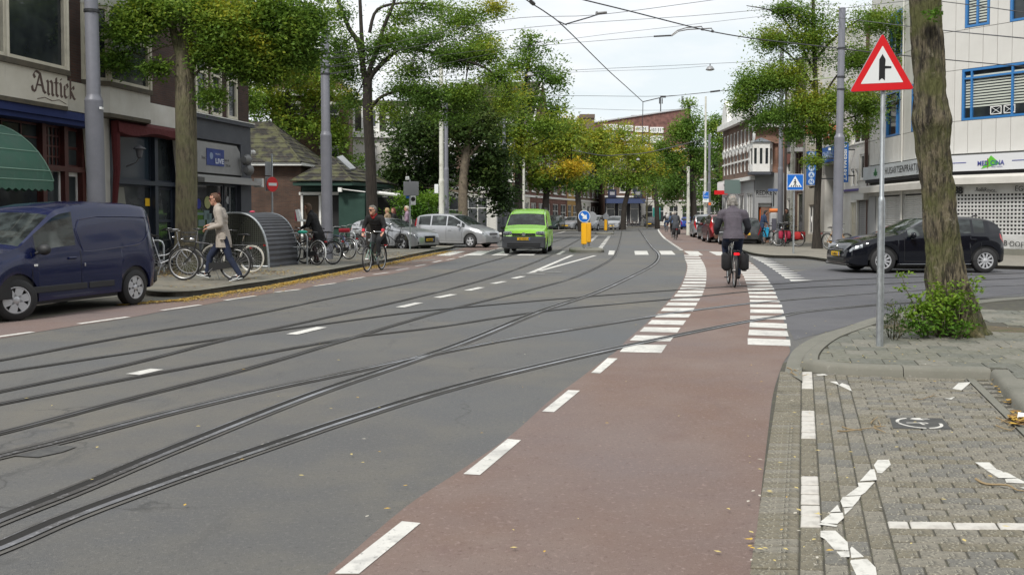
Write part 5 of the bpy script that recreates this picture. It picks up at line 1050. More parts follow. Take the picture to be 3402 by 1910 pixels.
# sign boxes
sgm = mat('signbox_white',(0.6,0.61,0.63),0.45,var=[(1,(0.62,0.63,0.64),0.4,0.7,4)]); sgg = mat('signbox_grey',(0.46,0.49,0.51),0.5,var=[(1,(0.4,0.42,0.43),0.4,0.7,4)])
s1 = boxpart(med.o, 'sign_box', sgm, (-0.0,wl,-0.32,0.03,3.12,3.72)); s2 = boxpart(med.o, 'sign_box', sgg, (0,Hw+0.1,-0.3,0.03,3.12,3.72), T=TH)
boxpart(med.o, 'sign_underside', black, (0,wl,-0.2,0.03,2.98,3.118)); boxpart(med.o, 'sign_underside', black, (0,Hw,-0.2,0.03,2.98,3.118), T=TH)
mx_ = lambda u: med.x(u,.32)
lm = mat('letter_navy',(0.05,0.06,0.25),0.4); lgn = mat('sign_green',(0.1,0.42,0.03),0.5)
b = MB(); x0_, x1_ = mx_(3246), mx_(3322); b.ext([(x0_+.12,-.325,3.18),(x1_-.02,-.325,3.34),(mx_(3288),-.325,3.66)],(0,-.006,0)); b.build('logo_triangle', lgn, s1)
text('MED CINA', 0.245, lm, s1, (x0_-.03,-.336,3.3), sx=0.87, bold=0.004); text('MEDISCH CENTRUM', 0.05, lm, s1, (mx_(3290),-.336,3.22), sx=0.9)
b = MB(); xi = mx_(3277); b.tube([(xi,-.34,3.2),(xi+.03,-.34,3.28),(xi-.01,-.34,3.36),(xi+.03,-.34,3.44),(xi,-.34,3.52),(xi+.02,-.34,3.56)],.012,5); b.build('logo_snake', mat('snake_brown',(0.2,0.08,0.03),0.5), s1)
boxpart(s1, 'sign_line', lm, (mx_(3140),mx_(3206),-.328,-.321,3.42,3.45),(mx_(3358),wl-.2,-.328,-.321,3.42,3.45))
o = text('HUISARTSENPRAKTIJK', 0.42, lb_, s2, (0,0,0), sx=0.9, bold=0.0, space=1.08); o.matrix_local = TH @ Matrix.Translation((HF.x(2940,.3)-.1,-.31,3.28)) @ Matrix.Rotation(R(90),4,'X')
b = MB(); b.T = TH; xg = HF.x(2906,.3); b.ext([(xg-.25,-.305,3.28),(xg+.25,-.305,3.28),(xg,-.305,3.62)],(0,-.006,0)); b.ext([(xg-.3,-.305,3.42),(xg+.3,-.305,3.42),(xg,-.305,3.22)],(0,-.006,0)); b.build('logo_leaf', mat('leaf_logo',(0.04,0.2,0.06),0.5), s2)
# canopy and shutters
cnp = mat('canopy_white',(0.56,0.54,0.5),0.6,var=[(1.5,(0.46,0.45,0.41),0.4,0.75,6)])
b = MB(); b.ext([(0,0.03,2.62),(0,-0.5,2.62),(0,-0.5,2.86),(0,-0.3,2.975),(0,0.03,2.975)],(wl,0,0)); b.T = TH; b.ext([(0,0.03,2.5),(0,-0.5,2.5),(0,-0.5,2.76),(0,-0.2,2.85),(0,0.03,2.85)],(Hw,0,0)); b.build('shutter_canopy', cnp, med.o)
b = MB(); b.box(0,wl,0,0.1,2.28,2.61); b.box(0,0.12,-0.01,0.1,0.0,2.279); b.T = TH; b.box(0,Hw,0.0,0.1,2.36,2.49); b.build('shutter_head', alu_l, med.o)
# perforated grille: lattice with real holes
def grille(x0, x1, z0, z1, pz=0.135, px_=0.135):
    b = MB(); nx = int((x1-x0)/px_); nz = int((z1-z0)/pz); y = 0.03; hx, hz = 0.29, 0.3
    for i in range(nx+1):
        xx = x0+(x1-x0)*i/nx; w_ = px_*0.21; b.add([(xx-w_,y,z0),(xx+w_,y,z0),(xx+w_,y,z1),(xx-w_,y,z1)],[(0,1,2,3)])
    for j in range(nz+1):
        zz_ = z0+(z1-z0)*j/nz; h_ = pz*0.25; b.add([(x0,y-.004,zz_-h_),(x1,y-.004,zz_-h_),(x1,y-.01,zz_),(x0,y-.01,zz_),(x1,y-.004,zz_+h_),(x0,y-.004,zz_+h_)],[(0,1,2,3),(3,2,4,5)])
    return b.build('grille', alu_l, med.o, fixn=False)
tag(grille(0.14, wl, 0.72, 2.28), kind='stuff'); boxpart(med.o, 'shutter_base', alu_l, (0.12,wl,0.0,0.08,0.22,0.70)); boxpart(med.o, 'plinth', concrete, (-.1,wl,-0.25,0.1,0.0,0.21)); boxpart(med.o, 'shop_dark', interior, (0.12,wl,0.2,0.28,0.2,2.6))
def grf(txt, size, u, z, F, out, T=None, **k):
    o = text(txt, size, lb_, med.o, (0,0,0), name='graffiti', **k); M_ = Matrix.Translation((F.x(u), -out, z)) @ Matrix.Rotation(R(90),4,'X') @ Matrix.Rotation(R(3),4,'Z'); M_ = M_ @ Matrix(((1,0.25,0,0),(0,1,0,0),(0,0,1,0),(0,0,0,1)))
    o.matrix_local = (T @ M_) if T else M_
grf('.RollsRoyce..', 0.21, 3236, 2.36, med, 0.006, sx=0.85); grf('EGO', 0.27, 3368, 2.34, med, 0.006); grf('8B', 0.34, 3168, 2.3, med, 0.006, bold=0.02)
grf('B·OOF', 0.27, 3334, 0.34, med, 0.006)
# slatted shutters on the side face
for x0_, x1_ in ((HF.x(2912),HF.x(2990)),(HF.x(3000),HF.x(3090)),(HF.x(3094),Hw-.1)): shutter(HF, 0, 0.1, 0, 0.1, alu_l) if False else None
def shutterH(x0, x1, z0, z1):
    fr_ = boxpart(med.o, 'roller_shutter', alu_l, (x0,x0+0.06,-0.02,0.06,z0,z1),(x1-0.06,x1,-0.02,0.06,z0,z1), T=TH); pitch = 0.085; z = z0; me0 = MB()
    me0.add([(x0+.06,0.04,0.004),(x1-.06,0.04,0.004),(x1-.06,0.022,pitch*.35),(x0+.06,0.022,pitch*.35),(x1-.06,0.022,pitch*.7),(x0+.06,0.022,pitch*.7),(x1-.06,0.045,pitch),(x0+.06,0.045,pitch)],[(0,1,2,3),(3,2,4,5),(5,4,6,7)])
    me = bpy.data.meshes.new('slat'); me.from_pydata(me0.v,[],me0.f); me.materials.append(alu_l)
    while z+pitch <= z1: o = link('slat', me, fr_); o.matrix_local = TH @ Matrix.Translation((0,0,z)); z += pitch
    boxpart(fr_, 'backing', black, (x0+.06,x1-.06,0.07,0.075,z0,z1), T=TH)
for x0_, x1_ in ((HF.x(2912),HF.x(2990)),(HF.x(3000),HF.x(3088)),(HF.x(3094),Hw-.1)): shutterH(x0_, x1_, 0.25, 2.36)
boxpart(med.o, 'pier', gy, (0,HF.x(2908),-0.03,0.08,0,2.36), (HF.x(2992),HF.x(2998),-0.04,0.08,0,2.36), T=TH); boxpart(med.o, 'plinth', concrete, (0,Hw,-0.05,0.08,0,0.24), T=TH)
b = MB(); b.T = TH; b.tube([(HF.x(2997),-0.06,3.72),(HF.x(2997),-0.06,13)],0.03,6); b.tube([(HF.x(3000),-0.08,0),(HF.x(3000),-0.08,2.5)],0.04,6); b.build('drainpipe', render_white, med.o)

# ---------------------------------------------------------------- unseen houses added behind and beside the camera to darken reflections
for i in range(6):
    house(['brown','red','dark','second brown','second red','second dark'][i]+' brick terrace house added unseen behind the camera to darken reflections', (12-9.1*i*1.0+18,-16), (-1,0.0), 9, 3, 3, [brown_brick,red_brick,dark_brick][i%3], white_paint, [render_white,brown_brick][i%2], group='unseen terrace added behind the camera for reflections')
house('unseen brick corner house added at near right to darken reflections', (19,3), (0.15,-1), 14, 3, 4, brown_brick, white_paint, render_white)
# ================================================================ trees and plants
from mathutils import noise as mnoise
nrng = np.random.default_rng(11)
def leafmat(name, cols, trans=0.35):
    m = bpy.data.materials.new(name); m.use_nodes = True; nt = m.node_tree; N = nt.nodes; L = nt.links; b = N['Principled BSDF']; b.inputs['Roughness'].default_value = 0.6; b.inputs['Specular IOR Level'].default_value = 0.25
    a = N.new('ShaderNodeAttribute'); a.attribute_name = 'tint'; cr = N.new('ShaderNodeValToRGB'); L.new(a.outputs['Fac'], cr.inputs[0])
    els = cr.color_ramp.elements
    for i, (p, c) in enumerate(cols):
        e = els[i] if i < 2 else els.new(p)
        e.position = p; e.color = (*c, 1)
    L.new(cr.outputs[0], b.inputs['Base Color']); t = N.new('ShaderNodeBsdfTranslucent'); L.new(cr.outputs[0], t.inputs[0])
    mx = N.new('ShaderNodeMixShader'); mx.inputs[0].default_value = trans; L.new(b.outputs[0], mx.inputs[1]); L.new(t.outputs[0], mx.inputs[2]); L.new(mx.outputs[0], N['Material Output'].inputs[0]); return m
leaf_street = leafmat('leaf_locust', [(0.0,(0.045,0.085,0.02)),(1.0,(0.55,0.38,0.03)),(0.3,(0.095,0.185,0.028)),(0.55,(0.185,0.285,0.035)),(0.8,(0.36,0.35,0.03))], 0.42)
leaf_dark = leafmat('leaf_dark', [(0.0,(0.028,0.055,0.016)),(1.0,(0.22,0.16,0.04)),(0.4,(0.055,0.1,0.022)),(0.7,(0.11,0.14,0.03))])
leaf_bright = leafmat('leaf_bright', [(0.0,(0.035,0.09,0.012)),(1.0,(0.22,0.32,0.03)),(0.5,(0.085,0.19,0.016))])
bark = mat('bark', (0.15,0.13,0.085), 0.9, bump=(9,1.0,0.05,(3,3,0.6)), var=[(7,(0.065,0.055,0.038),0.45,0.6,8,(2.5,2.5,0.5)),(1.4,(0.14,0.14,0.07),0.45,0.65,5)])
bark_dark = mat('bark_dark', (0.035,0.028,0.022), 0.9, bump=(9,1.0,0.04,(3,3,0.6)), var=[(7,(0.018,0.015,0.012),0.42,0.62,8,(2.5,2.5,0.5))])
bark_pale = mat('bark_pale', (0.17,0.14,0.1), 0.9, bump=(6,0.6,0.03), var=[(4,(0.1,0.08,0.06),0.42,0.62,8)])
def leaves(centers, tints, n, spread, size, m, par, name='foliage', droop=0.45, flat=0.4):
    """a spray of n small leaves round each centre"""
    C = np.repeat(np.array(centers), n, axis=0); T = np.repeat(np.array(tints), n); K = len(C)
    d = nrng.normal(size=(K,3))*np.array([1,1,flat]); d /= np.linalg.norm(d,axis=1)[:,None]; r = nrng.random(K)**0.6*spread
    P = C + d*r[:,None]; P[:,2] -= droop*r*nrng.random(K)
    nrm = nrng.normal(size=(K,3)); nrm[:,2] = np.abs(nrm[:,2])+0.35; nrm /= np.linalg.norm(nrm,axis=1)[:,None]
    a = np.cross(nrm, d + nrng.normal(size=(K,3))*0.3); a /= np.linalg.norm(a,axis=1)[:,None]+1e-9; b = np.cross(nrm, a)
    s = size*(0.6+0.8*nrng.random(K))[:,None]; V = np.empty((K,4,3)); V[:,0] = P-b*s*0.62; V[:,1] = P+a*s*0.3; V[:,2] = P+b*s*0.62+nrm*s*0.1; V[:,3] = P-a*s*0.3
    me = bpy.data.meshes.new(name); me.vertices.add(K*4); me.vertices.foreach_set('co', V.reshape(-1).astype(np.float32)); me.loops.add(K*4); me.loops.foreach_set('vertex_index', np.arange(K*4,dtype=np.int32))
    me.polygons.add(K); me.polygons.foreach_set('loop_start', np.arange(0,K*4,4,dtype=np.int32)); me.polygons.foreach_set('loop_total', np.full(K,4,dtype=np.int32)); me.update(calc_edges=True)
    at_ = me.attributes.new('tint','FLOAT','FACE'); at_.data.foreach_set('value', np.clip(T+nrng.normal(size=K)*0.055,0,1).astype(np.float32)); me.materials.append(m)
    return link(name, me, par)
TINT = 0.02
def tree(name, label, base, trunk, limbs, blobs, lsize, lm, bk, Y, cat='tree', group=None, n=9, dens=1.0, twigs=5, z0=0.1, hole=0.0, seed=0, spread=None):
    """trunk/limb points are photo points at depth Y (+dy); blobs are ellipsoids of leaf sprays"""
    B = D(base[0], HOR, Y); B.z = z0; root = thing(name, label, cat, tuple(B), group=group); s = Y/FPX
    W3 = lambda u, v, dy=0.0: D(u, v, Y+dy) - B
    b = MB(); P = [W3(*p[:2]) for p in trunk[0]]; P[0].z = -0.1
    b.tube(catmull(P,4), [interp(range(len(trunk[1])), trunk[1], i/4) for i in range(4*(len(P)-1)+1)], 10); b.build('trunk', bk, root, smooth=60)
    lp = list(P[1:])
    if limbs:
        b = MB()
        for pts, r0, r1 in limbs:
            Q = catmull([W3(p[0],p[1],p[2] if len(p) > 2 else 0) for p in pts], 4); b.tube(Q, [r0+(r1-r0)*i/(len(Q)-1) for i in range(len(Q))], 7); lp += Q[2:]
        b.build('limbs', bk, root, smooth=60)
    cs, ts = [], []; tw = MB()
    rg = random.Random(seed+int(base[0]))
    for bl in blobs:
        u, v, dy, ru, rv, cnt, tint = bl[:7]; rd = bl[7] if len(bl) > 7 else (ru+rv)*0.5*s
        c = W3(u,v,dy); k = 0; tries = 0; own = []
        while k < cnt*dens and tries < cnt*dens*6:
            tries += 1; q = Vector((rg.gauss(0,1),rg.gauss(0,1),rg.gauss(0,1))); q.normalize(); q *= min(1.3, abs(rg.gauss(.62,.32)))
            p = c + Vector((q.x*ru*s, q.y*rd, q.z*rv*s)); nz = mnoise.noise((p+B)*(1.1 if Y < 45 else 0.6))
            if nz < -0.12+hole and rg.random() < 0.85: continue
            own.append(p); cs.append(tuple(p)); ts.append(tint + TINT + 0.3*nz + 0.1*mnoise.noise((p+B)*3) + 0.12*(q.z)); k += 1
        near = min(lp, key=lambda t: (t-c).length)
        if own and twigs:
            hub = near.lerp(c, 0.6) + Vector((0,0,-0.1)); tw.tube([tuple(near),tuple(near.lerp(hub,.5)+Vector((0,0,.05))),tuple(hub)], [0.035*Y/35,0.028*Y/35,0.018*Y/35], 5)
            for _ in range(twigs): e = rg.choice(own); mid = hub.lerp(e,0.5)+Vector((rg.uniform(-.1,.1),rg.uniform(-.1,.1),rg.uniform(-.05,.15))); tw.tube([tuple(hub),tuple(mid),tuple(e)], [0.016*Y/35,0.011*Y/35,0.005*Y/35], 4)
    if tw.v: tag(tw.build('twigs', bk, root, smooth=60), kind='stuff')
    if cs: leaves(cs, ts, n, (spread or lsize*3.3), lsize*.9, lm, root, 'crown')
    return root
G1 = 'street trees beside the road'
tree('street_tree', 'big mossy trunked street tree in front of the navy shop at left', (622,905), ([(622,905),(619,760),(620,560),(617,350),(614,200),(626,60),(640,-90)],[.37,.275,.265,.26,.22,.16,.1]),
 [([(606,215),(582,120),(560,40),(530,-60)],.13,.07),([(622,250),(680,120),(760,20),(820,-40)],.13,.06),([(615,300),(665,230),(740,200)],.05,.02)],
 [(430,100,-.3,72,70,260,.33),(400,195,-.3,42,40,80,.36),(520,225,-.2,50,24,60,.3),(500,60,.2,90,70,230,.38),(640,30,-.5,110,60,260,.48),(740,90,-.6,95,85,420,.5),(850,60,0,100,90,380,.42),(780,205,-.4,90,55,230,.42),(700,300,-.3,38,50,60,.42),(960,40,.3,120,80,420,.42),(1030,70,.6,60,60,160,.36),(930,150,.2,110,70,330,.42),(860,240,.2,90,45,260,.46),(1000,110,.3,80,60,260,.44),(780,150,-.3,110,60,300,.52),(1010,170,.6,60,50,130,.4),(680,170,-.2,40,60,80,.4),(560,0,0,150,50,250,.4)],
 0.09, leaf_street, bark, 24.6, group=G1, n=13, dens=1.3, spread=.36)
tree('garden_tree', 'yellow green tree behind the lodge roof at left', (985,740), ([(985,740),(975,560),(960,420),(955,300)],[.3,.26,.2,.12]), [([(965,430),(1040,360),(1090,300)],.12,.05),([(960,420),(900,330),(870,250)],.12,.05)],
 [(1000,190,-2,90,80,330,.5),(1080,250,-2,50,60,160,.48),(820,330,-3,60,80,240,.46),(860,200,-1,110,90,400,.5),(960,190,-1,90,80,330,.52),(930,340,0,120,80,450,.56),(870,500,-2,55,30,110,.35),(1010,410,0,100,70,330,.56),(890,440,-1,80,40,150,.4),(1060,320,.5,70,90,240,.6),(1120,440,.5,80,70,260,.5),(1140,540,.5,90,55,200,.35),(1000,260,1,60,60,120,.45),(850,330,-1,50,60,120,.42),(1150,360,1,40,70,120,.58)], 0.16, leaf_street, bark_dark, 56, n=9, dens=1.0)
tree('street_tree', 'dark forked street tree right behind the red scarfed cyclist', (1238,843), ([(1238,843),(1236,700),(1230,520),(1222,380),(1221,262)],[.27,.22,.2,.19,.17]),
 [([(1219,290),(1208,232),(1190,143),(1159,93),(1123,0),(1110,-60)],.13,.05),([(1208,200),(1201,107),(1196,0),(1190,-60)],.09,.05),([(1221,285),(1230,229),(1255,161),(1276,89),(1308,11),(1320,-50)],.11,.05),([(1225,275),(1241,243),(1291,193),(1337,161,-.5),(1430,175,-1),(1512,196,-1.5),(1601,221,-2),(1673,268,-2)],.11,.025),([(1226,371),(1269,321,-.5),(1350,300,-1),(1423,311,-1.5)],.08,.02),([(1228,110),(1255,32),(1351,11),(1458,21),(1601,46)],.07,.02)],
 [(1125,150,0,60,75,190,.32),(1160,230,.3,75,55,190,.28),(1370,230,-.6,80,50,130,.32),(1700,330,-1.6,45,40,90,.6),(1130,40,0,50,50,60,.25),(1300,130,0,100,50,150,.32),(1240,170,0,60,60,100,.3),(1420,130,-1,110,45,200,.32),(1500,185,-1.2,110,42,260,.3),(1600,180,-1.5,80,50,220,.42),(1650,250,-1.8,55,45,120,.6),(1530,60,-.5,110,50,200,.38),(1640,20,-.5,50,35,70,.62),(1410,30,0,90,40,120,.36),(1340,300,-.6,80,35,130,.26),(1430,320,-1.2,100,42,260,.22),(1540,310,-1.5,100,50,200,.34),(1500,380,-1.2,70,30,80,.3),(1290,360,-.5,50,30,60,.55),(1330,60,.3,70,40,70,.3),(1170,330,.5,35,50,50,.25),(1600,120,-1,60,40,80,.5)],
 0.085, leaf_street, bark_dark, 36, group=G1, n=11, dens=1.85, twigs=9, spread=0.44)
tree('evergreen_tree', 'dense dark evergreen tree with pale trunk behind the silver people carrier', (1540,760), ([(1540,760),(1538,640),(1545,540),(1560,430)],[.32,.27,.24,.16]), [([(1545,540),(1600,470),(1640,420)],.1,.04),([(1548,520),(1500,450),(1470,400)],.1,.04)],
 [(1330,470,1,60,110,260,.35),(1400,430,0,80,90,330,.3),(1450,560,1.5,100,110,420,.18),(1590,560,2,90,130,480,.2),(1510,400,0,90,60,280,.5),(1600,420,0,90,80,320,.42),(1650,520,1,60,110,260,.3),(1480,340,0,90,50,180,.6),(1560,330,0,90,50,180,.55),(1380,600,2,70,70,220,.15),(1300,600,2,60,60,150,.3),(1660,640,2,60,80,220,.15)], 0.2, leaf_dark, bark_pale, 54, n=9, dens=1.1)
h = tree('garden_hedge', 'clipped bright green hedge below the evergreens by the sign post', (1400,760), ([(1400,760),(1400,700)],[.05,.04]), None, [(1360,665,0,60,35,220,.4,1.0),(1440,660,0,60,35,220,.5,1.0),(1400,710,0,110,35,260,.2,1.0)], 0.12, leaf_bright, bark_dark, 50, cat='hedge', twigs=0)
tree('street_tree', 'tall airy street tree left of the first yellow trees', (1724,775), ([(1724,775),(1722,600),(1726,470),(1735,340),(1755,220),(1762,120)],[.32,.26,.23,.17,.1,.05]), [([(1728,420),(1780,300),(1830,230)],.1,.03),([(1730,430),(1690,340),(1670,260)],.1,.03),([(1726,500),(1800,470),(1840,440)],.07,.03)],
 [(1700,210,0,70,60,120,.3),(1770,150,0,75,50,110,.34),(1800,230,0,80,70,180,.33),(1850,270,0,45,50,80,.3),(1690,320,0,70,70,190,.42),(1650,400,-1,60,60,190,.5),(1760,330,0,90,50,150,.33),(1790,410,-1,120,50,300,.48),(1700,440,-1,80,60,220,.55),(1840,360,0,50,45,80,.35),(1720,520,-1,80,50,170,.6)], 0.17, leaf_street, bark_dark, 62, group=G1, n=9, dens=1.25, twigs=10, hole=0.04)
for (bu, Y, tr, bl, lb) in [
 (1808,80,[(1808,765),(1812,690),(1818,630),(1838,560)],[(1770,520,0,80,45,200,.55),(1850,470,0,110,55,330,.55),(1900,430,0,70,45,200,.66),(1880,560,-1,80,30,220,.85),(1790,590,0,70,35,150,.5),(1840,610,0,60,25,110,.3),(1840,420,0,60,40,140,.5)],'yellowing street tree above the green van'),
 (1928,95,[(1932,760),(1922,680),(1920,630),(1928,570)],[(1960,470,0,80,50,260,.68),(1930,600,0,65,40,220,.28),(2000,520,0,70,50,240,.6),(1900,520,1,60,45,160,.7),(1990,440,0,50,35,120,.6)],'street tree with dark lower leaves behind the blue arrow sign'),
 (2075,108,[(2070,757),(2074,690),(2085,640),(2088,580)],[(2070,500,0,90,50,280,.62),(2110,600,0,85,40,300,.42),(2030,580,0,60,45,200,.5),(2130,530,0,70,45,220,.6),(2060,440,0,60,40,120,.55),(2020,480,0,50,45,120,.7)],'leaning street tree in front of the black shop'),
 (2182,118,[(2184,752),(2182,690),(2178,640),(2172,580)],[(2205,560,0,70,45,230,.78),(2165,590,0,60,40,220,.48),(2240,530,0,55,45,160,.8),(2175,500,0,70,40,190,.62),(2140,470,0,60,35,120,.6)],'yellow street tree in the middle of the view beside the black shop')]:
    tree('street_tree', lb, (bu,760), (tr,[.34,.3,.26,.18]), [([tr[2],(tr[2][0]-50,tr[2][1]-60),(tr[2][0]-70,tr[2][1]-90)],.14,.05),([tr[2],(tr[2][0]+50,tr[2][1]-60),(tr[2][0]+80,tr[2][1]-90)],.14,.05)], bl, 0.24, leaf_street, bark_dark, Y, group=G1, n=8, dens=1.3, twigs=6)
tree('street_tree', 'thin young tree with few brown leaves before the white corner block', (2150,757), ([(2150,757),(2149,690),(2152,640)],[.12,.1,.06]), [([(2150,690),(2180,655)],.06,.02),([(2150,680),(2120,650)],.06,.02)], [(2150,620,0,50,30,50,.75),(2180,640,0,30,20,20,.7)], 0.2, leaf_street, bark, 125, group=G1)
tree('street_tree', 'dark broad street tree right of centre between the white poles', (2308,770), ([(2308,770),(2304,690),(2300,610),(2296,540)],[.3,.26,.23,.18]), [([(2301,620),(2340,560),(2360,500)],.12,.04),([(2300,600),(2260,560),(2230,540)],.12,.04),([(2298,560),(2290,450),(2295,400)],.12,.04)],
 [(2290,400,0,45,45,160,.36),(2260,450,0,60,45,190,.33),(2310,480,0,60,50,210,.3),(2230,520,0,50,45,140,.38),(2250,600,0,60,60,190,.22),(2330,560,0,50,60,190,.25),(2290,350,0,18,22,30,.4),(2225,640,1,45,50,140,.2),(2210,480,0,30,30,60,.4)], 0.18, leaf_street, bark_dark, 78, group=G1, dens=1.3)
tree('street_tree', 'dark leafy tree left of the white gabled terrace', (2405,775), ([(2405,775),(2400,690),(2395,600)],[.3,.26,.2]), [([(2396,610),(2370,540),(2365,470)],.1,.04)],
 [(2370,420,0,40,38,140,.4),(2400,470,0,45,50,180,.42),(2370,520,0,45,60,190,.3),(2410,560,0,40,60,190,.38),(2400,650,0,45,70,220,.25),(2360,640,1,45,70,190,.2),(2380,390,0,15,15,30,.4),(2300,640,4,60,70,150,.15)], 0.18, leaf_street, bark_dark, 86, group=G1, dens=1.3)
tree('street_tree', 'slim street tree in front of the supermarket on the right', (2715,846), ([(2715,846),(2713,760),(2716,640),(2722,540),(2718,420),(2710,300),(2704,120),(2700,-60)],[.27,.15,.14,.13,.125,.11,.09,.06]),
 [([(2716,430),(2660,330),(2600,290),(2540,280)],.07,.02),([(2714,380),(2760,280),(2810,220)],.07,.03),([(2712,300),(2640,200),(2580,150)],.07,.02),([(2720,450),(2800,400),(2870,380)],.06,.02),([(2708,200),(2790,110),(2900,40)],.07,.02),([(2712,250),(2600,60),(2480,20)],.06,.015),([(2716,440),(2600,400),(2500,385)],.05,.015)],
 [(2600,30,0,80,35,110,.36),(2570,130,0,75,50,170,.42),(2500,270,-.3,75,55,240,.38),(2470,345,-.3,45,40,110,.34),(2600,260,0,110,70,380,.42),(2690,140,0,80,80,220,.45),(2560,380,-.3,90,45,240,.3),(2680,350,-.5,100,60,330,.5),(2790,330,-.3,90,60,240,.42),(2880,350,0,70,60,200,.42),(2840,190,0,100,55,190,.4),(2900,70,0,130,50,200,.4),(2640,440,-.5,35,35,70,.25),(2720,430,-.5,40,40,100,.4),(2700,530,-.6,25,22,35,.35),(2980,230,0,50,60,80,.45),(2850,430,0,50,25,50,.4),(2760,450,-.4,50,25,60,.42),(2990,110,0,60,50,90,.4),(2700,60,0,80,60,130,.38),(3010,330,0,25,50,30,.4)],
 0.092, leaf_street, bark_dark, 41.9, group=G1, n=12, dens=2.2, twigs=8, spread=0.44, hole=0.03)
# foreground trunk with flared roots
Bt = D(3172, HOR, 11.4); Bt.z = 0.09; ft = thing('street_tree', 'big rough barked tree trunk in the right foreground beside the warning sign', 'tree', tuple(Bt))
rows = [(1108,3176,108),(1090,3173,95),(1060,3170,88),(1005,3163,80),(950,3150,69),(889,3140,62),(810,3131,56),(733,3124,53),(650,3117,52),(578,3110,52),(480,3103,54),(389,3096,53),(290,3089,50),(194,3083,48),(100,3077,49),(0,3072,48),(-150,3060,45),(-400,3040,40),(-700,3010,34)]
zz_ = [D(r[1],r[0],11.4).z-Bt.z for r in rows]; xx_ = [D(r[1],r[0],11.4).x-Bt.x for r in rows]; rr_ = [r[2]*11.4/FPX for r in rows]
zs_ = sorted(zz_); zmax = max(zz_); NR, NA = 240, 72; rs = []
for i in range(NR+1):
    z = -0.06 + (zmax+0.06)*(i/NR); X_ = interp(zs_, [x for _, x in sorted(zip(zz_,xx_))], z); r = interp(zs_, [x for _, x in sorted(zip(zz_,rr_))], z); ring = []
    for j in range(NA):
        a = 2*math.pi*j/NA; fl = max(0,1-z/0.5); k = 1 + 0.16*fl*fl*math.cos(5*a+0.6) + 0.07*mnoise.noise(Vector((math.cos(a)*1.3,math.sin(a)*1.3,z*0.9)))
        rid = mnoise.noise(Vector((math.cos(a)*9,math.sin(a)*9,z*2.6))); rid2 = mnoise.noise(Vector((math.cos(a)*20,math.sin(a)*20,z*7)))
        burl = 0.03*math.exp(-((z-2.55)/0.12)**2) + 0.02*math.exp(-((z-2.15)/0.2)**2)*math.sin(3*a) + 0.025*math.exp(-((z-1.3)/0.15)**2)*max(0,math.cos(a+2))
        R_ = r*k*.98 + 0.026*rid - 0.022*max(0,.25-abs(rid))*4*(.5+.5*rid2) + 0.012*rid2 + burl
        ring.append((X_+R_*math.cos(a), R_*math.sin(a), z))
    rs.append(ring)
b = MB(); b.rings(rs)
bark_near = mat('bark_near', (0.145,0.122,0.08), 0.92, bump=(26,1.0,0.05,(1.6,1.6,0.35)), var=[(13,(0.028,0.023,0.016),0.46,0.56,8,(1.5,1.5,0.25)),(2.0,(0.085,0.088,0.03),0.46,0.62,6),(7,(0.19,0.17,0.12),0.62,0.7,6),(0.9,(0.16,0.12,0.05),0.6,0.75,6)])
b.build('trunk', bark_near, ft, smooth=75)
b = MB(); lim = []
for a, zz0, L_ in ((0.3,6.0,3),(2.4,6.3,3.2),(4.2,6.6,2.8),(5.3,7.0,3),(1.4,7.4,3)):
    p0 = Vector((-0.45,0,zz0)); d = Vector((math.cos(a),math.sin(a),0.55)); q = [p0,p0+d*L_*.4+Vector((0,0,.1)),p0+d*L_]; lim.append(q[-1]); b.tube([tuple(x) for x in catmull(q,4)],[0.12-0.09*i/8 for i in range(9)],7)
b.build('limbs', bark, ft, smooth=60)
cs, ts = [], []; rg = random.Random(5)
for c in lim:
    for _ in range(220): q = Vector((rg.gauss(0,.8),rg.gauss(0,.8),rg.gauss(0,.35))); p = c+q+Vector((0,0,0.6)); cs.append(tuple(p)); ts.append(0.4+0.2*mnoise.noise(p))
leaves(cs, ts, 8, 0.3, 0.09, leaf_street, ft, 'crown')
cs = [tuple(D(u,v,11.1)-Bt+Vector((rg.uniform(-.05,.05),rg.uniform(-.1,.05),0))) for u, v in [(3095+rg.gauss(0,12),42+rg.gauss(0,12)) for _ in range(26)]]; leaves(cs, [.5]*len(cs), 5, 0.05, 0.035, leaf_bright, ft, 'sprout')
# undergrowth at the trunk foot
def shrub(name, label, specs, stems, size, n, lm, Y0, cat='shrub'):
    B = G(specs[0][0], 1112, 0.1); root = thing(name, label, cat, (B.x,B.y,0.1)); cs, ts = [], []; rg = random.Random(3); sb = MB()
    for u, v, Y, ru, rv, cnt, t in specs:
        c = D(u,v,Y)-Vector((B.x,B.y,0.1)); s = Y/FPX
        for _ in range(cnt):
            q = Vector((rg.gauss(0,.45),rg.gauss(0,.45),rg.gauss(0,.45))); p = c+Vector((q.x*ru*s,q.y*0.22,q.z*rv*s))
            if p.z < 0.01: p.z = abs(p.z)*.3+.01
            nz = mnoise.noise((p+B)*6); 
            if nz < -0.15: continue
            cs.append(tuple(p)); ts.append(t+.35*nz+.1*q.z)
            if rg.random() < 0.14: sb.tube([(c.x*.4+p.x*.3,p.y*.6,0.0),(p.x*.9+c.x*.1,p.y,p.z*.6),tuple(p)],[.006,.004,.002],4)
    for st in stems: sb.tube([tuple(D(u,v,Y0)-Vector((B.x,B.y,0.1))) for u, v in st],[.009-.006*i/(len(st)-1) for i in range(len(st))],5); 
    for st in stems:
        for (u,v) in st[1:]: 
            for _ in range(4): cs.append(tuple(D(u+rg.gauss(0,9),v+rg.gauss(0,7),Y0)-Vector((B.x,B.y,0.1)))); ts.append(.75)
    sb.build('stems', bark, root); leaves(cs, ts, n, size*2.2, size, lm, root, 'foliage', droop=.2); return root
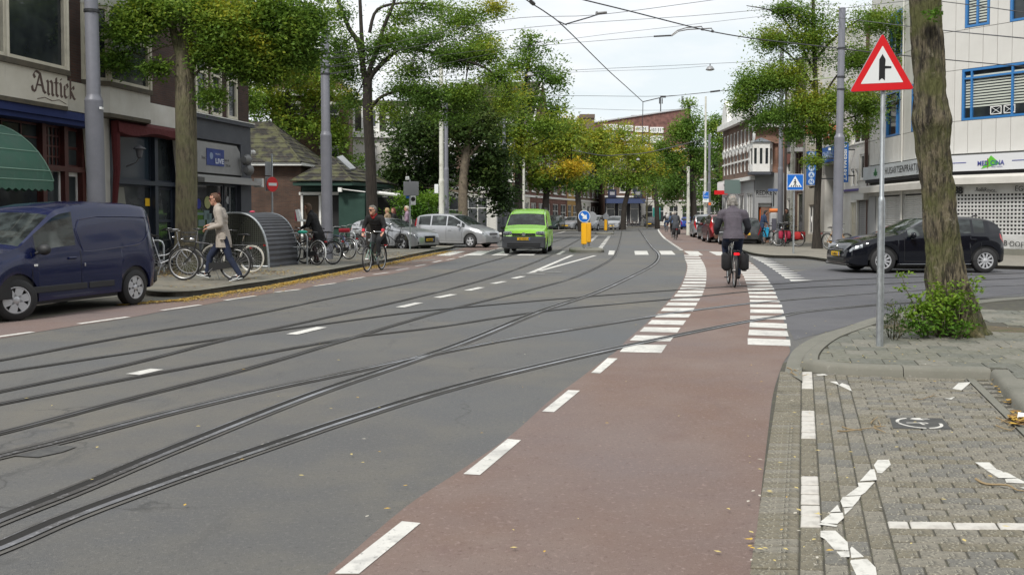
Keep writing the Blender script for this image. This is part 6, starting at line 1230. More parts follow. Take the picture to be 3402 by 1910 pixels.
shrub('leafy_shrub', 'bright green leafy suckers growing round the foot of the big right trunk', [(3130,1050,10.95,85,50,130,.55),(3190,1000,11.0,60,50,90,.65),(3060,1030,11.0,45,50,100,.66),(3110,980,11.1,30,40,50,.75),(3225,950,11.1,22,25,24,.75),(3180,1085,10.9,70,25,60,.35),(3050,1085,10.9,45,25,60,.3)], [[(3060,1110),(3040,1020),(3010,960),(2992,905)],[(3075,1105),(3060,1020),(3050,985)],[(3110,1110),(3100,1000),(3095,950)],[(3150,1110),(3160,1000),(3170,945)],[(3200,1105),(3222,1000),(3238,925)]], 0.042, 6, leaf_bright, 11.0)
shrub('weed_clump', 'pale wispy weeds standing between the sign post and the trunk suckers', [(2975,1040,10.9,28,45,110,.3),(2965,1075,10.8,30,30,60,.25),(3000,1095,10.8,40,22,70,.25)], [[(2990,1115),(2975,1050),(2960,1010)]], 0.022, 5, leaf_dark, 10.9, 'weeds')
tree_pit = MB(); pc = G(3160,1092,0.1); tree_pit.poly([(pc.x+0.95*math.cos(t/24*2*math.pi)*(1+.08*math.sin(t*2.1)), pc.y+0.62*math.sin(t/24*2*math.pi), 0.094) for t in range(24)]); tag(tree_pit.build('tree_pit_soil', mat('soil',(0.09,0.07,0.045),0.95,world=True,var=[(12,(0.14,0.11,0.06),0.4,0.7,6),(4,(0.07,0.08,0.03),0.5,0.65,5)],bump=(40,1,.02)), fixn=False), kind='structure')
# fallen leaves
def litter(name, pts, cols, size, label=None, z=0.012):
    K = len(pts); P = np.array(pts); a = nrng.random(K)*6.28; s = size*(0.5+nrng.random(K)); t = nrng.normal(size=K)*0.25
    V = np.empty((K,4,3)); ca, sa = np.cos(a), np.sin(a)
    for k, (x, y) in enumerate(((-1,0),(0,-.45),(1,0),(0,.45))): V[:,k,0] = P[:,0]+s*(x*ca-y*sa); V[:,k,1] = P[:,1]+s*(x*sa+y*ca); V[:,k,2] = P[:,2]+z+np.abs(t)*s*(0.5 if k%2 else 0.1)
    me = bpy.data.meshes.new(name); me.from_pydata(V.reshape(-1,3).tolist(), [], [(4*i,4*i+1,4*i+2,4*i+3) for i in range(K)])
    for c in cols: me.materials.append(c)
    me.polygons.foreach_set('material_index', nrng.integers(0,len(cols),K).astype(np.int32)); o = link(name, me); tag(o, label, 'leaves' if label else None, kind='stuff'); return o
ly = [mat('litter_yellow',(0.52,0.33,0.05),0.8), mat('litter_gold',(0.4,0.24,0.04),0.8), mat('litter_brown',(0.2,0.11,0.04),0.85), mat('litter_pale',(0.55,0.44,0.16),0.8)]
pts = []
KB = catmull([Vector((p[0],p[1],0)) for p in gp([(400,1018),(500,1008),(600,1000),(700,984),(760,975),(900,954),(1030,928),(1130,909),(1220,892),(1290,878),(1370,860),(1440,845),(1490,836)])], 6)
seglen = [(KB[i+1]-KB[i]).length for i in range(len(KB)-1)]; tot = sum(seglen)
for _ in range(9500):
    t = rnd.random()*tot; i = 0
    while t > seglen[i] and i < len(seglen)-1: t -= seglen[i]; i += 1
    p = KB[i].lerp(KB[i+1], t/seglen[i]); d = (KB[i+1]-KB[i]).normalized(); n = Vector((d.y,-d.x,0)); f = min(1, (tot and (i+1)/14)); off = abs(rnd.gauss(0,0.16*f+0.03))*(1 if rnd.random()<.93 else 2.4) - 0.12
    p = p+n*off; pts.append((p.x,p.y,0.0+rnd.random()*0.02))
litter('fallen_leaves', pts, [ly[0],ly[0],ly[1],ly[3]], 0.035, 'drift of yellow fallen leaves along the foot of the left kerb')
pts = []
for (u,v,ru,rv,k,z) in [(3345,1262,45,40,420,.01),(3310,1240,30,12,160,.01),(3380,1330,25,35,140,.01),(3390,1405,40,20,160,.01)]:
    for _ in range(k): q = G(u+rnd.gauss(0,.45)*ru, v+rnd.gauss(0,.45)*rv, 0.0); pts.append((q.x,q.y,z+rnd.random()*.03))
litter('fallen_leaves', pts, [ly[0],ly[1],ly[2],ly[2]], 0.035, 'small pile of brown and yellow leaves in the kerb corner at right')
pts = []
for _ in range(45): u, v = rnd.uniform(1200,3400), rnd.uniform(1000,1900)**1; q = G(u,v,0); pts.append((q.x,q.y,0.012 if q.x < 1.2 else 0.02))
for _ in range(60): u, v = rnd.uniform(2480,2760), rnd.uniform(1080,1900); q = G(u,v,0); pts.append((q.x,q.y,0.02))
for _ in range(30): u, v = rnd.uniform(0,1700), rnd.uniform(1000,1700); q = G(u,v,0); pts.append((q.x,q.y,0.008))
for _ in range(110): u = rnd.uniform(2650,3400); v = rnd.uniform(1060,1215); q = G(u,v,.1); pts.append((q.x,q.y,0.105))
litter('scattered_leaves', pts, [ly[3],ly[3],ly[0],mat('litter_white',(0.5,0.47,0.4),0.8)], 0.014, 'single pale leaves scattered over the road, cycle lane and bay')
pts = []
for _ in range(3800):
    u = rnd.uniform(480,1500); v = rnd.uniform(830,960); q = G(u,v,.1)
    if 0.3 < mnoise.noise(Vector((q.x*1.3,q.y*0.9,0)))+rnd.gauss(0,.18)+.2*(u > 1150) and v < 985-(u-480)*0.155: pts.append((q.x,q.y,0.1))
for (u,v,ru,rv,k) in [(560,905,90,18,500),(1350,850,120,15,350),(900,905,120,12,250)]:
    for _ in range(k): q = G(u+rnd.gauss(0,.5)*ru, v+rnd.gauss(0,.5)*rv, .1); pts.append((q.x,q.y,.1))
litter('fallen_leaves', pts, [ly[1],ly[2],ly[2],ly[3]], 0.04, 'brownish leaves lying over the left pavement round trees and cycle racks')
# ================================================================ vehicles
def paint(name, col, met=0.2, rough=0.28): return mat('paint_'+name, col, rough, met, coat=0.45, spec=0.35, var=[(1.2,tuple(c*0.85 for c in col),0.4,0.75,4)])
carglass = mat('car_glass', (0.045,0.055,0.055), 0.03, spec=0.5, var=[(2.2,(0.015,0.018,0.018),0.42,0.56,3,(0.6,1,2)),(1.3,(0.13,0.15,0.145),0.58,0.68,2)])  # lifted base and pale and dark patches: reflections and see-through brightness painted in
lampglass = mat('headlamp_glass', (0.32,0.34,0.36), 0.15, 0.3, coat=0.4, var=[(14,(0.1,0.11,0.12),0.48,0.58,2)]); tailred = mat('taillight_red', (0.35,0.008,0.012), 0.2, coat=0.7)
trimblack = mat('trim_black', (0.02,0.021,0.023), 0.6); rimm = mat('rim_silver', (0.5,0.51,0.53), 0.4, 0.35)
def wheel_mesh(R_, wd, kind):
    """tyre + rim meshes, axis along y, outer face +y"""
    t = MB(); r = R_; t.lathe([(r*0.64,-wd/2),(r*0.9,-wd/2),(r*0.985,-wd*0.38),(r,-wd*0.2),(r,wd*0.2),(r*0.985,wd*0.38),(r*0.9,wd/2),(r*0.68,wd/2+0.004),(r*0.64,wd/2-0.01)], n=36, axis='y', cap=False)
    c = MB(); y = wd/2-0.015
    c.lathe([(r*0.55,-wd*0.3),(r*0.64,y-0.02),(r*0.66,y+.006),(r*0.60,y+.008),(r*0.57,y-0.015)], n=36, axis='y', cap=False)
    n = {'steel':6,'alloy5':5,'alloy10':10}[kind]
    for i in range(n):
        a = 2*math.pi*i/n; ca, sa = math.cos(a), math.sin(a); w0, w1 = (0.05,0.035) if n == 5 else ((0.045,0.06) if n == 6 else (0.016,0.024)); w0 *= r/0.3; w1 *= r/0.3
        q = [(r*0.12,-w0),(r*0.61,-w1),(r*0.61,w1),(r*0.12,w0)]
        c.ext([(x*ca-z*sa, y-0.002, x*sa+z*ca) for x, z in q], (0,-0.018,0))
    c.lathe([(0,y+.012),(r*0.1,y+.012),(r*0.17,y),(r*0.19,y-0.02)], n=18, axis='y', cap=False)
    d = MB(); d.lathe([(0,y-0.05),(r*0.6,y-0.05),(r*0.6,y-.055),(0,y-.055)], n=24, axis='y')
    return t, c, d
_wm = {}
def add_wheel(par, x, y, R_, kind, side, steer=0, wd=0.2):
    k = (round(R_,3), kind)
    if k not in _wm:
        t, c, d = wheel_mesh(R_, wd, kind); o1 = t.build('tyre', rubber, smooth=40); o2 = c.build('rim', rimm, smooth=40); o3 = d.build('brake_disc', trimblack)
        _wm[k] = [o.data for o in (o1,o2,o3)]
        for o in (o1,o2,o3): bpy.data.objects.remove(o)
    w = bpy.data.objects.new('wheel', _wm[k][0]); COL.objects.link(w); w.parent = par; w.location = (x,y,R_); w.rotation_euler = (0, rnd.uniform(0,3), (0 if side > 0 else math.pi)+steer)
    for nm, me in (('rim',_wm[k][1]),('brake_disc',_wm[k][2])): link(nm, me, w)
    return w
def squeeze(sp, x0, k, also=()):
    f = lambda x: x if x > x0 else x0+(x-x0)*k
    for q in ('top','belt','wid','sill'): sp[q] = [(f(a),c) for a, c in sp[q]]
    sp['cuts'] = [f(a) for a in sp['cuts']]; sp['xmin'] = f(-sp['L']/2)
    if sp.get('rw'): sp['rw'] = tuple(f(a) for a in sp['rw'])
    sp['zones'] = [(f(a),f(c),*r) for a, c, *r in sp['zones']]; sp['sw'] = [(f(a),f(c)) for a, c in sp['sw']]
    sp['boxes'] = [(n_,m_,[(f(q[0]),*q[1:]) for q in bb]) for n_, m_, bb in sp['boxes']]
    return sp
def make_car(sp, label, cat='car', name='parked_car', pm=None, detail=2, group=None):
    L_, Wd, R_ = sp['L'], sp['W'], sp['R']; xmn = sp.get('xmin', -L_/2); xf, xr = sp['axles']; tum = sp.get('tum', 0.32)
    root = thing(name, label, cat, group=group)
    tx, tz = zip(*sorted(sp['top'])); bx_, bz = zip(*sorted(sp['belt'])); wx_, wz = zip(*sorted(sp['wid'])); sx_, sz = zip(*sorted(sp['sill']))
    Ra = R_+0.07; xs = set()
    n = 56 if detail == 2 else 26
    for i in range(n+1): xs.add(round(xmn+(L_/2-xmn)*i/n,3))
    for xa in (xf, xr):
        for i in range(13 if detail == 2 else 9): xs.add(round(xa+Ra*math.cos(math.pi*i/(12 if detail == 2 else 8)),3))
        xs.add(round(xa+Ra+.004,3)); xs.add(round(xa-Ra-.004,3))
    for c in sp['cuts']: xs.add(c)
    xs = sorted(xs); xs2 = [xs[0]]
    for x in xs[1:]:
        if x-xs2[-1] > 0.003: xs2.append(x)
    xs = xs2
    def sm(X, Zz, x):  # light smoothing of the control polyline
        return (interp(X,Zz,x-0.03)+2*interp(X,Zz,x)+interp(X,Zz,x+0.03))/4 if xmn+.05 < x < L_/2-.05 else interp(X,Zz,x)
    rings = []
    for x in xs:
        t, be, w, zb = sm(tx,tz,x), interp(bx_,bz,x), sm(wx_,wz,x), interp(sx_,sz,x)
        be = min(be, t-0.02)
        for xa in (xf, xr):
            if abs(x-xa) < Ra: zb = max(zb, R_+math.sqrt(max(Ra*Ra-(x-xa)**2,0))*0.98)
        zb = min(zb, be-.05); g = t-be; wr = w-0.035-tum*g; h = be-zb
        half = [(w-0.1,zb),(w-0.02,zb+0.015),(w-.0,zb+h*0.3),(w+0.005,zb+h*0.58),(w-0.01,zb+h*0.85),(w-0.03,be)]
        half += [(w-0.035+(wr-w+.035)*0.1, be+g*0.1), (w-0.035+(wr-w+.035)*0.86, be+g*0.86), (wr-0.035, t-0.02 if g > .1 else t-g*.15), (wr*0.72, t+0.005), (wr*0.38,t+0.02), (0,t+0.025)]
        rings.append([(x,a,z) for a,z in half] + [(x,-a,z) for a,z in reversed(half[:-1])])
    nr = len(rings[0]); H0 = 11
    bodies = {}
    def cls(x, k):
        kk = k if k < H0 else nr-2-k   # segment index mirrored
        s = 'L' if k < H0 else 'R'
        if sp['ws'][0] < x < sp['ws'][1] and kk >= 8: return ('windscreen', carglass)
        if sp.get('rw') and sp['rw'][0] < x < sp['rw'][1] and kk >= 8: return ('rear_window', carglass)
        if kk == 6:
            for i, (a, c) in enumerate(sp['sw']):
                if a < x < c: return ('side_window%s%d' % (s,i), carglass)
        for (a, c, k0, k1, nm, mm) in sp.get('zones', []):
            if a < x < c and k0 <= kk <= k1: return (nm+s if nm in ('headlight','tail_light') else nm, mm)
        return ('body', pm)
    for i in range(len(xs)-1):
        xm = (xs[i]+xs[i+1])/2
        for k in range(nr-1):
            nm, mm = cls(xm, k); b, _ = bodies.setdefault(nm, (MB(), mm)); b.add([rings[i][k],rings[i+1][k],rings[i+1][k+1],rings[i][k+1]], [(0,1,2,3)])
    b = bodies['body'][0]
    for rg in (rings[0], rings[-1]): # end caps as strips
        m_ = len(rg); 
        for k in range(m_//2): 
            q = [rg[k],rg[k+1],rg[m_-2-k],rg[m_-1-k]]
            nm = 'body'; 
            if sp.get('bumper_cap') and k < sp['bumper_cap']: nm = 'bumper'
            bb_ = bodies.setdefault(nm, (MB(), trimblack))[0]; bb_.add(q, [(0,1,2,3)])
    for nm, (b, mm) in bodies.items():
        bm = bmesh.new(); me = bpy.data.meshes.new(nm)
        me.from_pydata(b.v, [], b.f); bm.from_mesh(me); bmesh.ops.remove_doubles(bm, verts=bm.verts, dist=0.0008); bmesh.ops.recalc_face_normals(bm, faces=bm.faces); bm.to_mesh(me); bm.free()
        me.materials.append(mm); me.polygons.foreach_set('use_smooth', [True]*len(me.polygons)); me.set_sharp_from_angle(angle=R(32))
        pn = nm
        for base in ('side_window','headlight','tail_light'):
            if nm.startswith(base): pn = base
        link(pn, me, root)
    # underbody and wheel wells
    b = MB(); zu = sp['zu']; b.box(xmn+0.12, L_/2-0.15, -Wd/2+0.28, Wd/2-0.28, zu, zu+0.3)
    for xa in (xf, xr): b.box(xa-Ra,xa+Ra,-Wd/2+0.06,Wd/2-0.06,R_+.02,R_+Ra*0.97)
    b.box(xr+Ra,xf-Ra,-Wd/2+0.1,Wd/2-0.1,zu,0.42); b.build('underbody', black, root)
    for xa, st in ((xf, sp.get('steer',0)), (xr,0)):
        for s_ in (1,-1): add_wheel(root, xa, s_*(Wd/2-0.115), R_, sp['rim'], s_, st)
    # details
    for nm, mm, boxes in sp.get('boxes', []):
        b = MB()
        for q in boxes: b.rbox(q[:3], q[3:6], min(q[3:6])*0.3)
        b.build(nm, pm if mm == 'paint' else mm, root)
    for s_ in (1,-1):
        mxx, mz = sp['mirror']; b = MB(); T = Matrix.Translation((mxx, s_*(Wd/2+0.1), mz)); b.T = T
        b.ball((0,0,0),(0.07,0.115,0.085),12,8); b.T = None; b.tube([(mxx+.03,s_*(Wd/2-.06),mz-.07),(mxx+.01,s_*(Wd/2+.06),mz-.03)],0.025,6)
        b.build('mirror', sp.get('mirror_m') or pm, root, smooth=50)
    if detail == 2:
        for (x0,x1,z0,z1) in sp.get('doors', []):   # door seams as thin dark grooves on the flanks
            for s_ in (1,-1):
                b = MB()
                def side(x,z): 
                    w = sm(wx_,wz,x); be = interp(bx_,bz,x); zb = interp(sx_,sz,x); f = (z-zb)/(be-zb); y = interp([0,0.05,0.3,0.58,0.85,1.0],[w-.06,w-.02,w,w+.005,w-.01,w-.03],f); return (x, s_*(y+0.0015), z)
                b.tube([side(x0,z0+(z1-z0)*i/6) for i in range(7)],0.005,4); b.tube([side(x1,z0+(z1-z0)*i/6) for i in range(7)],0.005,4); b.tube([side(x0+(x1-x0)*i/4,z0) for i in range(5)],0.005,4)
                b.build('door_seam', black, root)
                hx = x0+0.14*(1 if x1 > x0 else -1); hz = z1-0.12; b = MB(); p = side(hx+.06,hz); b.rbox((p[0],p[1]+s_*0.012,p[2]),(0.17,0.03,0.035),0.008); b.build('door_handle', sp.get('handle') or pm, root)
    return root
def plate(par, txt, x, z, back=False, w=0.52, lab=True):
    s_ = -1 if back else 1
    b = MB(); b.rbox((x,0,z),(0.012,w,0.11),0.004); p = b.build('number_plate', plate_yellow, par)
    b = MB(); b.bx((x+s_*0.0075,-s_*(-w/2+0.025) if not back else -(w/2-0.025),z),(0.003,0.045,0.1)); b.build('plate_band', blue_sign, p)
    o = text(txt, 0.095, black, p, (x+s_*0.009, s_*(-w/2+0.065) , z-0.035), rot=(R(90),0,R(90) if not back else R(-90)), bold=0.003, sx=1.0)
    return p
hatch = dict(L=4.26,W=1.8,R=0.32,axles=(1.25,-1.38),rim='alloy10',zu=0.17,tum=0.34,
 top=[(2.13,.58),(2.1,.66),(2.0,.745),(1.8,.83),(1.4,.915),(1.0,.975),(0.84,1.0),(0.5,1.19),(0.12,1.375),(-0.1,1.42),(-0.5,1.452),(-1.0,1.445),(-1.5,1.395),(-1.72,1.35),(-1.8,1.3),(-2.0,1.03),(-2.08,.96),(-2.12,.8),(-2.13,.6)],
 belt=[(2.13,.5),(2.0,.66),(1.5,.83),(0.9,.9),(0.0,.935),(-1.2,.99),(-1.9,1.0),(-2.13,.7)],
 wid=[(2.13,.6),(2.08,.74),(1.95,.82),(1.6,.885),(1.0,.9),(-1.5,.9),(-1.9,.86),(-2.05,.8),(-2.13,.68)],
 sill=[(2.13,.26),(1.9,.2),(1.6,.2),(-1.7,.22),(-2.0,.28),(-2.13,.36)], cuts=[0.82,0.14,-1.78,-2.03,0.62,-0.32,-0.40,-1.02,-1.08,-1.36],
 ws=(0.14,0.82), rw=(-2.03,-1.78), sw=[(-0.32,0.62),(-1.02,-0.40),(-1.36,-1.08)], mirror=(0.55,0.98),
 zones=[(1.74,2.09,4,5,'headlight',lampglass),(-2.12,-1.86,4,5,'tail_light',tailred)],
 doors=[(-0.42,0.72,0.3,0.93),(-1.25,-0.42,0.32,0.98)],
 boxes=[('grille',black,[(2.115,0,.6,.03,0.9,.05),(2.125,0,.33,.03,1.1,.1)]),('grille_bar',chrome,[(2.135,0,.585,.012,.95,.012),(2.12,0,.235,.02,1.3,.014)]),('bumper_lip',black,[(2.08,0,.22,.1,1.4,.06)]),('fog_light',lampglass,[(2.06,.62,.34,.03,.16,.05),(2.06,-.62,.34,.03,.16,.05)]),('sill_trim',chrome,[(-.05,.895,.235,1.9,.012,.012)])])
vanD = dict(L=4.36,W=1.75,R=0.315,axles=(1.33,-1.3),rim='steel',zu=0.2,tum=0.17,
 top=[(2.18,.62),(2.16,.78),(2.05,.9),(1.8,1.0),(1.4,1.08),(1.28,1.12),(0.95,1.36),(0.55,1.63),(0.4,1.70),(0.0,1.77),(-0.6,1.81),(-1.4,1.80),(-1.9,1.755),(-2.06,1.7),(-2.12,1.5),(-2.16,1.1),(-2.18,.8),(-2.18,.5)],
 belt=[(2.18,.55),(2.0,.78),(1.3,.98),(0.6,1.02),(-1.0,1.06),(-2.1,1.05),(-2.18,.7)],
 wid=[(2.18,.58),(2.12,.72),(1.95,.8),(1.6,.86),(1.0,.875),(-1.8,.875),(-2.05,.84),(-2.14,.78),(-2.18,.74)],
 sill=[(2.18,.28),(1.9,.22),(1.7,.24),(-1.7,.26),(-2.0,.3),(-2.18,.36)], cuts=[1.26,0.58,0.98,0.12,0.02],
 ws=(0.58,1.26), rw=None, sw=[(0.14,0.98)], mirror=(0.95,1.06), mirror_m=trimblack,
 zones=[(1.85,2.13,3,4,'headlight',lampglass),(-2.17,-2.09,3,6,'tail_light',tailred)],
 doors=[(0.05,1.08,0.42,1.02)],
 boxes=[('side_protector',trimblack,[(0.5,.872,.44,1.15,.025,.1),(-.42,.872,.44,.6,.025,.1),(0.5,-.872,.44,1.15,.025,.1),(-.42,-.872,.44,.6,.025,.1)]),('bumper',trimblack,[(-2.12,0,.48,.16,1.64,.28),(2.1,0,.45,.16,1.5,.26)]),('grille',black,[(2.16,0,.68,.04,1.0,.1)]),('indicator',white_paint,[(1.02,.885,.82,.07,.012,.035)]),('rear_latch',chrome,[(-.02,.885,.78,.03,.012,.05)])])
squeeze(vanD, -1.3, 0.72)
van = make_car(vanD, 'dark navy blue small van parked at the left kerb, nearest the camera', 'van', 'parked_van', paint('navy',(0.006,0.011,0.055),0.1,0.2))
def place_car(root, F_, R_, sp, ys=1.0, zs=1.0, near=1):
    """F_, R_: ground contacts of front and rear wheel on the given side (+1 left of car, -1 right)"""
    f = F_-R_; f.z = 0; d = f.length; h = f.normalized(); wb = sp['axles'][0]-sp['axles'][1]; sx = d/wb; left = Vector((-h.y,h.x,0))
    c = (F_+R_)/2 - left*near*(sp['W']/2-0.115)*ys - h*((sp['axles'][0]+sp['axles'][1])/2*sx)
    root.location = (c.x,c.y,0.004); root.rotation_euler = (0,0,math.atan2(h.y,h.x)); root.scale = (sx,ys,zs)
place_car(van, G(48,1066), G(438,1013), vanD, 0.95, 0.955)
# embossed side panel outline, body crease
b = MB(); o_ = vanD['W']/2
pts = [(-0.02,1.0),(-0.02,1.52),(-1.5,1.56),(-1.72,1.5),(-1.7,1.3),(-1.5,1.12),(-1.2,1.06),(-0.3,1.0),(-0.02,1.0)]
def sy(z): return o_-0.03-0.17*max(0,z-1.06)+0.006
b.tube([(x,sy(z),z) for x,z in [(p.x,p.y) for p in catmull([Vector((a,c,0)) for a,c in pts],3)]],0.006,5); b.build('panel_crease', paint('navy',(0,0,0)), van, smooth=60)
for c_ in bpy.data.objects:
    if c_.parent is van and c_.name.startswith('wheel') and c_.location.x > 0: c_.rotation_euler[2] += R(-22)
wsd = MB(); wsd.tube([(1.22,0.5,1.14),(0.9,0.1,1.39)],0.012,5); wsd.tube([(1.22,-0.1,1.14),(0.95,-0.5,1.37)],0.012,5); wsd.build('wiper', black, van)
squeeze(hatch, -1.38, 0.78)
golf = make_car(hatch, 'glossy black hatchback turning out behind the big tree trunk and warning sign', 'car', 'black_hatchback', paint('black',(0.005,0.006,0.01),0.1,0.12))
place_car(golf, G(2929,908), G(3267,907), hatch, 1.05, 1.03); plate(golf, '11-RX-G', 2.135, .48)
b = MB(); b.lathe([(0,.012),(0.055,.012),(0.06,0),(0,0)],(2.1,0,.66),18,'x'); b.build('emblem', chrome, golf)
b = MB(); b.tube([(-1.45,0,1.42),(-1.5,0,1.47),(-1.62,0,1.48)],0.02,6); b.build('aerial', black, golf)
caddy = dict(vanD); caddy.update(xmin=-2.2,belt=[(2.2,.55),(2.0,.78),(1.3,.98),(0.6,1.02),(-1.0,1.06),(-2.1,1.05),(-2.2,.7)],sill=[(2.2,.28),(1.9,.22),(1.7,.24),(-1.7,.26),(-2.2,.36)],L=4.4,W=1.8,R=0.33,axles=(1.3,-1.38),tum=0.2,
 top=[(2.2,.6),(2.17,.8),(2.08,.93),(1.9,1.0),(1.5,1.08),(1.25,1.13),(0.9,1.42),(0.62,1.62),(0.45,1.7),(0.0,1.79),(-0.6,1.83),(-1.4,1.82),(-1.95,1.78),(-2.1,1.7),(-2.18,1.2),(-2.2,.8),(-2.2,.5)],
 wid=[(2.2,.72),(2.15,.8),(2.0,.86),(1.6,.895),(1.0,.9),(-1.8,.9),(-2.1,.87),(-2.2,.8)], cuts=[1.22,0.62,0.98,0.12], ws=(0.62,1.22), sw=[(0.14,0.98)],
 zones=[(1.98,2.21,4,5,'headlight',lampglass),(-2.19,-2.1,3,6,'tail_light',tailred)],
 boxes=[('bumper',mat('bumper_grey',(0.05,0.053,0.06),0.55),[(2.13,0,.47,.2,1.76,.5)]),('grille',black,[(2.21,0,.79,.03,.95,.1),(2.24,0,.42,.02,1.35,.05),(2.24,0,.33,.02,1.35,.05)]),('grille_bar',mat('bumper_grey',(0,0,0)),[(2.225,0,.79,.012,.93,.015),(2.252,0,.375,.012,1.3,.02)]),('roof_rail',black,[(-.4,.68,1.84,1.9,.04,.05),(-.4,-.68,1.84,1.9,.04,.05)]),('headlight',lampglass,[(2.12,.66,.84,.16,.36,.17),(2.12,-.66,.84,.16,.36,.17)]),('sun_visor',mat('visor',(0.4,0.43,0.4),0.5),[(0.74,.35,1.52,.02,.45,.06)])], doors=[(0.1,1.1,0.42,1.02)])
green = make_car(caddy, 'lime green small van driving towards the camera', 'van', 'green_van', paint('lime',(0.4,0.88,0.07),0.0,0.3))
def set_car(root, u, v, head, s=1.0, axis_off=0.0, Y=None):
    """place a car so its centre stands at photo point (u, v) on the road"""
    p = G(u, v) if Y is None else D(u, HOR, Y); h = Vector((head[0],head[1],0)).normalized(); root.location = (p.x,p.y,0.004); root.rotation_euler = (0,0,math.atan2(h.y,h.x)); sc = s if hasattr(s,'__len__') else (s,s,s); root.scale = sc
set_car(green, 1757, 0, (-0.11,-0.995), (1,0.99,0.99), Y=40.2); plate(green, '22-VDD-R', 2.255, .62)
b = MB(); b.lathe([(0.055,.02),(0.075,.02),(0.078,0),(0.052,0)],(2.225,0,.8),18,'x'); b.tube([(2.235,.045,.84),(2.235,0,.76),(2.235,-.045,.84)],.009,4); b.tube([(2.235,.03,.775),(2.235,0,.825),(2.235,-.03,.775)],.009,4); b.build('emblem', chrome, green)
b = MB(); b.tube([(1.2,0.55,1.17),(1.15,-0.1,1.2)],0.014,5); b.build('wiper', black, green)
mpv = dict(hatch); mpv.update(xmin=-2.235,sill=[(2.235,.26),(1.9,.2),(-1.7,.22),(-2.23,.36)],L=4.47,W=1.8,R=0.32,axles=(1.32,-1.38),rim='alloy5',tum=0.26,
 top=[(2.235,.55),(2.2,.7),(2.05,.8),(1.75,.92),(1.3,1.03),(1.15,1.07),(0.7,1.33),(0.25,1.55),(0.0,1.61),(-0.6,1.64),(-1.4,1.62),(-1.85,1.56),(-1.98,1.5),(-2.12,1.15),(-2.2,1.0),(-2.23,.6)],
 belt=[(2.235,.5),(2.05,.7),(1.3,.92),(0.6,.98),(-1.2,1.02),(-2.0,1.06),(-2.23,.7)], wid=[(2.235,.58),(2.18,.74),(2.0,.82),(1.6,.88),(1.0,.9),(-1.6,.9),(-2.0,.86),(-2.15,.8),(-2.235,.7)],
 cuts=[1.13,0.27,-1.96,-2.13,0.95,0.78,-0.05,-0.12,-1.0,-1.08,-1.8], ws=(0.27,1.13), rw=(-2.13,-1.96), sw=[(0.8,0.98),(-0.05,0.74),(-1.0,-0.12),(-1.8,-1.08)], mirror=(0.72,1.06),
 zones=[(1.8,2.17,4,5,'headlight',lampglass),(-2.2,-1.95,4,6,'tail_light',tailred)], doors=[(-0.1,0.85,0.32,0.97),(-1.05,-0.1,0.34,1.0)],
 boxes=[('grille',black,[(2.2,0,.66,.03,.8,.09),(2.2,0,.36,.04,.9,.13)]),('grille_bar',chrome,[(2.222,0,.68,.012,.75,.02)]),('fog_light',black,[(2.1,.66,.38,.04,.2,.1),(2.1,-.66,.38,.04,.2,.1)]),('sill_trim',mat('paint_silver',(0,0,0)) if 0 else trimblack,[(-.05,.897,.42,1.9,.012,.03)])])
silver = paint('silver',(0.42,0.43,0.45),0.55,0.3)
zaf = make_car(mpv, 'silver people carrier nosing out of the side street behind the green van', 'car', 'silver_mpv', silver)
set_car(zaf, 1517, 0, (0.86,-0.42), (0.93,1,1.0), Y=47.0); plate(zaf, '42-XZ-TK', 2.225, .5)
sal = dict(hatch); sal.update(xmin=-2.0,rim='alloy5', top=[(2.13,.6),(2.1,.7),(2.0,.77),(1.8,.84),(1.4,.92),(1.0,.975),(0.84,1.0),(0.4,1.2),(-0.02,1.37),(-0.2,1.40),(-0.6,1.42),(-1.0,1.40),(-1.4,1.33),(-1.55,1.29),(-1.65,1.24),(-1.95,1.02),(-2.08,.95),(-2.12,.8),(-2.13,.6)], cuts=[0.82,-0.02,-1.62,-1.98,0.62,-0.38,-0.46,-1.2,-1.5], ws=(-0.02,0.82), rw=(-1.98,-1.62), sw=[(-0.38,0.6),(-1.3,-0.46)])
sal['boxes'] = [('grille',black,[(2.12,0,.5,.04,.7,.3)]),('grille_frame',chrome,[(2.13,0,.655,.015,.72,.015),(2.13,.36,.5,.015,.015,.3),(2.13,-.36,.5,.015,.015,.3)]),('fog_light',black,[(2.07,.64,.35,.03,.2,.1),(2.07,-.64,.35,.03,.2,.1)])]
aud = make_car(sal, 'silver hatchback parked nose out behind the parked bicycles and bollards', 'car', 'silver_hatchback', silver)
set_car(aud, 1306, 0, (0.83,-0.56), 1.0, Y=43.2); plate(aud, '90-GDP-8', 2.14, .48)
# parked cars down the street
pal = {n: paint(n, c, m_) for n, c, m_ in (('far_silver',(0.36,0.37,0.39),0.4),('far_white',(0.6,0.6,0.6),0.1),('far_dark',(0.03,0.033,0.04),0.3),('far_red',(0.1,0.01,0.013),0.2),('far_blue',(0.02,0.06,0.3),0.3),('far_grey',(0.1,0.105,0.11),0.4),('far_green',(0.02,0.04,0.035),0.3))}
fh = dict(hatch, rim='alloy5'); fm_ = dict(mpv)
proto = {'h': (fh,), 'm': (fm_,)}
def far(kind, pn, lb, u, Y, head, s=1.0, group=None, name='parked_car', back=None):
    c = make_car(proto[kind][0], lb, 'car', name, pal[pn], detail=1, group=group); set_car(c, u, 0, head, s, Y=Y)
    Lh = proto[kind][0]['L']/2; z = .5
    q = MB(); q.rbox((-Lh-.005 if head[1] > 0 else Lh+.005,0,.62 if head[1] > 0 else .48),(.02,.5,.11),.004); q.build('number_plate', plate_yellow, c); return c
gR = 'cars parked along the right kerb'; gL = 'cars parked nose to tail at the far left kerb'
hd = (0.08,1)
far('h','far_grey','dark grey hatchback parked tail towards the camera beside the grey haired cyclist', 2455, 50.4, hd, 1.0, gR)
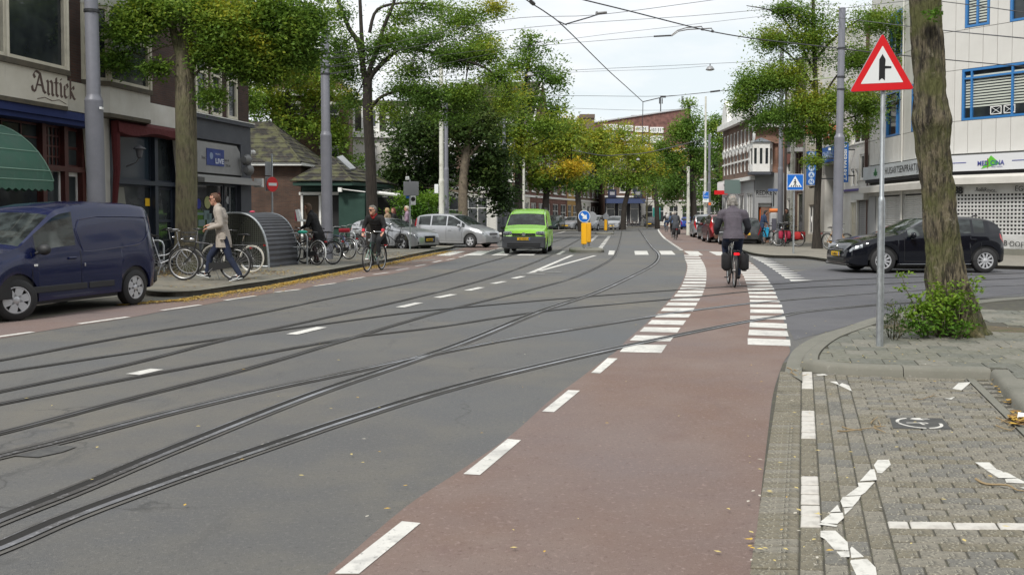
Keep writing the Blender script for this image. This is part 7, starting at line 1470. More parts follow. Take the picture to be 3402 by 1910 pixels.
far('m','far_red','dark red people carrier parked left of the dark grey hatchback', 2392, 56.3, hd, 1.0, gR)
far('h','far_dark','black hatchback parked in front of the red car on the right', 2374, 62.5, hd, 1.06, gR)
far('m','far_silver','silver estate with red tail lamp fourth from the salon in the right hand row', 2338, 70, (0.12,1), 1.0, gR)
far('h','far_white','white hatchback parked beyond the silver estate on the right', 2332, 84, (0.14,1), 1.0, gR)
far('h','far_blue','bright blue hatchback parked farthest along the right kerb', 2287, 112, (0.2,1), 1.0, gR)
hl = (-0.3,-1)
far('m','far_green','dark green car parked directly behind the green van on the far side', 1840, 104, hl, 1.0, gL)
far('h','far_white','white hatchback parked left of the two silver cars across the street', 1869, 108, hl, 1.0, gL)
far('h','far_silver','silver hatchback parked just left of the blue arrow sign', 1906, 107, (-0.5,-1), 1.05, gL)
far('m','far_silver','silver saloon parked right behind the blue arrow sign', 1976, 104, (-0.45,-1), 1.0, gL)
far('h','far_dark','dark blue car between silver cars behind the far keep right sign', 2015, 112, hl, 1.0, gL)
far('m','far_silver','small silver people carrier parked by the leaning tree', 2044, 110, (-0.3,-1), 0.95, gL)
far('h','far_dark','black hatchback facing us alone at the bend of the street', 2163, 138, (-0.25,-1), 1.0)
# ================================================================ street furniture
def pole(label, u, Y, r0, r1, vcol, vtop, cat='pole', m=None, dark=None, ubase=None, group=None, name='tram_pole', z0=0.1, utop=None, r2=None, vcol2=None):
    B = D(ubase or u, HOR, Y); B.z = z0; zc = D(u, vcol, Y).z-z0 if vcol else None; zt = D(u, vtop, Y).z-z0; dx = (D(utop, HOR, Y).x-B.x) if utop else 0; m = m or pole_grey
    root = thing(name, label, cat, tuple(B), group=group)
    b = MB()
    prof = [(r0,-0.1),(r0,zc-0.06),(r0*1.03,zc-.03),(r0*0.99,zc),(r1*1.02,zc+0.09),(r1,zc+0.12),(r1*(0.93),zt)] if zc else [(r0,-0.1),(r1,zt)]
    if r2: zq_ = D(u,vcol2,Y).z-z0; prof = prof[:-1] + [(r1*.96,zq_),(r2*1.02,zq_+.1),(r2,zt)]
    rs = [[(r*math.cos(2*math.pi*j/20)+dx*(z/zt), r*math.sin(2*math.pi*j/20), z) for j in range(20)] for r, z in prof]
    b.rings(rs); b.build('shaft', m, root, smooth=50)
    b = MB(); b.lathe([(0,zt),(r1*.97,zt),(r1*.8,zt+.03),(0,zt+.04)], (dx,0,0), 16); b.build('cap', m, root, smooth=40)
    if dark: zd = D(u,dark,Y).z-z0; b = MB(); b.lathe([(r0*1.06,-.1),(r0*1.06,zd),(r0,zd+.01)], (0,0,0), 20); b.build('base_sleeve', pole_dark, root, smooth=50)
    return root
def collar(root, z, r, m=None, x=0): b = MB(); b.lathe([(r+.0,z-.03),(r+.012,z-.03),(r+.012,z+.03),(r,z+.03)], (x,0,0), 16); return b.build('clamp', m or dark_metal, root)
p1 = pole('thick grey tram pole between the two bay windowed shops at far left', 324, 21.5, .195, .15, 332, -160, utop=312); collar(p1, D(312,38,21.5).z-.1, .16, x=-.06)
b = MB(); b.bx((.17,-.1,D(0,362,21.5).z-.1),(.05,.12,.05)); b.build('sticker', sign_white, p1)
p2 = pole('grey tram pole standing by the cycle racks, beside the woman in black', 1088, 31.5, .18, .145, 448, 62, ubase=1088, utop=1082, r2=.115, vcol2=150)
for v in (178,196,224,247): 
    z = D(0,v,31.5).z-.1; collar(p2, z, .145, x=-.04); b = MB(); b.tube([(.1,0,z),(.45,-.05,z+.03)],.015,5); b.tube([(.45,-.05,z+.03),(1.0,-.1,z+.06)],.008,4); b.build('insulator_arm', dark_metal, p2)
pw1 = pole('off white lamp pole right next to a grey tram pole behind the silver people carrier', 1467, 47.5, .135, .11, 600, -60, m=pole_white, name='lamp_pole'); b = MB(); b.rbox((-.24,-.05,D(0,628,47.5).z-.1),(.2,.2,.45),.02); b.build('switch_box', sign_white, pw1)
pole('grey tram pole just right of the off white pole behind the people carrier', 1483, 49.5, .125, .1, 562, 345)
pole('grey tram pole between the evergreens and the green van', 1675, 60, .15, .115, 600, 395, dark=765)
pole('pale slim wooden pole standing right behind the green van', 1740, 70, .1, .085, None, 520, m=pole_white, name='lamp_pole')
p9 = pole('big grey tram pole with black base beside the black hatchback', 2782, 32.9, .17, .12, 455, 30, dark=808, utop=2790)
for v in (162,257,298): collar(p9, D(0,v,32.9).z-.1, .125, x=.07)
b = MB(); b.tube([(-.2,0,D(0,258,32.9).z-.1),(-1.0,0,D(0,266,32.9).z-.1)],.02,5); b.build('insulator_arm', mat('insulator_green',(0.3,0.36,0.2),0.5), p9); b = MB(); b.bx((-.3,-.0,D(0,496,32.9).z-.1),(.06,.1,.08)); b.build('sticker', sign_white, p9)
pole('grey tram pole left of the zebra crossing sign', 2592, 48.5, .132, .108, 560, 120, dark=795)
pole('thin brown pole tucked behind the grey pole by the crossing sign', 2608, 49.5, .07, .06, None, 250, m=mat('pole_brown',(0.09,0.07,0.06),0.7))
pole('grey tram pole in front of the salon corner', 2488, 57, .115, .095, 598, 392)
pole('tall slim white lamp pole carrying the blue parking sign', 2342, 74, .1, .075, 570, 322, m=pole_white, name='lamp_pole')
pole('grey tram pole directly right of the slim white lamp pole', 2355, 76, .13, .1, 608, 448)
pole('thin grey pole farther back right of the parking sign', 2382, 88, .075, .06, 570, 537)
pole('stout white pole in front of the dark tree right of centre', 2286, 77, .14, .11, None, 555, m=pole_white, name='lamp_pole')
ppc = pole('stained concrete pole with dead ivy by the crossing sign', 2631, 45.8, .1, .085, 528, 330, m=pole_white, name='lamp_pole')
cs = [(rnd.gauss(-.02,.1), -.1+rnd.gauss(0,.05), abs(rnd.gauss(.9,.45))) for _ in range(70)]; leaves(cs, [.9]*70, 4, .08, .06, leaf_dark, ppc, 'ivy')
# warning sign
Yw = 10.27; Bw = D(2928,HOR,Yw); Bw.z = .1; ws_ = thing('warning_sign', 'red and white warning triangle with a side road symbol on a galvanised post', 'sign', tuple(Bw))
lw_ = lambda u, v: Vector((D(u,v,Yw-.05).x-Bw.x, 0, D(u,v,Yw-.05).z-.1))
b = MB(); zc = D(0,659,Yw).z-.1; zt = D(0,130,Yw).z-.1; b.lathe([(.038,-.1),(.038,zc-.04),(.033,zc),(.024,zc+.02),(.024,zt)],(0,0,0),20); b.build('post', galv, ws_, smooth=50)
A_, Bl, Cr = lw_(2932,110), lw_(2822,307), lw_(3038,297)
def rtri(P, r, n=6):
    out = []
    for i in range(3):
        a, p, c = P[i-1], P[i], P[(i+1)%3]; d1 = (a-p).normalized(); d2 = (c-p).normalized(); L_ = r*1.7; p1_, p2_ = p+d1*L_, p+d2*L_
        for k in range(n+1): t = k/n; out.append(p1_*(1-t)**2+p*2*t*(1-t)+p2_*t*t)
    return out
cen = (A_+Bl+Cr)/3
def shape(par, nm, m, pts, y0, th): b = MB(); b.ext([(p.x,y0,p.z) for p in pts],(0,-th,0)); return b.build(nm, m, par)
pl_ = shape(ws_, 'plate', sign_back, rtri([A_,Bl,Cr],.022), -.03, .02); shape(ws_, 'red_border', red_sign, rtri([cen+(p-cen)*.985 for p in (A_,Bl,Cr)],.02), -.05, .004)
shape(ws_, 'white_field', sign_white, rtri([lw_(2932,153),lw_(2859,280),lw_(3000,274)],.006), -.054, .002)
zz1 = Zm(2400,0,2.571); sp_ = [lw_(*zz1(p)) for p in [(1366,465),(1392,512),(1388,566),(1441,569),(1441,586),(1388,589),(1386,690),(1361,670),(1334,692),(1338,512)]]; shape(ws_, 'symbol', black, sp_, -.0562, .002)
b = MB(); b.bx((0,-.02,lw_(0,230).z),(.09,.05,.04)); b.bx((0,-.02,lw_(0,290).z),(.09,.05,.04)); b.build('bracket', galv, ws_)
# zebra sign
Yz = 36.4; Bz = D(2637,HOR,Yz); Bz.z = .1; zs_ = thing('crossing_sign', 'square blue pedestrian crossing sign on a thin grey post', 'sign', tuple(Bz))
k = Yz/FPX; lz = lambda u, v: Vector(((u-2637)*k,0,D(0,v,Yz).z-.1))
b = MB(); b.lathe([(.04,-.1),(.032,.9),(.028,D(0,580,Yz).z-.1)],(0,0,0),12); b.build('post', galv, zs_, smooth=50)
def rect(u0,u1,v0,v1): return [lz(u0,v0),lz(u1,v0),lz(u1,v1),lz(u0,v1)]
shape(zs_,'plate',sign_white,rect(2611.5,2666.5,579,633),-.045,.02); shape(zs_,'blue_field',blue_sign,rect(2613,2665,580.5,631.5),-.066,.003)
shape(zs_,'white_triangle',sign_white,[lz(2639,585),lz(2616,622),lz(2661,622)],-.07,.002)
b = MB(); P_ = lambda u,v: (lz(u,v).x,-.075,lz(u,v).z)
b.ball(P_(2638.5,598),(.028,.006,.03),8,6); b.tube([P_(2638.5,601),P_(2638.5,609)],.025,6); b.tube([P_(2638.5,609),P_(2635,617)],.014,5); b.tube([P_(2638.5,609),P_(2642,617)],.014,5); b.tube([P_(2638,602),P_(2633.5,607)],.01,5); b.tube([P_(2639,602),P_(2643,607)],.01,5)
for i in range(5): uu = 2624+i*7; b.ext([P_(uu,621),P_(uu+3,621),P_(uu+4.5-(uu>2638)*3,616),P_(uu+2-(uu>2638)*3,616)],(0,-.002,0))
b.build('pedestrian_symbol', black, zs_)
# traffic islands with yellow posts
def island(label, ub, vb, w, d, s=1.0):
    c = G(ub, vb); b = MB(); pts = []
    for i in range(20): a = 2*math.pi*i/20; pts.append((c.x+w*math.copysign(abs(math.cos(a))**.6,math.cos(a)), c.y+d*math.copysign(abs(math.sin(a))**.6,math.sin(a))))
    rs = [[(c.x+(p[0]-c.x)*k, c.y+(p[1]-c.y)*k, z) for p in pts] for k, z in ((1.0,-.03),(1.0,.11),(.93,.15),(.9,.15))]; b.rings(rs); o = b.build('traffic_island', concrete); tag(o, kind='structure'); return c
island('', 1948, 836, .72, 1.5); island('', 2008, 778, .75, 2.0)
def keepright(label, u, v, front=True, sc=1.0, second=True, YY=None, back=False):
    p = G(u, v); p.z = .15; root = thing('keep_right_post', label, 'traffic post', tuple(p)); s = p.y/FPX
    b = MB(); b.lathe([(.1,0),(.06,.03),(.05,.2),(.05,1.7)],(0,0,0),12); b.build('post', steel, root)
    b = MB(); b.rbox((0,0,.17+.46),(.235,.2,.92),.03); b.build('yellow_box', yellow, root)
    zc = 1.36
    b = MB(); b.lathe([(0,-.01),(.255,-.01),(.255,.012),(0,.012)],(0,-.1,zc),28,'y'); d_ = b.build('disc', sign_back if back else sign_white, root)
    if not back:
        b = MB(); b.lathe([(0,-.004),(.232,-.004),(.232,0),(0,0)],(0,-.112,zc),28,'y'); b.build('blue_field', blue_sign, d_)
        T = Matrix.Translation((0,-.122,zc)) @ Matrix.Rotation(R(45),4,'Y'); b = MB(); b.T = T; b.ext([(-.17,0,.05),(.0,0,.05),(.0,0,.13),(.17,0,0),(.0,0,-.13),(.0,0,-.05),(-.17,0,-.05)],(0,-.003,0)); b.build('arrow', sign_white, d_)
    return root
keepright('keep right post with blue arrow disc on the nearer traffic island', 1940, 837)
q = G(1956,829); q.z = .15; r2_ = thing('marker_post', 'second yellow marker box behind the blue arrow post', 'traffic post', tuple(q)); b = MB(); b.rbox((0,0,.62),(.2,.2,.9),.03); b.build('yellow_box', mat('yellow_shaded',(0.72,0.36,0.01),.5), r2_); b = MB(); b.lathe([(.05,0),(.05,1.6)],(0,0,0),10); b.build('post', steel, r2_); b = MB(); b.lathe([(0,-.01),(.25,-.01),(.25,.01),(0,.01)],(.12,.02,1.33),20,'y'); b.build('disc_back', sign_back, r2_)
keepright('far yellow post with the back of a round sign on the farther island', 2012, 778, back=True)
b = MB(); c = G(2027,774); b.tube([(c.x-.35,c.y,.1),(c.x-.2,c.y,.75),(c.x+.15,c.y,.8),(c.x+.35,c.y,.1)],.07,8); tag(b.build('guard_hoop', concrete, smooth=50), 'small pale concrete hoop on the far traffic island', 'guard hoop')
# no entry sign and panels beyond the corner shop
Yn = 33.5; Bn = D(905,HOR,Yn); Bn.z = .1; ne = thing('no_entry_sign', 'red no entry disc seen at an angle with grey sign panels beside the corner shop', 'sign', tuple(Bn))
b = MB(); b.lathe([(.035,-.1),(.03,3.6)],(0,0,0),10); b.build('post', galv, ne); ang = R(58)
T = Matrix.Translation((.02,-.05,D(0,613,Yn).z-.1)) @ Matrix.Rotation(ang,4,'Z')
b = MB(); b.T = T; b.lathe([(0,-.01),(.26,-.01),(.26,.01),(0,.01)],(0,0,0),28,'y'); d_ = b.build('disc', red_sign, ne); b = MB(); b.T = T; b.box(-.19,.19,-.02,-.012,-.05,.05); b.build('white_bar', sign_white, d_)
for za, zb in ((537,585),(586,636)): b = MB(); b.T = Matrix.Translation((-.12,.05,0)) @ Matrix.Rotation(R(68),4,'Z'); b.rbox((0,0,(D(0,za,Yn).z+D(0,zb,Yn).z)/2-.1),(.42,.03,(zb-za)*Yn/FPX*.94),.01); b.build('sign_panel', sign_back, ne)
# sign post by the silver cars
Ys = 41.0; Bs = D(1362,HOR,Ys); Bs.z = .1; sp2 = thing('parking_sign_post', 'grey backed sign panels with a round white sign on a post by the silver cars', 'sign', tuple(Bs)); k = Ys/FPX
b = MB(); b.lathe([(.035,-.1),(.03,D(0,596,Ys).z-.1)],(0,0,0),10); b.build('post', galv, sp2)
b = MB(); b.rbox((.06,-.06,D(0,627,Ys).z-.1),(50*k,.03,47*k),.012); b.build('sign_back', sign_back, sp2); b = MB(); b.rbox((-.1,-.03,D(0,593,Ys).z-.1),(.16,.1,.16),.02); b.build('small_box', sign_white, sp2)
b = MB(); b.rbox((.15,-.06,D(0,666,Ys).z-.1),(17*k,.02,31*k),.01); d_ = b.build('zone_plate', sign_white, sp2); b = MB(); b.lathe([(.07,-.004),(.095,-.004),(.095,0),(.07,0)],(.15,-.074,D(0,662,Ys).z-.1),18,'y'); b.build('ring', black, d_); text('30', .09, black, d_, (.1,-.078,D(0,665,Ys).z-.1)); b = MB(); b.rbox((-.07,.0,D(0,654,Ys).z-.1),(.2,.02,.14),.01); b.build('blue_plate', blue_sign, sp2)
# blue parking sign on the white pole
Yp = 73.6; q = D(2345,655,Yp); ps = thing('parking_sign', 'small blue P sign with white lower panel fixed to the slim white pole', 'sign', tuple(q)); k = Yp/FPX
b = MB(); b.rbox((0,0,0),(19.5*k,.04,36*k),.02); b.build('plate', sign_white, ps); b = MB(); b.bx((0,-.025,6*k),(18*k,.006,23*k)); bl_ = b.build('blue_field', blue_sign, ps); text('P', .3, sign_white, bl_, (-.18,-.032,.18)); text('9-23h', .13, sign_white, bl_, (-.15,-.032,.02)); text('zone', .12, mat('sign_print_green',(0.05,0.3,0.12),.6), ps, (-.12,-.03,-.24))
b = MB(); b.rbox((.3,0,-.52),(.2,.03,.22),.02); b.build('orange_plate', mat('sign_orange',(0.7,0.14,0.02),.5), ps)
b = MB(); qn = D(2568,632,50); sn_ = thing('street_name_sign', 'small blue street name sign left of the grey pole by the salon', 'sign', tuple(qn)); b.rbox((0,0,0),(.5,.03,.13),.01); b.build('plate', mat('nameplate_blue',(0.08,0.13,0.28),.4), sn_); b = MB(); b.tube([(-.0,.03,.05),(-.0,.03,-2.6)],.03,6); b.build('post', galv, sn_)
b = MB(); b.rbox((.02,.06,-.5),(.12,.1,.75),.03); b.build('signal_box', dark_metal, sn_)
# info column with orange head
Yc = 50; Bc = D(2569,HOR,Yc); Bc.z = .1; ic = thing('info_column', 'orange topped advertising column between the man in blue and the grey pole', 'column', tuple(Bc)); k = Yc/FPX
b = MB(); b.rbox((0,0,.85),(.34,.3,1.5),.04); b.build('poster_body', mat('poster_pale_grey',(0.45,0.45,0.45),.6), ic); b = MB(); b.tube([(-.2,0,1.72),(.24,0,1.72)],.1,12); b.build('orange_head', mat('head_orange',(0.7,0.2,0.05),.5), ic, smooth=50); b = MB(); b.rbox((0,-.16,1.0),(.26,.01,.6),.004); b.build('poster', mat('poster_dark',(0.1,0.1,0.13),.6), ic)
# bollards
for u, v, lb in ((1314,822,'dark green bollard left of the silver hatchback plate'),(1384,826,'dark green bollard in front of the silver hatchback plate')):
    p = G(u, v, .1); root = thing('bollard', lb, 'bollard', tuple(p), group='green bollards by the silver cars'); b = MB(); b.lathe([(.09,0),(.085,.08),(.07,.12),(.07,.68),(.075,.7),(.06,.76),(0,.78)],(0,0,0),14); b.build('shaft', dgreen, root, smooth=45); b = MB(); b.lathe([(.072,.6),(.073,.6),(.073,.64),(.072,.64)],(0,0,0),14); b.build('band', sign_back, root)
# cycle shelter (drum)
td = Vector((.1914,.9815,0)); nd = Vector((.9815,-.1914,0)); sh = thing('cycle_shelter', 'ribbed grey drum shaped cycle shelter with mesh end behind the walking man', 'cycle shelter', tuple(G(893,889,.1)), math.atan2(td.y,td.x), None)
# local x away from camera along kerb, local y to the left (towards houses)
Wd_, Hd, Ld = 2.02, 1.5, 1.95
def arcpt(t, ox=0): # half superellipse from y=0 (street side) to y=Wd
    a = math.pi*t; return (Wd_/2 - Wd_/2*math.copysign(abs(math.cos(a))**.75,math.cos(a)), Hd*abs(math.sin(a))**.85)
b = MB(); rs = []; nrib = 34
for i in range(nrib*4+1):
    t = i/(nrib*4); y, z = arcpt(t); y2, z2 = arcpt(min(t+.002,1)); d = Vector((y2-y,z2-z)); 
    if d.length < 1e-6: d = Vector((0,1))
    d.normalize(); off = 0.022*math.sin(2*math.pi*i/4+.8); n = Vector((-d.y,d.x)); rs.append([(xx,y+n.x*off,z+n.y*off) for xx in (0.04,Ld*.5,Ld)])
b.rings(rs, closed=False); b.build('ribbed_cover', mat('ribbed_grey',(0.13,0.135,0.15),.5,.2,var=[(2,(0.1,0.1,0.11),.4,.7,5)]), sh, smooth=30)
b = MB(); b.tube([(0,*arcpt(t/28)) for t in range(29)],.035,8); b.tube([(Ld,*arcpt(t/28)) for t in range(29)],.03,6); b.tube([(0,0,.03),(0,Wd_,.03)],.03,6); b.build('rim_tube', galv, sh, smooth=50)
b = MB(); st = .055
for i in range(1,int(Wd_/st)):
    y = i*st; t = math.acos(max(-1,min(1,(lambda c: math.copysign(abs(c)**(1/.75),c))((Wd_/2-y)/(Wd_/2)))))/math.pi; z = arcpt(t)[1]
    b.add([(0.0,y-.004,.03),(0.0,y+.004,.03),(0.0,y+.004,z),(0.0,y-.004,z)],[(0,1,2,3)])
for j in range(1,int(Hd/st)):
    z = j*st; s_ = min(1,(z/Hd))**(1/.85); t = math.asin(s_)/math.pi; y0 = arcpt(t)[0]; b.add([(0.003,y0,z-.004),(0.003,Wd_-y0,z-.004),(0.003,Wd_-y0,z+.004),(0.003,y0,z+.004)],[(0,1,2,3)])
tag(b.build('mesh_end', mat('mesh_wire',(0.18,0.19,0.16),.6,.3), sh, fixn=False), kind='stuff')
b = MB(); b.ext([(Ld-.02,*arcpt(t/20)) for t in range(21)],(.01,0,0)); b.build('end_panel', mat('panel_olive',(0.035,0.036,0.03),.8), sh)
# rack hoops
def hoop(label, u, v, w=.75, h=.8, rz=0):
    p = G(u, v, .1); root = thing('cycle_rack', label, 'cycle rack', tuple(p), rz, 'tubular cycle racks'); b = MB(); b.tube([(0,0,0),(0,0,h-.12),(.04,0,h-.03),(.12,0,h),(w-.12,0,h),(w-.04,0,h-.03),(w,0,h-.12),(w,0,0)],.025,8); b.build('hoop', galv, root, smooth=60); b = MB(); b.tube([(0,0,h*.55),(w,0,h*.55)],.018,6); b.build('cross_bar', galv, root); return root
hoop('galvanised rack hoop right beside the ribbed shelter', 1021, 880, .62, .92, R(165)); hoop('rack hoop hidden among the parked bicycles farther right', 1180, 852, .7, .85, R(150)); hoop('rack hoop near the tree trunk at left', 545, 905, .7, .8, R(170))
# ================================================================ overhead wires
wm_ = mat('wire_dark',(0.06,0.06,0.065),.5,.3)
def wire(label, pts, r, zfix=None, Y=None, sag=0, extra=None, name='overhead_wire', cat='wire'):
    P = [G(u,v,zfix) for u,v in pts] if zfix else [D(p[0],p[1],p[2] if len(p) > 2 else Y) for p in pts]
    b = MB(); b.tube(catmull(P,5) if len(P) > 2 else P, r, 5); o = b.build(name, wm_); tag(o, label, cat, 'overhead tram wires'); return o
wire('contact wire running diagonally down the sky to the hanging junction', [(1620,-95),(1748,0),(1817,45),(1877,93),(2017,231),(2080,288),(2136,339)], .013, 5.6)
wire('thick contact wire crossing the sky from top centre to the right', [(1700,-60),(1936,0),(2087,37),(2279,86),(2370,107),(2502,129),(2700,152),(2900,175),(3131,198),(3402,222),(3700,245)], .014, 5.6)
wire('topmost span wire rising to the right in the sky', [(1082,196,31.5),(1650,70,32),(1978,51,32),(2324,7,32.5),(2700,-45,33)], .009)
wire('second span wire from the left tree towards the big grey pole', [(1082,224,31.5),(1650,105,32),(2296,54,32.5),(2550,32,32.7),(2785,14,32.9)], .008)
wire('third thin span wire under the double one', [(1300,250,31.5),(1832,141,32),(2261,87,32),(2560,52,33)], .006)
wire('span wire ending at the curved double arm', [(1082,247,31.5),(1500,180,31.8),(1860,147,32),(2174,122,32)], .007)
wire('span wire above the hanging street lamp', [(1300,262,44),(1898,234,44),(2454,208,44),(2784,190,33.5)], .009)
wire('lamp feed wire just below the span wire', [(1500,268,44),(1898,241,44),(2200,231,44),(2350,220,44)], .007)
wire('straight span wire over the brick office roof', [(1483,325,49.5),(1877,319,49),(2202,320,49),(2419,300,49),(2592,280,48.5)], .011)
wire('faint span wire low over the brick office', [(1675,352,60),(1887,360,60),(2195,367,60),(2338,351,74)], .01)
wire('black cable sagging from the yellow trees to the white pole', [(1900,500,75),(2000,517,75),(2063,515,75),(2134,510,75),(2213,494,75),(2342,462,74)], .035)
wire('cable from the grey pole to the right frame edge, upper', [(2786,60,32.9),(3100,98,22),(3402,128,16),(3700,160,13)], .011)
wire('thin wire between big pole and white facade', [(2786,30,32.9),(3050,0,28),(3128,-6,24)], .008)
wire('wire crossing the white facade below the upper windows', [(3131,6,26),(3260,22,24),(3402,42,22),(3600,70,20)], .011)
b = MB(); P = [D(2136,339,34.1),D(2135,400,34.1),D(2135,472,34.1)]; b.tube(P,.013,5); tag(b.build('drop_cable', wm_), 'vertical feeder cable dropping from the wire junction', 'wire')
b = MB(); b.tube([D(2135,472,34.1),D(2118,490,40)],.01,4); 
j = thing('wire_junction', 'black insulator arm assembly at the lower wire junction', 'insulator', tuple(D(2202,323,34.1)))
def JB(par, nm, m, *tubes): 
    b = MB(); o0 = par.location
    for pts, r in tubes: b = MB(); b.tube([Vector(p)-o0 for p in pts], r, 6); b.build(nm, m, par)
JB(j,'arm',wm_,([D(2136,339,34.1),D(2195,325,34.1)],.018),([D(2194,322,34.1),D(2212,322,34.1)],.04)); JB(j,'stay',wm_,([D(2212,322,34.1),D(2419,300,34.1)],.01),([D(2360,306,34.1),D(2392,302,34.1)],.035))
j = thing('wire_junction', 'insulator arm with clamp holding the diagonal contact wire, upper left of the sky', 'insulator', tuple(D(1983,48,21.5)))
JB(j,'arm',wm_,([D(1877,82,21),D(1960,58,21.3),D(1983,50,21.5)],.016),([D(1856,72,20.8),D(1882,84,21)],.012)); JB(j,'clamp',mat('clamp_grey',(0.2,0.2,0.2),.5,.4),([D(1980,46,21.5),D(2016,42,21.5)],.03),([D(1981,52,21.5),D(1983,40,21.5)],.03)); JB(j,'wire_clip',black,([D(1763,6,18.2),D(1773,14,18.5)],.04),([D(1856,74,20.4),D(1858,72,20.4)],.03))
j = thing('wire_junction', 'curved double pull off arm on the thick contact wire', 'insulator', tuple(D(2240,112,22)))
JB(j,'curved_arm',mat('clamp_grey',(0,0,0)),([D(2228,120,22),D(2250,102,22),D(2280,93,22),D(2331,89,22),D(2334,97,22)],.014),([D(2231,121,22),D(2254,105,22),D(2285,99,22),D(2364,95,22),D(2367,103,22)],.014)); JB(j,'insulator',wm_,([D(2172,122,22),D(2230,119,22)],.02),([D(2330,98,22),D(2338,99,22)],.03),([D(2363,104,22),D(2371,106,22)],.03))
# hanging lamps
def hlamp(label, u, v, Y, w):
    p = D(u, v, Y); root = thing('hanging_lamp', label, 'street lamp', tuple(p)); r = w*Y/FPX/2
    b = MB(); b.lathe([(r*.1,r*.9),(r*.25,r*.85),(r*.55,r*.7),(r*.85,r*.25),(r,0),(r*.98,-r*.08)],(0,0,0),20,cap=False); b.build('shade', mat('lamp_shade_grey',(0.28,0.28,0.29),.5,.3), root, smooth=50); b = MB(); b.lathe([(0,-r*.05),(r*.9,-r*.05),(r*.6,-r*.22),(0,-r*.25)],(0,0,0),16); b.build('diffuser', mat('diffuser',(0.35,0.35,0.33),.3), root, smooth=50); b = MB(); b.tube([(0,0,r*.9),(0,0,r*1.3)],r*.12,6); b.build('hanger', black, root); return root
hlamp('grey bell shaped street lamp hanging on the span wire right of centre', 2359, 232, 44, 29); hlamp('pale street lamp hanging in front of the airy tree', 1760, 252, 44, 26); hlamp('small pale street lamp hanging among the yellow trees', 2120, 532, 75, 14)
# can, litter twigs
p = G(3243,1255,0); cn = thing('drink_can', 'crushed silver drink can lying by the kerb on the bay bricks', 'can', (p.x,p.y,.055), R(-50)); b = MB(); b.lathe([(.02,-.075),(.03,-.07),(.036,-.055),(.031,-.01),(.036,.03),(.034,.06),(.028,.07),(.02,.072)],(0,0,0),14,'x'); b.build('shell', mat('can_alu',(0.55,0.56,0.58),.3,.8,var=[(30,(0.1,0.12,0.25),.5,.6,3)]), cn, smooth=40); b = MB(); b.lathe([(0,.071),(.026,.072),(.024,.078),(0,.076)],(0,0,0),12,'x'); b.build('lid', chrome, cn)
twm = mat('twig_tan',(0.27,0.2,0.11),.85); 
def twig(label, lines, r=.006, z=.02, n=None):
    b = MB()
    for pts in lines: Q = [G(*p) for p in pts]; b.tube(catmull([Vector((q_.x,q_.y,z+.012*((i+1)%2))) for i,q_ in enumerate(Q)],3), [r*(1-.6*i/(3*(len(Q)-1))) for i in range(3*(len(Q)-1)+1)], 5)
    tag(b.build('twig', twm, smooth=60), label, 'twig')
z_ = lambda *p: [z26(q) for q in p]
twig('long forked dry twig lying across the bay bricks', [z_((530,1290),(600,1275),(700,1280),(830,1245),(990,1240)),z_((570,1250),(650,1255),(760,1285)),z_((880,1260),(990,1288))])
twig('short forked twig above the long one', [z_((850,1210),(870,1170),(915,1150)),z_((880,1240),(940,1225),(915,1180))])
twig('twig pieces in the middle of the bay near the kerb', [z_((1250,975),(1330,965),(1420,950),(1485,935)),z_((1420,955),(1465,910))],.004)
twig('dry twigs by the kerb end at the cycle lane', [z_((40,670),(80,672),(90,700),(70,712)),z_((80,715),(150,740),(235,738)),z_((110,690),(160,700),(165,735))],.007)
zt = Zm(2500,1400,2.835)
twig('long pale stick at the right edge of the bay', [[zt((2100,590)),zt((2200,620)),zt((2400,650)),zt((2500,680)),zt((2640,705))]],.008)
twig('tangle of reddish twigs at the far right of the bay', [z_((2050,1160),(2150,1175),(2319,1215)),z_((2100,1200),(2200,1140),(2319,1110)),z_((2170,1235),(2250,1180),(2319,1150)),z_((2050,1235),(2180,1265),(2240,1250)),z_((2100,1180),(2200,1200),(2400,1190))],.005)
p = G(*z26((2330,1185))); b = MB(); b.add([(p.x-.08,p.y-.03,.02),(p.x+.03,p.y-.06,.03),(p.x+.1,p.y+.03,.06),(p.x-.02,p.y+.06,.08)],[(0,1,2,3)]); tag(b.build('paper_scrap', white_paint), 'white scrap of paper among the twigs at the right edge', 'litter')
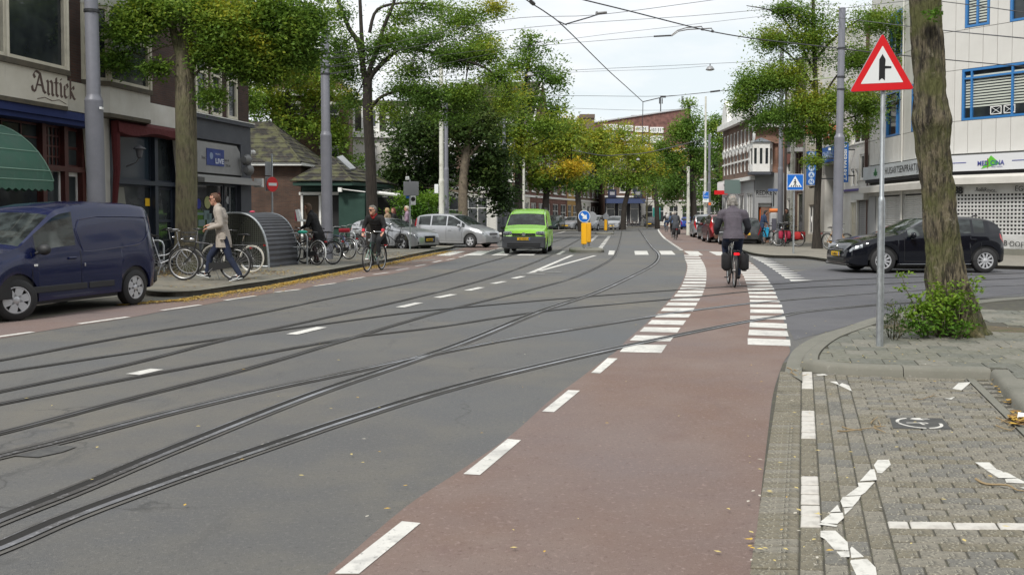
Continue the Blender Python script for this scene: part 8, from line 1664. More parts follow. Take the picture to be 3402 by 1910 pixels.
# ================================================================ bicycles and people
def bikeparts(root, fm, opts):
    """local +x forward; wheel contacts at x=-0.52 and 0.58"""
    r = .345; rh, fh_ = Vector((-.52,0,r)), Vector((.58,0,r)); tyre = opts.get('tyre', rubber)
    def wheel(c, nm):
        b = MB(); b.tube([(c.x+(r-.018)*math.cos(a),0,c.z+(r-.018)*math.sin(a)) for a in [2*math.pi*i/36 for i in range(36)]], .019, 7, closed=True); w = b.build('wheel', tyre, root, smooth=60)
        b = MB(); b.tube([(c.x+(r-.045)*math.cos(a),0,c.z+(r-.045)*math.sin(a)) for a in [2*math.pi*i/36 for i in range(36)]], .011, 5, closed=True); b.build('rim', opts.get('rim', rim_alu), w, smooth=60)
        b = MB()
        for i in range(20): a = 2*math.pi*i/20; s = .02*(1 if i % 2 else -1); b.tube([(c.x,s,c.z),(c.x+(r-.05)*math.cos(a),0,c.z+(r-.05)*math.sin(a))], .0022, 3, cap=False)
        b.tube([(c.x,-.045,c.z),(c.x,.045,c.z)], .022, 8); b.build('spokes', rim_alu, w)
        return w
    wheel(rh,''); wheel(fh_,'')
    bb = Vector((-.08,0,.28)); st = Vector((-.24,0,.78)); hd0, hd1 = Vector((.36,0,.62)), Vector((.31,0,.80)); b = MB(); t = .015
    b.tube([bb,st],t,8); b.tube([hd0-Vector((.03,0,0))*0,hd1],.019,8)
    if opts.get('step'): b.tube(catmull([hd0,Vector((.2,0,.42)),bb],4),.02,8); b.tube(catmull([hd1-Vector((0,0,.03)),Vector((.12,0,.52)),bb+(st-bb)*.35],4),t,8)
    else: b.tube([hd1,st-Vector((0,0,.05))],.014,8); b.tube([hd0,bb],.017,8)
    for s in (1,-1): b.tube([bb+Vector((0,s*.03,0)),rh+Vector((0,s*.055,0))],.009,6); b.tube([st-Vector((0,-s*.02,.06)),rh+Vector((0,s*.055,0))],.008,6)
    b.build('frame', fm, root, smooth=60)
    b = MB()
    for s in (1,-1): b.tube([fh_+Vector((0,s*.05,0)),Vector((.44,s*.045,.5)),hd0+Vector((.01,s*.02,0))],.011,6)
    b.build('fork', opts.get('forkm', fm), root, smooth=60)
    b = MB(); hh = opts.get('hz', 1.08); b.tube([hd1,Vector((.28,0,hh-.04))],.012,6); w_ = .29
    b.tube(catmull([Vector((.12,w_,hh-.02)),Vector((.24,w_-.03,hh)),Vector((.34,.12,hh)),Vector((.3,0,hh-.03)),Vector((.34,-.12,hh)),Vector((.24,-w_+.03,hh)),Vector((.12,-w_,hh-.02))],4),.011,6); b.build('handlebar', chrome, root, smooth=60)
    for s in (1,-1): b = MB(); b.tube([(.1,s*w_,hh-.02),(.22,s*(w_-.02),hh-.003)],.017,7); b.build('grip', black, root)
    b = MB(); b.tube([st,Vector((-.28,0,.93))],.012,6); b.build('seat_post', chrome, root)
    b = MB(); rs = []
    for x, w, h in ((-.42,.09,.0),(-.36,.1,.035),(-.25,.07,.03),(-.14,.03,.015),(-.1,.015,0)): rs.append([(x,w*math.cos(a),.945+h*max(0,math.sin(a))+(-.02 if math.sin(a)<0 else 0)) for a in [2*math.pi*i/10 for i in range(10)]])
    b.rings(rs); b.build('saddle', opts.get('saddle', black), root, smooth=50)
    b = MB(); b.lathe([(0,-.004),(.085,-.004),(.09,0),(.085,.004),(0,.004)],(bb.x,.045,bb.z),20,'y'); b.tube([bb+Vector((0,.06,0)),bb+Vector((.12,.07,-.11))],.01,5); b.tube([bb-Vector((0,.06,0)),bb+Vector((-.12,-.07,.11))],.01,5); b.build('crank', opts.get('chain', steel), root)
    b = MB(); b.rbox((bb.x+.12,.11,bb.z-.11),(.09,.07,.02),.005); b.rbox((bb.x-.12,-.11,bb.z+.11),(.09,.07,.02),.005); tag(b.build('pedals', black, root))
    b = MB(); b.ext([(bb.x+.1,.05,bb.z+.09),(bb.x+.1,.05,bb.z-.09),(rh.x-.04,.05,rh.z-.05),(rh.x-.04,.05,rh.z+.05)],(0,.02,0)) if opts.get('case',1) else b.tube([bb+Vector((0,.05,.08)),rh+Vector((0,.05,.03))],.005,4); b.build('chain_guard', black, root)
    fdm = opts.get('fender', black)
    for c, a0, a1 in ((rh,R(20),R(200)),(fh_,R(25),R(150))):
        b = MB(); b.tube([(c.x+(r+.025)*math.cos(a0+(a1-a0)*i/14),0,c.z+(r+.025)*math.sin(a0+(a1-a0)*i/14)) for i in range(15)],.026,6,sq=(1,.35)); b.build('mudguard', fdm, root, smooth=60)
    if opts.get('carrier',1):
        b = MB(); z = .74
        for s in (.07,-.07,0): b.tube([(-.26,s,z),(-.85,s,z)],.006,5)
        for s in (.07,-.07): b.tube([(-.75,s,z),(rh.x,s*.8,rh.z)],.006,5)
        b.tube([(-.85,.07,z),(-.85,-.07,z)],.006,5); b.build('carrier', opts.get('carm', dark_metal), root)
    b = MB(); b.rbox((-.86,0,.68),(.025,.11,.045),.01); b.build('rear_lamp', opts.get('lamp', tailred), root)
    b = MB(); b.lathe([(.035,.04),(.04,0),(.015,-.05),(0,-.05)],(.4,0,.86),10,'x'); b.build('front_lamp', chrome, root, smooth=40)
    if opts.get('panniers'):
        for s in (1,-1):
            b = MB(); b.rbox((-.58,s*.17,.52),(.36,.17,.36),.05); pb = b.build('pannier', opts['panniers'], root, smooth=60)
    if opts.get('crate'): 
        b = MB(); c = opts['crate'] if not isinstance(opts['crate'],bool) else .5
        for z0_ in (.82,.92,1.02): b.tube([(.42,-.18,z0_),(.74,-.18,z0_),(.74,.18,z0_),(.42,.18,z0_),(.42,-.18,z0_)],.008,4)
        for x,y in ((.42,-.18),(.74,-.18),(.74,.18),(.42,.18),(.58,-.18),(.58,.18),(.74,0)): b.tube([(x,y,.8),(x,y,1.02)],.006,4)
        b.tube([(.42,0,.8),(.74,0,.8)],.01,4); b.build('front_rack', opts.get('cratem', dark_metal), root)
    b = MB(); b.tube([(-.05,-.08,.27),(-.12,-.16,0.02)],.008,5); b.build('kickstand', steel, root)
rim_alu = mat('rim_alu',(0.5,0.5,0.5),.35,.7)
bframe = mat('bike_black',(0.012,0.012,0.014),.3,coat=.4); white_tyre = mat('tyre_cream',(0.5,0.48,0.42),.7)
gB = 'bicycles parked on the left pavement'
def bike(label, loc, head, fm=None, opts={}, lean=0.0, group=None, name='bicycle', sc=1.0, z=.1):
    root = thing(name, label, 'bicycle', group=group); bikeparts(root, fm or bframe, opts); rz = math.atan2(head[1],head[0]); root.rotation_euler = (lean,0,rz); root.location = (loc[0],loc[1],z); root.scale = (sc,)*3; return root
def bike_rear(label, u, v, head, **k):
    """place by the photo point of the rear wheel contact"""
    h = Vector((head[0],head[1],0)).normalized(); zz = k.get('z',.1); p = G(u,v,zz); sc = k.get('sc',1.0); p = p+h*.52*sc; return bike(label,(p.x,p.y),head,**k)
bike_rear('black city bicycle wheeled along by the man in the beige jacket', 782, 932, (-1,.07), opts=dict(rim=rim_alu), sc=1.05, fm=mat('bike_grey',(0.05,0.05,0.055),.3,.5))
bike_rear('dark bicycle with cream tyres leaning in front of the mesh shelter end', 836, 905, (-1,.25), opts=dict(tyre=white_tyre,crate=False,step=1), lean=R(4), group=gB)
bike_rear('grey step through bicycle with front rack left of the big tree', 470, 915, (1,.2), opts=dict(step=1,crate=True), fm=mat('bike_silver',(0.3,0.31,0.33),.4,.6), lean=R(-5), group=gB)
bike_rear('black bicycle half hidden behind the blue van tail', 455, 900, (.9,.45), opts=dict(), lean=R(-5), group=gB)
bike_rear('bicycle with white rear mudguard nearest the rack hoop', 1052, 881, (-.78,.62), opts=dict(fender=sign_white), lean=R(5), group=gB)
bike_rear('black bicycle with exposed chain ring, second from the rack hoop', 1105, 879, (-.86,.5), opts=dict(case=0,step=1), lean=R(4), group=gB, fm=mat('bike_grey',(0,0,0)))
bike_rear('dark blue bicycle with tall saddle, third from the rack hoop', 1158, 862, (-.8,.6), opts=dict(fender=rim_alu), fm=mat('bike_navy',(0.03,0.045,0.12),.35,.3,coat=.4), lean=R(5), group=gB)
bike_rear('bicycle with pale front fork left of the moving cyclist', 1200, 846, (-.7,.75), opts=dict(forkm=rim_alu), lean=R(-6), group=gB)
bike_rear('bicycle behind the ribbed shelter with white child seat', 1000, 862, (-.9,.4), opts=dict(), lean=R(3), group=gB)
bike_rear('bicycle with olive pannier bags in front of the silver hatchback', 1352, 826, (-.93,-.3), opts=dict(panniers=mat('bag_olive',(0.07,0.07,0.05),.9)), group=gB)
bike_rear('bicycle with white front carrier farther along the rack', 1228, 838, (-.6,.8), opts=dict(crate=True,cratem=sign_white), lean=R(5), group=gB)
bike_rear('low dark bicycle deepest in the rack behind the others', 1120, 850, (-.9,.4), opts=dict(step=1), lean=R(-4), group=gB)
gR2 = 'bicycles standing on the right pavement'
bike_rear('black bicycle held by the man with the blue bags', 2562, 813, (-.1,1), opts=dict(), group=gR2)
bike_rear('crimson bicycle with black crate beside the concrete pole', 2606, 819, (.15,1), fm=mat('bike_crimson',(0.35,0.01,0.04),.35,coat=.4), opts=dict(panniers=mat('bag_crimson',(0.4,0.02,0.06),.8),fender=mat('bike_crimson',(0,0,0)),crate=True), group=gR2, sc=1.05)
bike_rear('dark bicycle with red pannier right of the crossing sign post', 2652, 820, (-.62,.78), opts=dict(panniers=mat('bag_red',(0.4,0.02,0.02),.8)), group=gR2)
bike_rear('bicycle with orange yellow frame leaning between slim tree and big pole', 2752, 829, (.42,-.9), fm=mat('bike_orange',(0.6,0.26,0.02),.35,coat=.4), opts=dict(forkm=mat('bike_orange',(0,0,0))), lean=R(5), group=gR2)
for i,(u,v) in enumerate(((2098,752),(2108,753),(2120,753),(2262,752),(2085,755))): bike_rear(['bicycle by the doorway of the black shop','brown bicycle in the far cluster by the cash point','rightmost bicycle of the far cluster','bicycle behind the far right cyclists','bicycle leaning at the foot of the leaning tree'][i], u, v, (-.9,.3), opts=dict(), fm=mat('bike_brown',(0.12,0.05,0.03),.5), group='far bicycles')
# crate on crimson bike, child seat, saddle cover
def at_px(u,v,Y): return D(u,v,Y)
q = at_px(2607,752,47.3); b = MB(); b.rbox((0,0,0),(.5,.36,.3),.03); o = b.build('bike_crate', black); o.location = q; tag(o,'black crate on the rear carrier of the crimson bicycle','crate')
q = at_px(988,728,27.5); cs_ = thing('child_seat','white child bicycle seat with pink cover behind the shelter','child seat',tuple(q)); b = MB(); b.ext([(-.06,0,.26),(.02,0,.28),(.09,0,.0),(.2,0,-.02),(.2,0,-.07),(.0,0,-.07)],(0,.22,0)); b.build('shell', sign_white, cs_); b = MB(); b.rbox((-.06,.11,.1),(.04,.16,.3),.02); b.build('cover', mat('pink_cloth',(0.6,0.08,0.14),.8), cs_)
q = at_px(1005,771,27.2); b = MB(); b.ball((0,0,0),(.15,.09,.05),12,6); o = b.build('saddle_cover', mat('turquoise',(0.02,0.33,0.24),.6), smooth=60); o.location = q; tag(o,'turquoise saddle cover on a bicycle at the rack hoop','saddle cover')
q = at_px(1144,766,29); b = MB(); b.tube([(-.16,0,0),(.16,0,.01)],.065,10); o = b.build('rolled_bag', mat('roll_red',(0.5,0.03,0.05),.8), smooth=60); o.location = q; tag(o,'red rolled bag on a parked bicycle','bag')
q = at_px(838,704,25.5); b = MB(); b.ball((0,0,0),(.08,.05,.03),8,5); o = b.build('pink_scrap', mat('pink_cloth',(0,0,0)), smooth=60); o.location = q; tag(o,'small pink cloth lying on top of the ribbed shelter','cloth')
# ---------------------------------------------------------------- figures
def cone(b, p0, r0, p1, r1, n=12, k=(1,1)):
    p0, p1 = Vector(p0), Vector(p1); d = p1-p0; L_ = max(d.length,1e-4); d.normalize(); P = [p0-d*r0*.95,p0-d*r0*.7,p0,p1,p1+d*r1*.7,p1+d*r1*.95]; b.tube(P, [r0*.25,r0*.72,r0,r1,r1*.72,r1*.25], n, sq=k)
def volume(cones, voxel, smooth=4, balls=()):
    b = MB()
    for c in cones: cone(b, *c[:4], k=(c[4] if len(c) > 4 else (1,1)))
    for c, r in balls: b.ball(c, r, 14, 10)
    me = bpy.data.meshes.new('tmp'); me.from_pydata(b.v, [], b.f); bm = bmesh.new(); bm.from_mesh(me); bmesh.ops.recalc_face_normals(bm, faces=bm.faces); bm.to_mesh(me); bm.free()
    o = link('tmp', me); m = o.modifiers.new('r','REMESH'); m.mode = 'VOXEL'; m.voxel_size = voxel; s = o.modifiers.new('s','SMOOTH'); s.factor = .5; s.iterations = smooth
    out = bpy.data.meshes.new_from_object(o.evaluated_get(bpy.context.evaluated_depsgraph_get())); bpy.data.objects.remove(o); bpy.data.meshes.remove(me)
    out.polygons.foreach_set('use_smooth', [True]*len(out.polygons)); return out
skin = mat('skin',(0.5,0.27,0.19),.5,var=[(14,(0.42,0.19,0.13),.45,.75,4)])
def cloth(name, c, c2=None, b=1.0): return mat('cloth_'+name, c, .85, var=[(9,c2 or tuple(x*.65 for x in c),.42,.7,5)], bump=(11,.5*b,.03))
def person(label, loc, rz, J, look=0, hair=(0.05,0.035,0.02), jacket=None, trousers=None, shoes=None, vox=.014, hem=None, hairlen=0, sc=1.0, cat='person', hood=False, tilt=0, sleeves=None, collar_=None, z=.1, glasses=False, beard=None, bulk=1.0):
    root = thing('person', label, cat, (loc[0],loc[1],z), rz); root.scale = (sc,)*3; V = {k: Vector(v) for k, v in J.items()}
    H = V['head']; hx = Vector((math.cos(look)*math.cos(tilt),math.sin(look)*math.cos(tilt),math.sin(tilt))); hy = Vector((-math.sin(look),math.cos(look),0)); hz = hx.cross(hy)
    def hp(x,y,z_): return H+hx*x+hy*y+hz*z_
    # body: one continuous skin surface
    C = [(hp(0,0,.02),.088,hp(.0,0,-.03),.082),(hp(.02,0,.04),.085,hp(-.03,0,.04),.088),(hp(.02,0,-.06),.065,hp(.045,0,-.09),.042),(hp(.085,0,.005),.012,hp(.108,0,-.025),.015),(hp(.09,0,-.025),.014,hp(.1,0,-.03),.017),
         (hp(.075,.0,-.06),.02,hp(.078,0,-.062),.02),(hp(.08,.04,.03),.018,hp(.08,-.04,.03),.018),(hp(-.01,.083,.005),.018,hp(-.015,.088,-.02),.014),(hp(-.01,-.083,.005),.018,hp(-.015,-.088,-.02),.014),
         (V['neck'],.06,hp(-.02,0,-.07),.055),(V['chest'],.085,V['neck'],.06),(V['chest'],.09,V['pelvis'],.09)]
    for s in 'LR':
        sgn = 1 if s == 'L' else -1; sh,el,ha = V['sh'+s],V['el'+s],V['ha'+s]; C += [(V['neck']-Vector((0,0,.06)),.07,sh,.055),(sh,.052,el,.04),(el,.04,ha,.028)]
        d = (ha-el).normalized(); gd = V.get('grip'+s, Vector((d.x*.6,0,-.8))).normalized(); sd_ = d.cross(Vector((0,0,1))).normalized() if abs(d.z) < .95 else Vector((0,1,0)); palm = ha+d*.055; C.append((ha,.028,palm,.034,(1,.7)))
        for i, (off, ln) in enumerate(((-.03,.06),(-.01,.07),(.01,.066),(.028,.052))):
            b0 = palm+sd_*off+d*.02; b1 = b0+d*ln*.45+gd*.008; b2 = b1+(d*.35+gd).normalized()*ln*.45; b3 = b2+(gd-d*.5).normalized()*ln*.35; C += [(b0,.0105,b1,.0095),(b1,.0095,b2,.009),(b2,.009,b3,.008)]
        t0 = ha+d*.02+sd_*(-.03); C += [(t0,.013,t0+sd_*-.022+d*.03,.011),(t0+sd_*-.022+d*.03,.011,t0+sd_*-.012+d*.05+gd*.02,.009)]
        hip,kn,an,toe = V['hip'+s],V['kn'+s],V['an'+s],V['toe'+s]; C += [(V['pelvis'],.09,hip,.08),(hip,.075,kn,.052),(kn,.052,an,.036),(an,.035,toe,.028)]
    link('body', volume(C, vox*.72, 2), root).data.materials.append(skin)
    def part(nm, cones, m, vx=None, sm=3, balls=()):
        o = link(nm, volume(cones, vx or vox, sm, balls), root); o.data.materials.append(m); return o
    if trousers:
        C = [(V['pelvis']+Vector((.01,0,.04)),.12,V['pelvis'],.13,(1,.85))]
        for s in 'LR': C += [(V['pelvis'],.13,V['hip'+s],.115*bulk),(V['hip'+s],.108*bulk,V['kn'+s],.072),(V['kn'+s],.072,V['an'+s]+Vector((0,0,.03)),.056)]
        part('trousers', C, trousers)
    if jacket:
        C = []; nk, ch, pv = V['neck'], V['chest'], V['pelvis']
        for t,w,dp in ((0,.115,.085),(.16,.175,.115),(.38,.195,.13),(.65,.18,.125),(.9,.175,.13)):
            c = (nk-Vector((0,0,.04))).lerp(pv,t) if t > .4 else (nk-Vector((0,0,.04))).lerp(ch,t/.38 if t < .38 else 1); C.append((c+Vector((0,w-dp,0)),dp*bulk,c-Vector((0,w-dp,0)),dp*bulk))
        for i in range(len(C)-1):  # fill between sections
            a, c = C[i], C[i+1]
            if i < 4: C.append((a[0].lerp(c[0],.5),(a[1]+c[1])/2,a[2].lerp(c[2],.5),(a[3]+c[3])/2))
        for s in 'LR': C += [(nk-Vector((0,0,.05)),.075,V['sh'+s],.078),(V['sh'+s],.08,V['el'+s],.06),(V['el'+s],.06,V['ha'+s],.045)]
        C.append((nk-Vector((0,0,.02)),.075,nk+Vector((0,0,.02)),.07))
        if hem is not None:
            hz_ = V['hem'] if 'hem' in V else pv-Vector((0,0,hem)); b = MB(); up_ = pv.lerp(ch,.35)
            b.rings([[(c.x+(.13+.035*t)*math.cos(a)*(1+.05*t*math.sin(5*a)),c.y+(.185+.04*t)*math.sin(a)*(1+.05*t*math.cos(4*a)),c.z) for a in [2*math.pi*j/28 for j in range(28)]] for t,c in ((0,up_),(.25,pv.lerp(up_,.4)),(.5,pv),(.8,pv.lerp(hz_,.6)),(1,hz_))]); b.build('coat_skirt', jacket, root, smooth=60)
        part('jacket', C, jacket, sm=2)
    if sleeves:
        for s in 'LR': part('cuff', [(V['el'+s].lerp(V['ha'+s],.72),.055,V['ha'+s],.047)], sleeves, .01)
    if collar_: part('scarf', [(nk_+Vector((.03,y,0)),.05,nk_+Vector((.06,y*.2,-.09)),.035) for nk_ in [V['neck']+Vector((0,0,.02))] for y in (.05,-.05)]+[(V['neck']+Vector((-.03,.05,.03)),.04,V['neck']+Vector((-.03,-.05,.03)),.04)], collar_, .01)
    if shoes:
        for s in 'LR':
            an, toe = V['an'+s], V['toe'+s]; d = (toe-an); part('shoe', [(an+Vector((0,0,-.0)),.048,an+d*.05-Vector((0,0,.03)),.05),(an-d*.18-Vector((0,0,.035)),.042,toe,.034,(1.15,.8)),(an+d*.4,.045,toe,.036)], shoes[0], .011, 2)
            if len(shoes) > 1: part('sole', [(an-d*.2-Vector((0,0,.07)),.026,toe-Vector((0,0,.028)),.024,(1.9,.5))], shoes[1], .009, 1)
    if hair:
        hm_ = mat('hair_%d_%d'%(hair[0]*1000,hair[1]*1000), hair, .7, bump=(60,.8,.01,(1,1,.3)), var=[(25,tuple(x*.55 for x in hair),.4,.65,5)])
        C = [(hp(-.015,0,.05),.094,hp(-.035,0,.02),.096),(hp(.04,.03,.085),.045,hp(.05,-.03,.085),.045),(hp(-.06,0,.0),.075,hp(-.055,0,-.06),.055)]
        if hairlen: C += [(hp(-.04,.05,-.02),.055,hp(-.05,.08,-hairlen),.04),(hp(-.04,-.05,-.02),.055,hp(-.05,-.08,-hairlen),.04),(hp(-.06,0,-.04),.07,hp(-.08,0,-hairlen),.055)]
        o = part('hair', C, hm_, .012, 1)
    eyes = MB(); [eyes.ball(hp(.083,s*.034,.012),.013,8,6) for s in (1,-1)]; eyes.build('eyes', black, root)
    if beard: part('beard', [(hp(.05,.03,-.08),.035,hp(.05,-.03,-.08),.035),(hp(.075,0,-.07),.022,hp(.06,0,-.1),.03)], mat('beard',beard,.9), .01, 1)
    if glasses:
        b = MB(); [b.rbox(tuple(hp(.1,s*.036,.012)),(.018,.05,.035),.006) if abs(look) < .01 else b.ball(hp(.097,s*.036,.012),(.018,.03,.02),8,6) for s in (1,-1)]; b.tube([hp(.1,.06,.018),hp(-.0,.092,.018)],.004,4); b.tube([hp(.1,-.06,.018),hp(-.0,-.092,.018)],.004,4); b.build('sunglasses', black, root)
    return root
# walking man
navyj = cloth('jeans',(0.012,0.02,0.05)); beige = cloth('beige',(0.37,0.33,0.29),(0.29,0.26,0.225))
pw_ = D(735,HOR,20.9)
wk = person('man in a beige jacket and sunglasses walking a black bicycle along the left pavement', (pw_.x,pw_.y), R(182), dict(head=(.13,0,1.70),neck=(.07,0,1.55),chest=(.0,0,1.33),pelvis=(-.04,0,.93),hem=(-.06,0,.70),shL=(.01,.19,1.46),elL=(-.06,.26,1.17),haL=(.2,.22,1.1),shR=(.03,-.19,1.46),elR=(.0,-.26,1.18),haR=(.27,-.16,1.16),gripL=(.2,0,-1),
   hipL=(-.06,.1,.88),knL=(-.19,.11,.49),anL=(-.40,.12,.11),toeL=(-.2,.13,.03),hipR=(-.01,-.1,.88),knR=(.27,-.1,.5),anR=(.33,-.1,.13),toeR=(.54,-.1,.15)),
   hair=(0.1,0.045,0.022), jacket=beige, trousers=navyj, shoes=(cloth('shoe_black',(0.015,0.015,0.018)),sign_white), vox=.012, hem=.24, glasses=True, sc=1.045)
for s_, (an,toe) in (('L',((-.40,.12,.11),(-.2,.13,.03))),('R',((.33,-.1,.13),(.54,-.1,.15)))):
    b = MB(); a_, t_ = Vector(an), Vector(toe); d = t_-a_
    for sd_ in (.046,-.046): b.tube([a_+d*.75+Vector((0,sd_*.9,-.0)),a_+d*.25+Vector((0,sd_,-.035)),a_-d*.1+Vector((0,sd_,.0))],[.004,.012,.005],5)
    b.tube([a_+d*.2+Vector((0,.02,.045)),a_+d*.6+Vector((0,0,.03))],.016,5); b.build('shoe_stripe', sign_white, wk)
b = MB(); b.rbox((.02,.0,1.57),(.05,.12,.05),.02); b.tube([(.1,.035,1.5),(.11,.01,1.2),(.09,.0,.75)],.006,4); [b.ball((-.02,.245,z_),.012,6,4) for z_ in (.95,)]; b.build('jacket_placket', cloth('beige_dark',(0.25,0.21,0.16)), wk)
b = MB(); b.rbox((-.08,.255,.95),(.14,.012,.16),.02); b.build('jacket_pocket', beige, wk)
# oncoming cyclist in black
def rider(label, base, head, fm, opts, J=None, sc=1.0, bikelabel='', lane_z=.006, **k):
    h = Vector((head[0],head[1],0)).normalized(); p = G(*base) if not isinstance(base, Vector) else base; p = p+h*.52*sc; rz = math.atan2(h.y,h.x)
    bk = bike(bikelabel, (p.x,p.y), head, fm, opts, sc=sc, z=lane_z)
    J0 = dict(head=(.04,0,1.72),neck=(-.04,0,1.57),chest=(-.12,0,1.36),pelvis=(-.27,0,1.03),shL=(-.06,.2,1.49),elL=(.0,.27,1.22),haL=(.12,.29,1.06),shR=(-.06,-.2,1.49),elR=(.0,-.27,1.22),haR=(.12,-.29,1.06),hipL=(-.25,.1,.98),knL=(.1,.13,.83),anL=(.02,.12,.49),toeL=(.17,.12,.42),hipR=(-.25,-.1,.98),knR=(.02,-.12,.58),anR=(-.1,-.12,.22),toeR=(.07,-.12,.18))
    if J: J0.update(J)
    return person(label, (p.x,p.y), rz, J0, sc=sc, z=lane_z, **k)
blk = cloth('black',(0.012,0.012,0.013)); gw = 1.0
rider('man in black with red scarf and glasses cycling towards the camera on the left lane', (1268,897), (-.22,-.97), mat('bike_green',(0.05,0.13,0.1),.35,.3,coat=.4), dict(forkm=mat('bike_mint',(0.25,0.4,0.33),.4), case=0, fender=black),
   J=dict(head=(.16,0.0,1.67),neck=(.06,0,1.53),chest=(-.06,0,1.34),shL=(.0,.2,1.46),shR=(.0,-.2,1.46),elL=(.02,.3,1.24),elR=(.02,-.3,1.24),haL=(.14,.28,1.09),haR=(.14,-.28,1.09),hem=(-.42,0,.72)), bikelabel='green bicycle with straight bars ridden by the man in black', look=R(-35), hair=(0.18,0.17,0.15), jacket=blk, trousers=cloth('charcoal',(0.02,0.022,0.025)), shoes=(black,), hem=.28, sleeves=cloth('red',(0.5,0.03,0.05)), collar_=cloth('red_scarf',(0.35,0.02,0.02)), glasses=True, vox=.013)
# grey haired cyclist from behind
gr = cloth('plum_grey',(0.105,0.09,0.11),(0.08,0.07,0.085))
gj = person
rp2 = G(2440,956); gcy = rider('grey haired man in a plum grey jacket cycling away on the red lane', rp2, (.12,1), bframe, dict(panniers=mat('bag_black',(0.014,0.014,0.016),.9,bump=(12,.8,.02)), lamp=mat('lamp_red_lit',(0.8,0.01,0.02),.3,emit=((1,0.02,0.03),0.5))), sc=1.06,
   J=dict(head=(-.02,0,1.72),neck=(-.1,0,1.57),chest=(-.17,0,1.34),pelvis=(-.27,0,1.04),shL=(-.12,.225,1.47),shR=(-.12,-.225,1.47),elL=(-.1,.31,1.2),elR=(-.1,-.31,1.2),haL=(.1,.3,1.07),haR=(.1,-.3,1.07)), bikelabel='black city bicycle with large black pannier bags ridden by the grey haired man', hair=(0.3,0.28,0.25), jacket=gr, trousers=navyj, shoes=(black,), vox=.013, hairlen=.06, hem=.07)
for s in (1,-1):  # dark sleeves over the same arms
    V1, V2, V3 = Vector((-.12,s*.225,1.45)), Vector((-.1,s*.31,1.2)), Vector((.08,s*.3,1.08)); o = link('sleeve', volume([(V1.lerp(V2,.35),.079,V2,.068),(V2,.068,V3,.052)], .012, 2), gcy); o.data.materials.append(cloth('sleeve_dark',(0.02,0.02,0.028)))
# woman in black bending over bicycles
blkc = cloth('black_coat',(0.008,0.008,0.009)); q = D(1042,HOR,28.3)
person('woman in a long black coat with brown hair bending over the parked bicycles', (q.x,q.y), R(160), dict(head=(.2,0,1.66),neck=(.08,0,1.52),chest=(-.0,0,1.3),pelvis=(-.15,0,.95),hem=(-.28,0,.5),shL=(.0,.18,1.42),elL=(.05,.28,1.15),haL=(.32,.2,1.05),shR=(.05,-.18,1.42),elR=(.12,-.26,1.2),haR=(.38,-.15,1.1),hipL=(-.12,.1,.9),knL=(-.1,.11,.48),anL=(-.2,.11,.1),toeL=(-.02,.12,.03),hipR=(-.12,-.1,.9),knR=(.05,-.1,.48),anR=(.0,-.1,.1),toeR=(.18,-.1,.03)), hair=(0.09,0.05,0.025), hairlen=.2, jacket=blkc, trousers=cloth('maroon_trousers',(0.05,0.012,0.014)), shoes=(black,), hem=.5, vox=.016)
def stand(label, u, Y, rz, top, pants, hair=(0.05,0.03,0.02), sc=1.0, bend=0, arms=(.12,1.05), **k):
    q = D(u,HOR,Y); bx_ = bend
    return person(label, (q.x,q.y), rz, dict(head=(.03+bx_,0,1.66-bx_*.3),neck=(0+bx_*.7,0,1.51-bx_*.2),chest=(bx_*.4,0,1.3),pelvis=(-.02,0,.93),shL=(bx_*.5,.19,1.42-bx_*.15),elL=(.02+bx_*.5,.25,1.15),haL=(arms[0]+bx_*.6,.22,arms[1]),shR=(bx_*.5,-.19,1.42-bx_*.15),elR=(.02+bx_*.5,-.25,1.15),haR=(arms[0]+bx_*.6,-.22,arms[1]),hipL=(-.02,.09,.89),knL=(.01,.1,.48),anL=(-.03,.1,.08),toeL=(.14,.12,.03),hipR=(-.02,-.09,.89),knR=(.03,-.1,.48),anR=(.0,-.1,.08),toeR=(.17,-.12,.03)), hair=hair, jacket=top, trousers=pants, shoes=(black,), sc=sc, vox=.018, **k)
stand('man in dark blue jacket and cap with a bright blue bag beside a parked bicycle', 2531, 50.5, R(10), cloth('denim',(0.02,0.04,0.09)), cloth('denim_dark',(0.015,0.02,0.04)), hair=(0.02,0.02,0.02), sc=1.0, bend=.2, hem=.12)
q = at_px(2546,765,50.3); bg_ = thing('shopping_bag','bright blue plastic bags held by the man in dark blue','bag',tuple(q)); b = MB(); b.rings([[((x*w),y*.1,z) for x,y in ((-1,-1),(1,-1),(1,1),(-1,1))] for z,w in ((-.36,.16),(-.3,.2),(-.05,.17),(.14,.12))]); b.build('bag', mat('bag_blue',(0.02,0.36,0.62),.5,bump=(9,1,.04)), bg_, smooth=60); b = MB(); b.tube([(-.08,0,.12),(-.04,0,.28),(.04,0,.28),(.08,0,.12)],.012,5); b.build('bag_handle', mat('bag_blue',(0,0,0)), bg_)
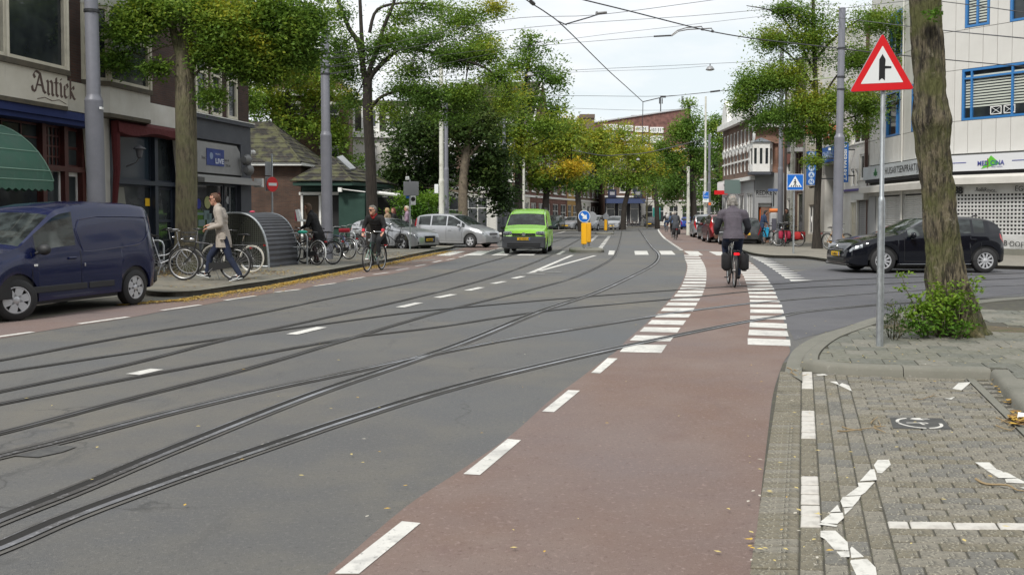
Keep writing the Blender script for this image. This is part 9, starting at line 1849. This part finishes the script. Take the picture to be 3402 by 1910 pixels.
stand('woman with dark hair and olive jacket standing behind the crimson bicycle', 2614, 49.5, R(200), cloth('olive',(0.03,0.035,0.025)), blk, hair=(0.015,0.012,0.01), sc=1.02, hem=.15, hairlen=.1)
stand('dark clothed person at the doorway of the black shop far away', 2101, 140, R(-90), blk, blk, sc=1.05)
stand('woman with curly fair hair seen over the roof of the silver hatchback', 1288, 46.5, R(160), cloth('tan',(0.3,0.22,0.14)), blk, hair=(0.42,0.3,0.15), sc=1.02)
stand('woman with reddish brown hair behind the silver hatchback', 1309, 47.5, R(180), blk, blk, hair=(0.12,0.03,0.02), sc=1.03, hairlen=.15)
stand('white haired person in a plaid shirt behind the sign post by the silver cars', 1353, 47.0, R(185), cloth('plaid',(0.28,0.2,0.26),(0.15,0.1,0.15)), blk, hair=(0.55,0.5,0.4), sc=1.08)
# far cyclists
rider('cyclist in a long grey coat with dark panniers riding away on the red lane', G(2246,797), (.05,1), bframe, dict(panniers=mat('bag_black',(0,0,0))), J={}, sc=1.0, bikelabel='black bicycle under the rider in the grey coat', hair=(0.35,0.33,0.3), jacket=cloth('grey_coat',(0.05,0.055,0.065)), trousers=blk, shoes=(black,), hem=.3, vox=.02)
rider('fair haired cyclist in a blue jacket just left of the grey coat rider', G(2238,791), (.05,1), bframe, {}, sc=.98, bikelabel='dark bicycle of the blue jacket rider', hair=(0.5,0.45,0.38), jacket=cloth('steel_blue',(0.06,0.1,0.19)), trousers=blk, shoes=(black,), vox=.02)
rider('farthest cyclist with a white and grey backpack riding away on the red lane', G(2216,772), (.0,1), bframe, {}, sc=1.02, bikelabel='dark bicycle of the farthest rider with backpack', hair=(0.04,0.03,0.02), jacket=cloth('black',(0,0,0)), trousers=cloth('blue_jeans',(0.03,0.07,0.16)), shoes=(black,), vox=.022)
q = at_px(2217,718,91); b = MB(); b.rbox((0,0,0),(.34,.2,.48),.09); o = b.build('backpack', mat('pack_white',(0.45,0.45,0.45),.7), smooth=60); o.location = q+Vector((0,-.25,0)); tag(o,'white and grey backpack on the farthest cyclist','backpack')
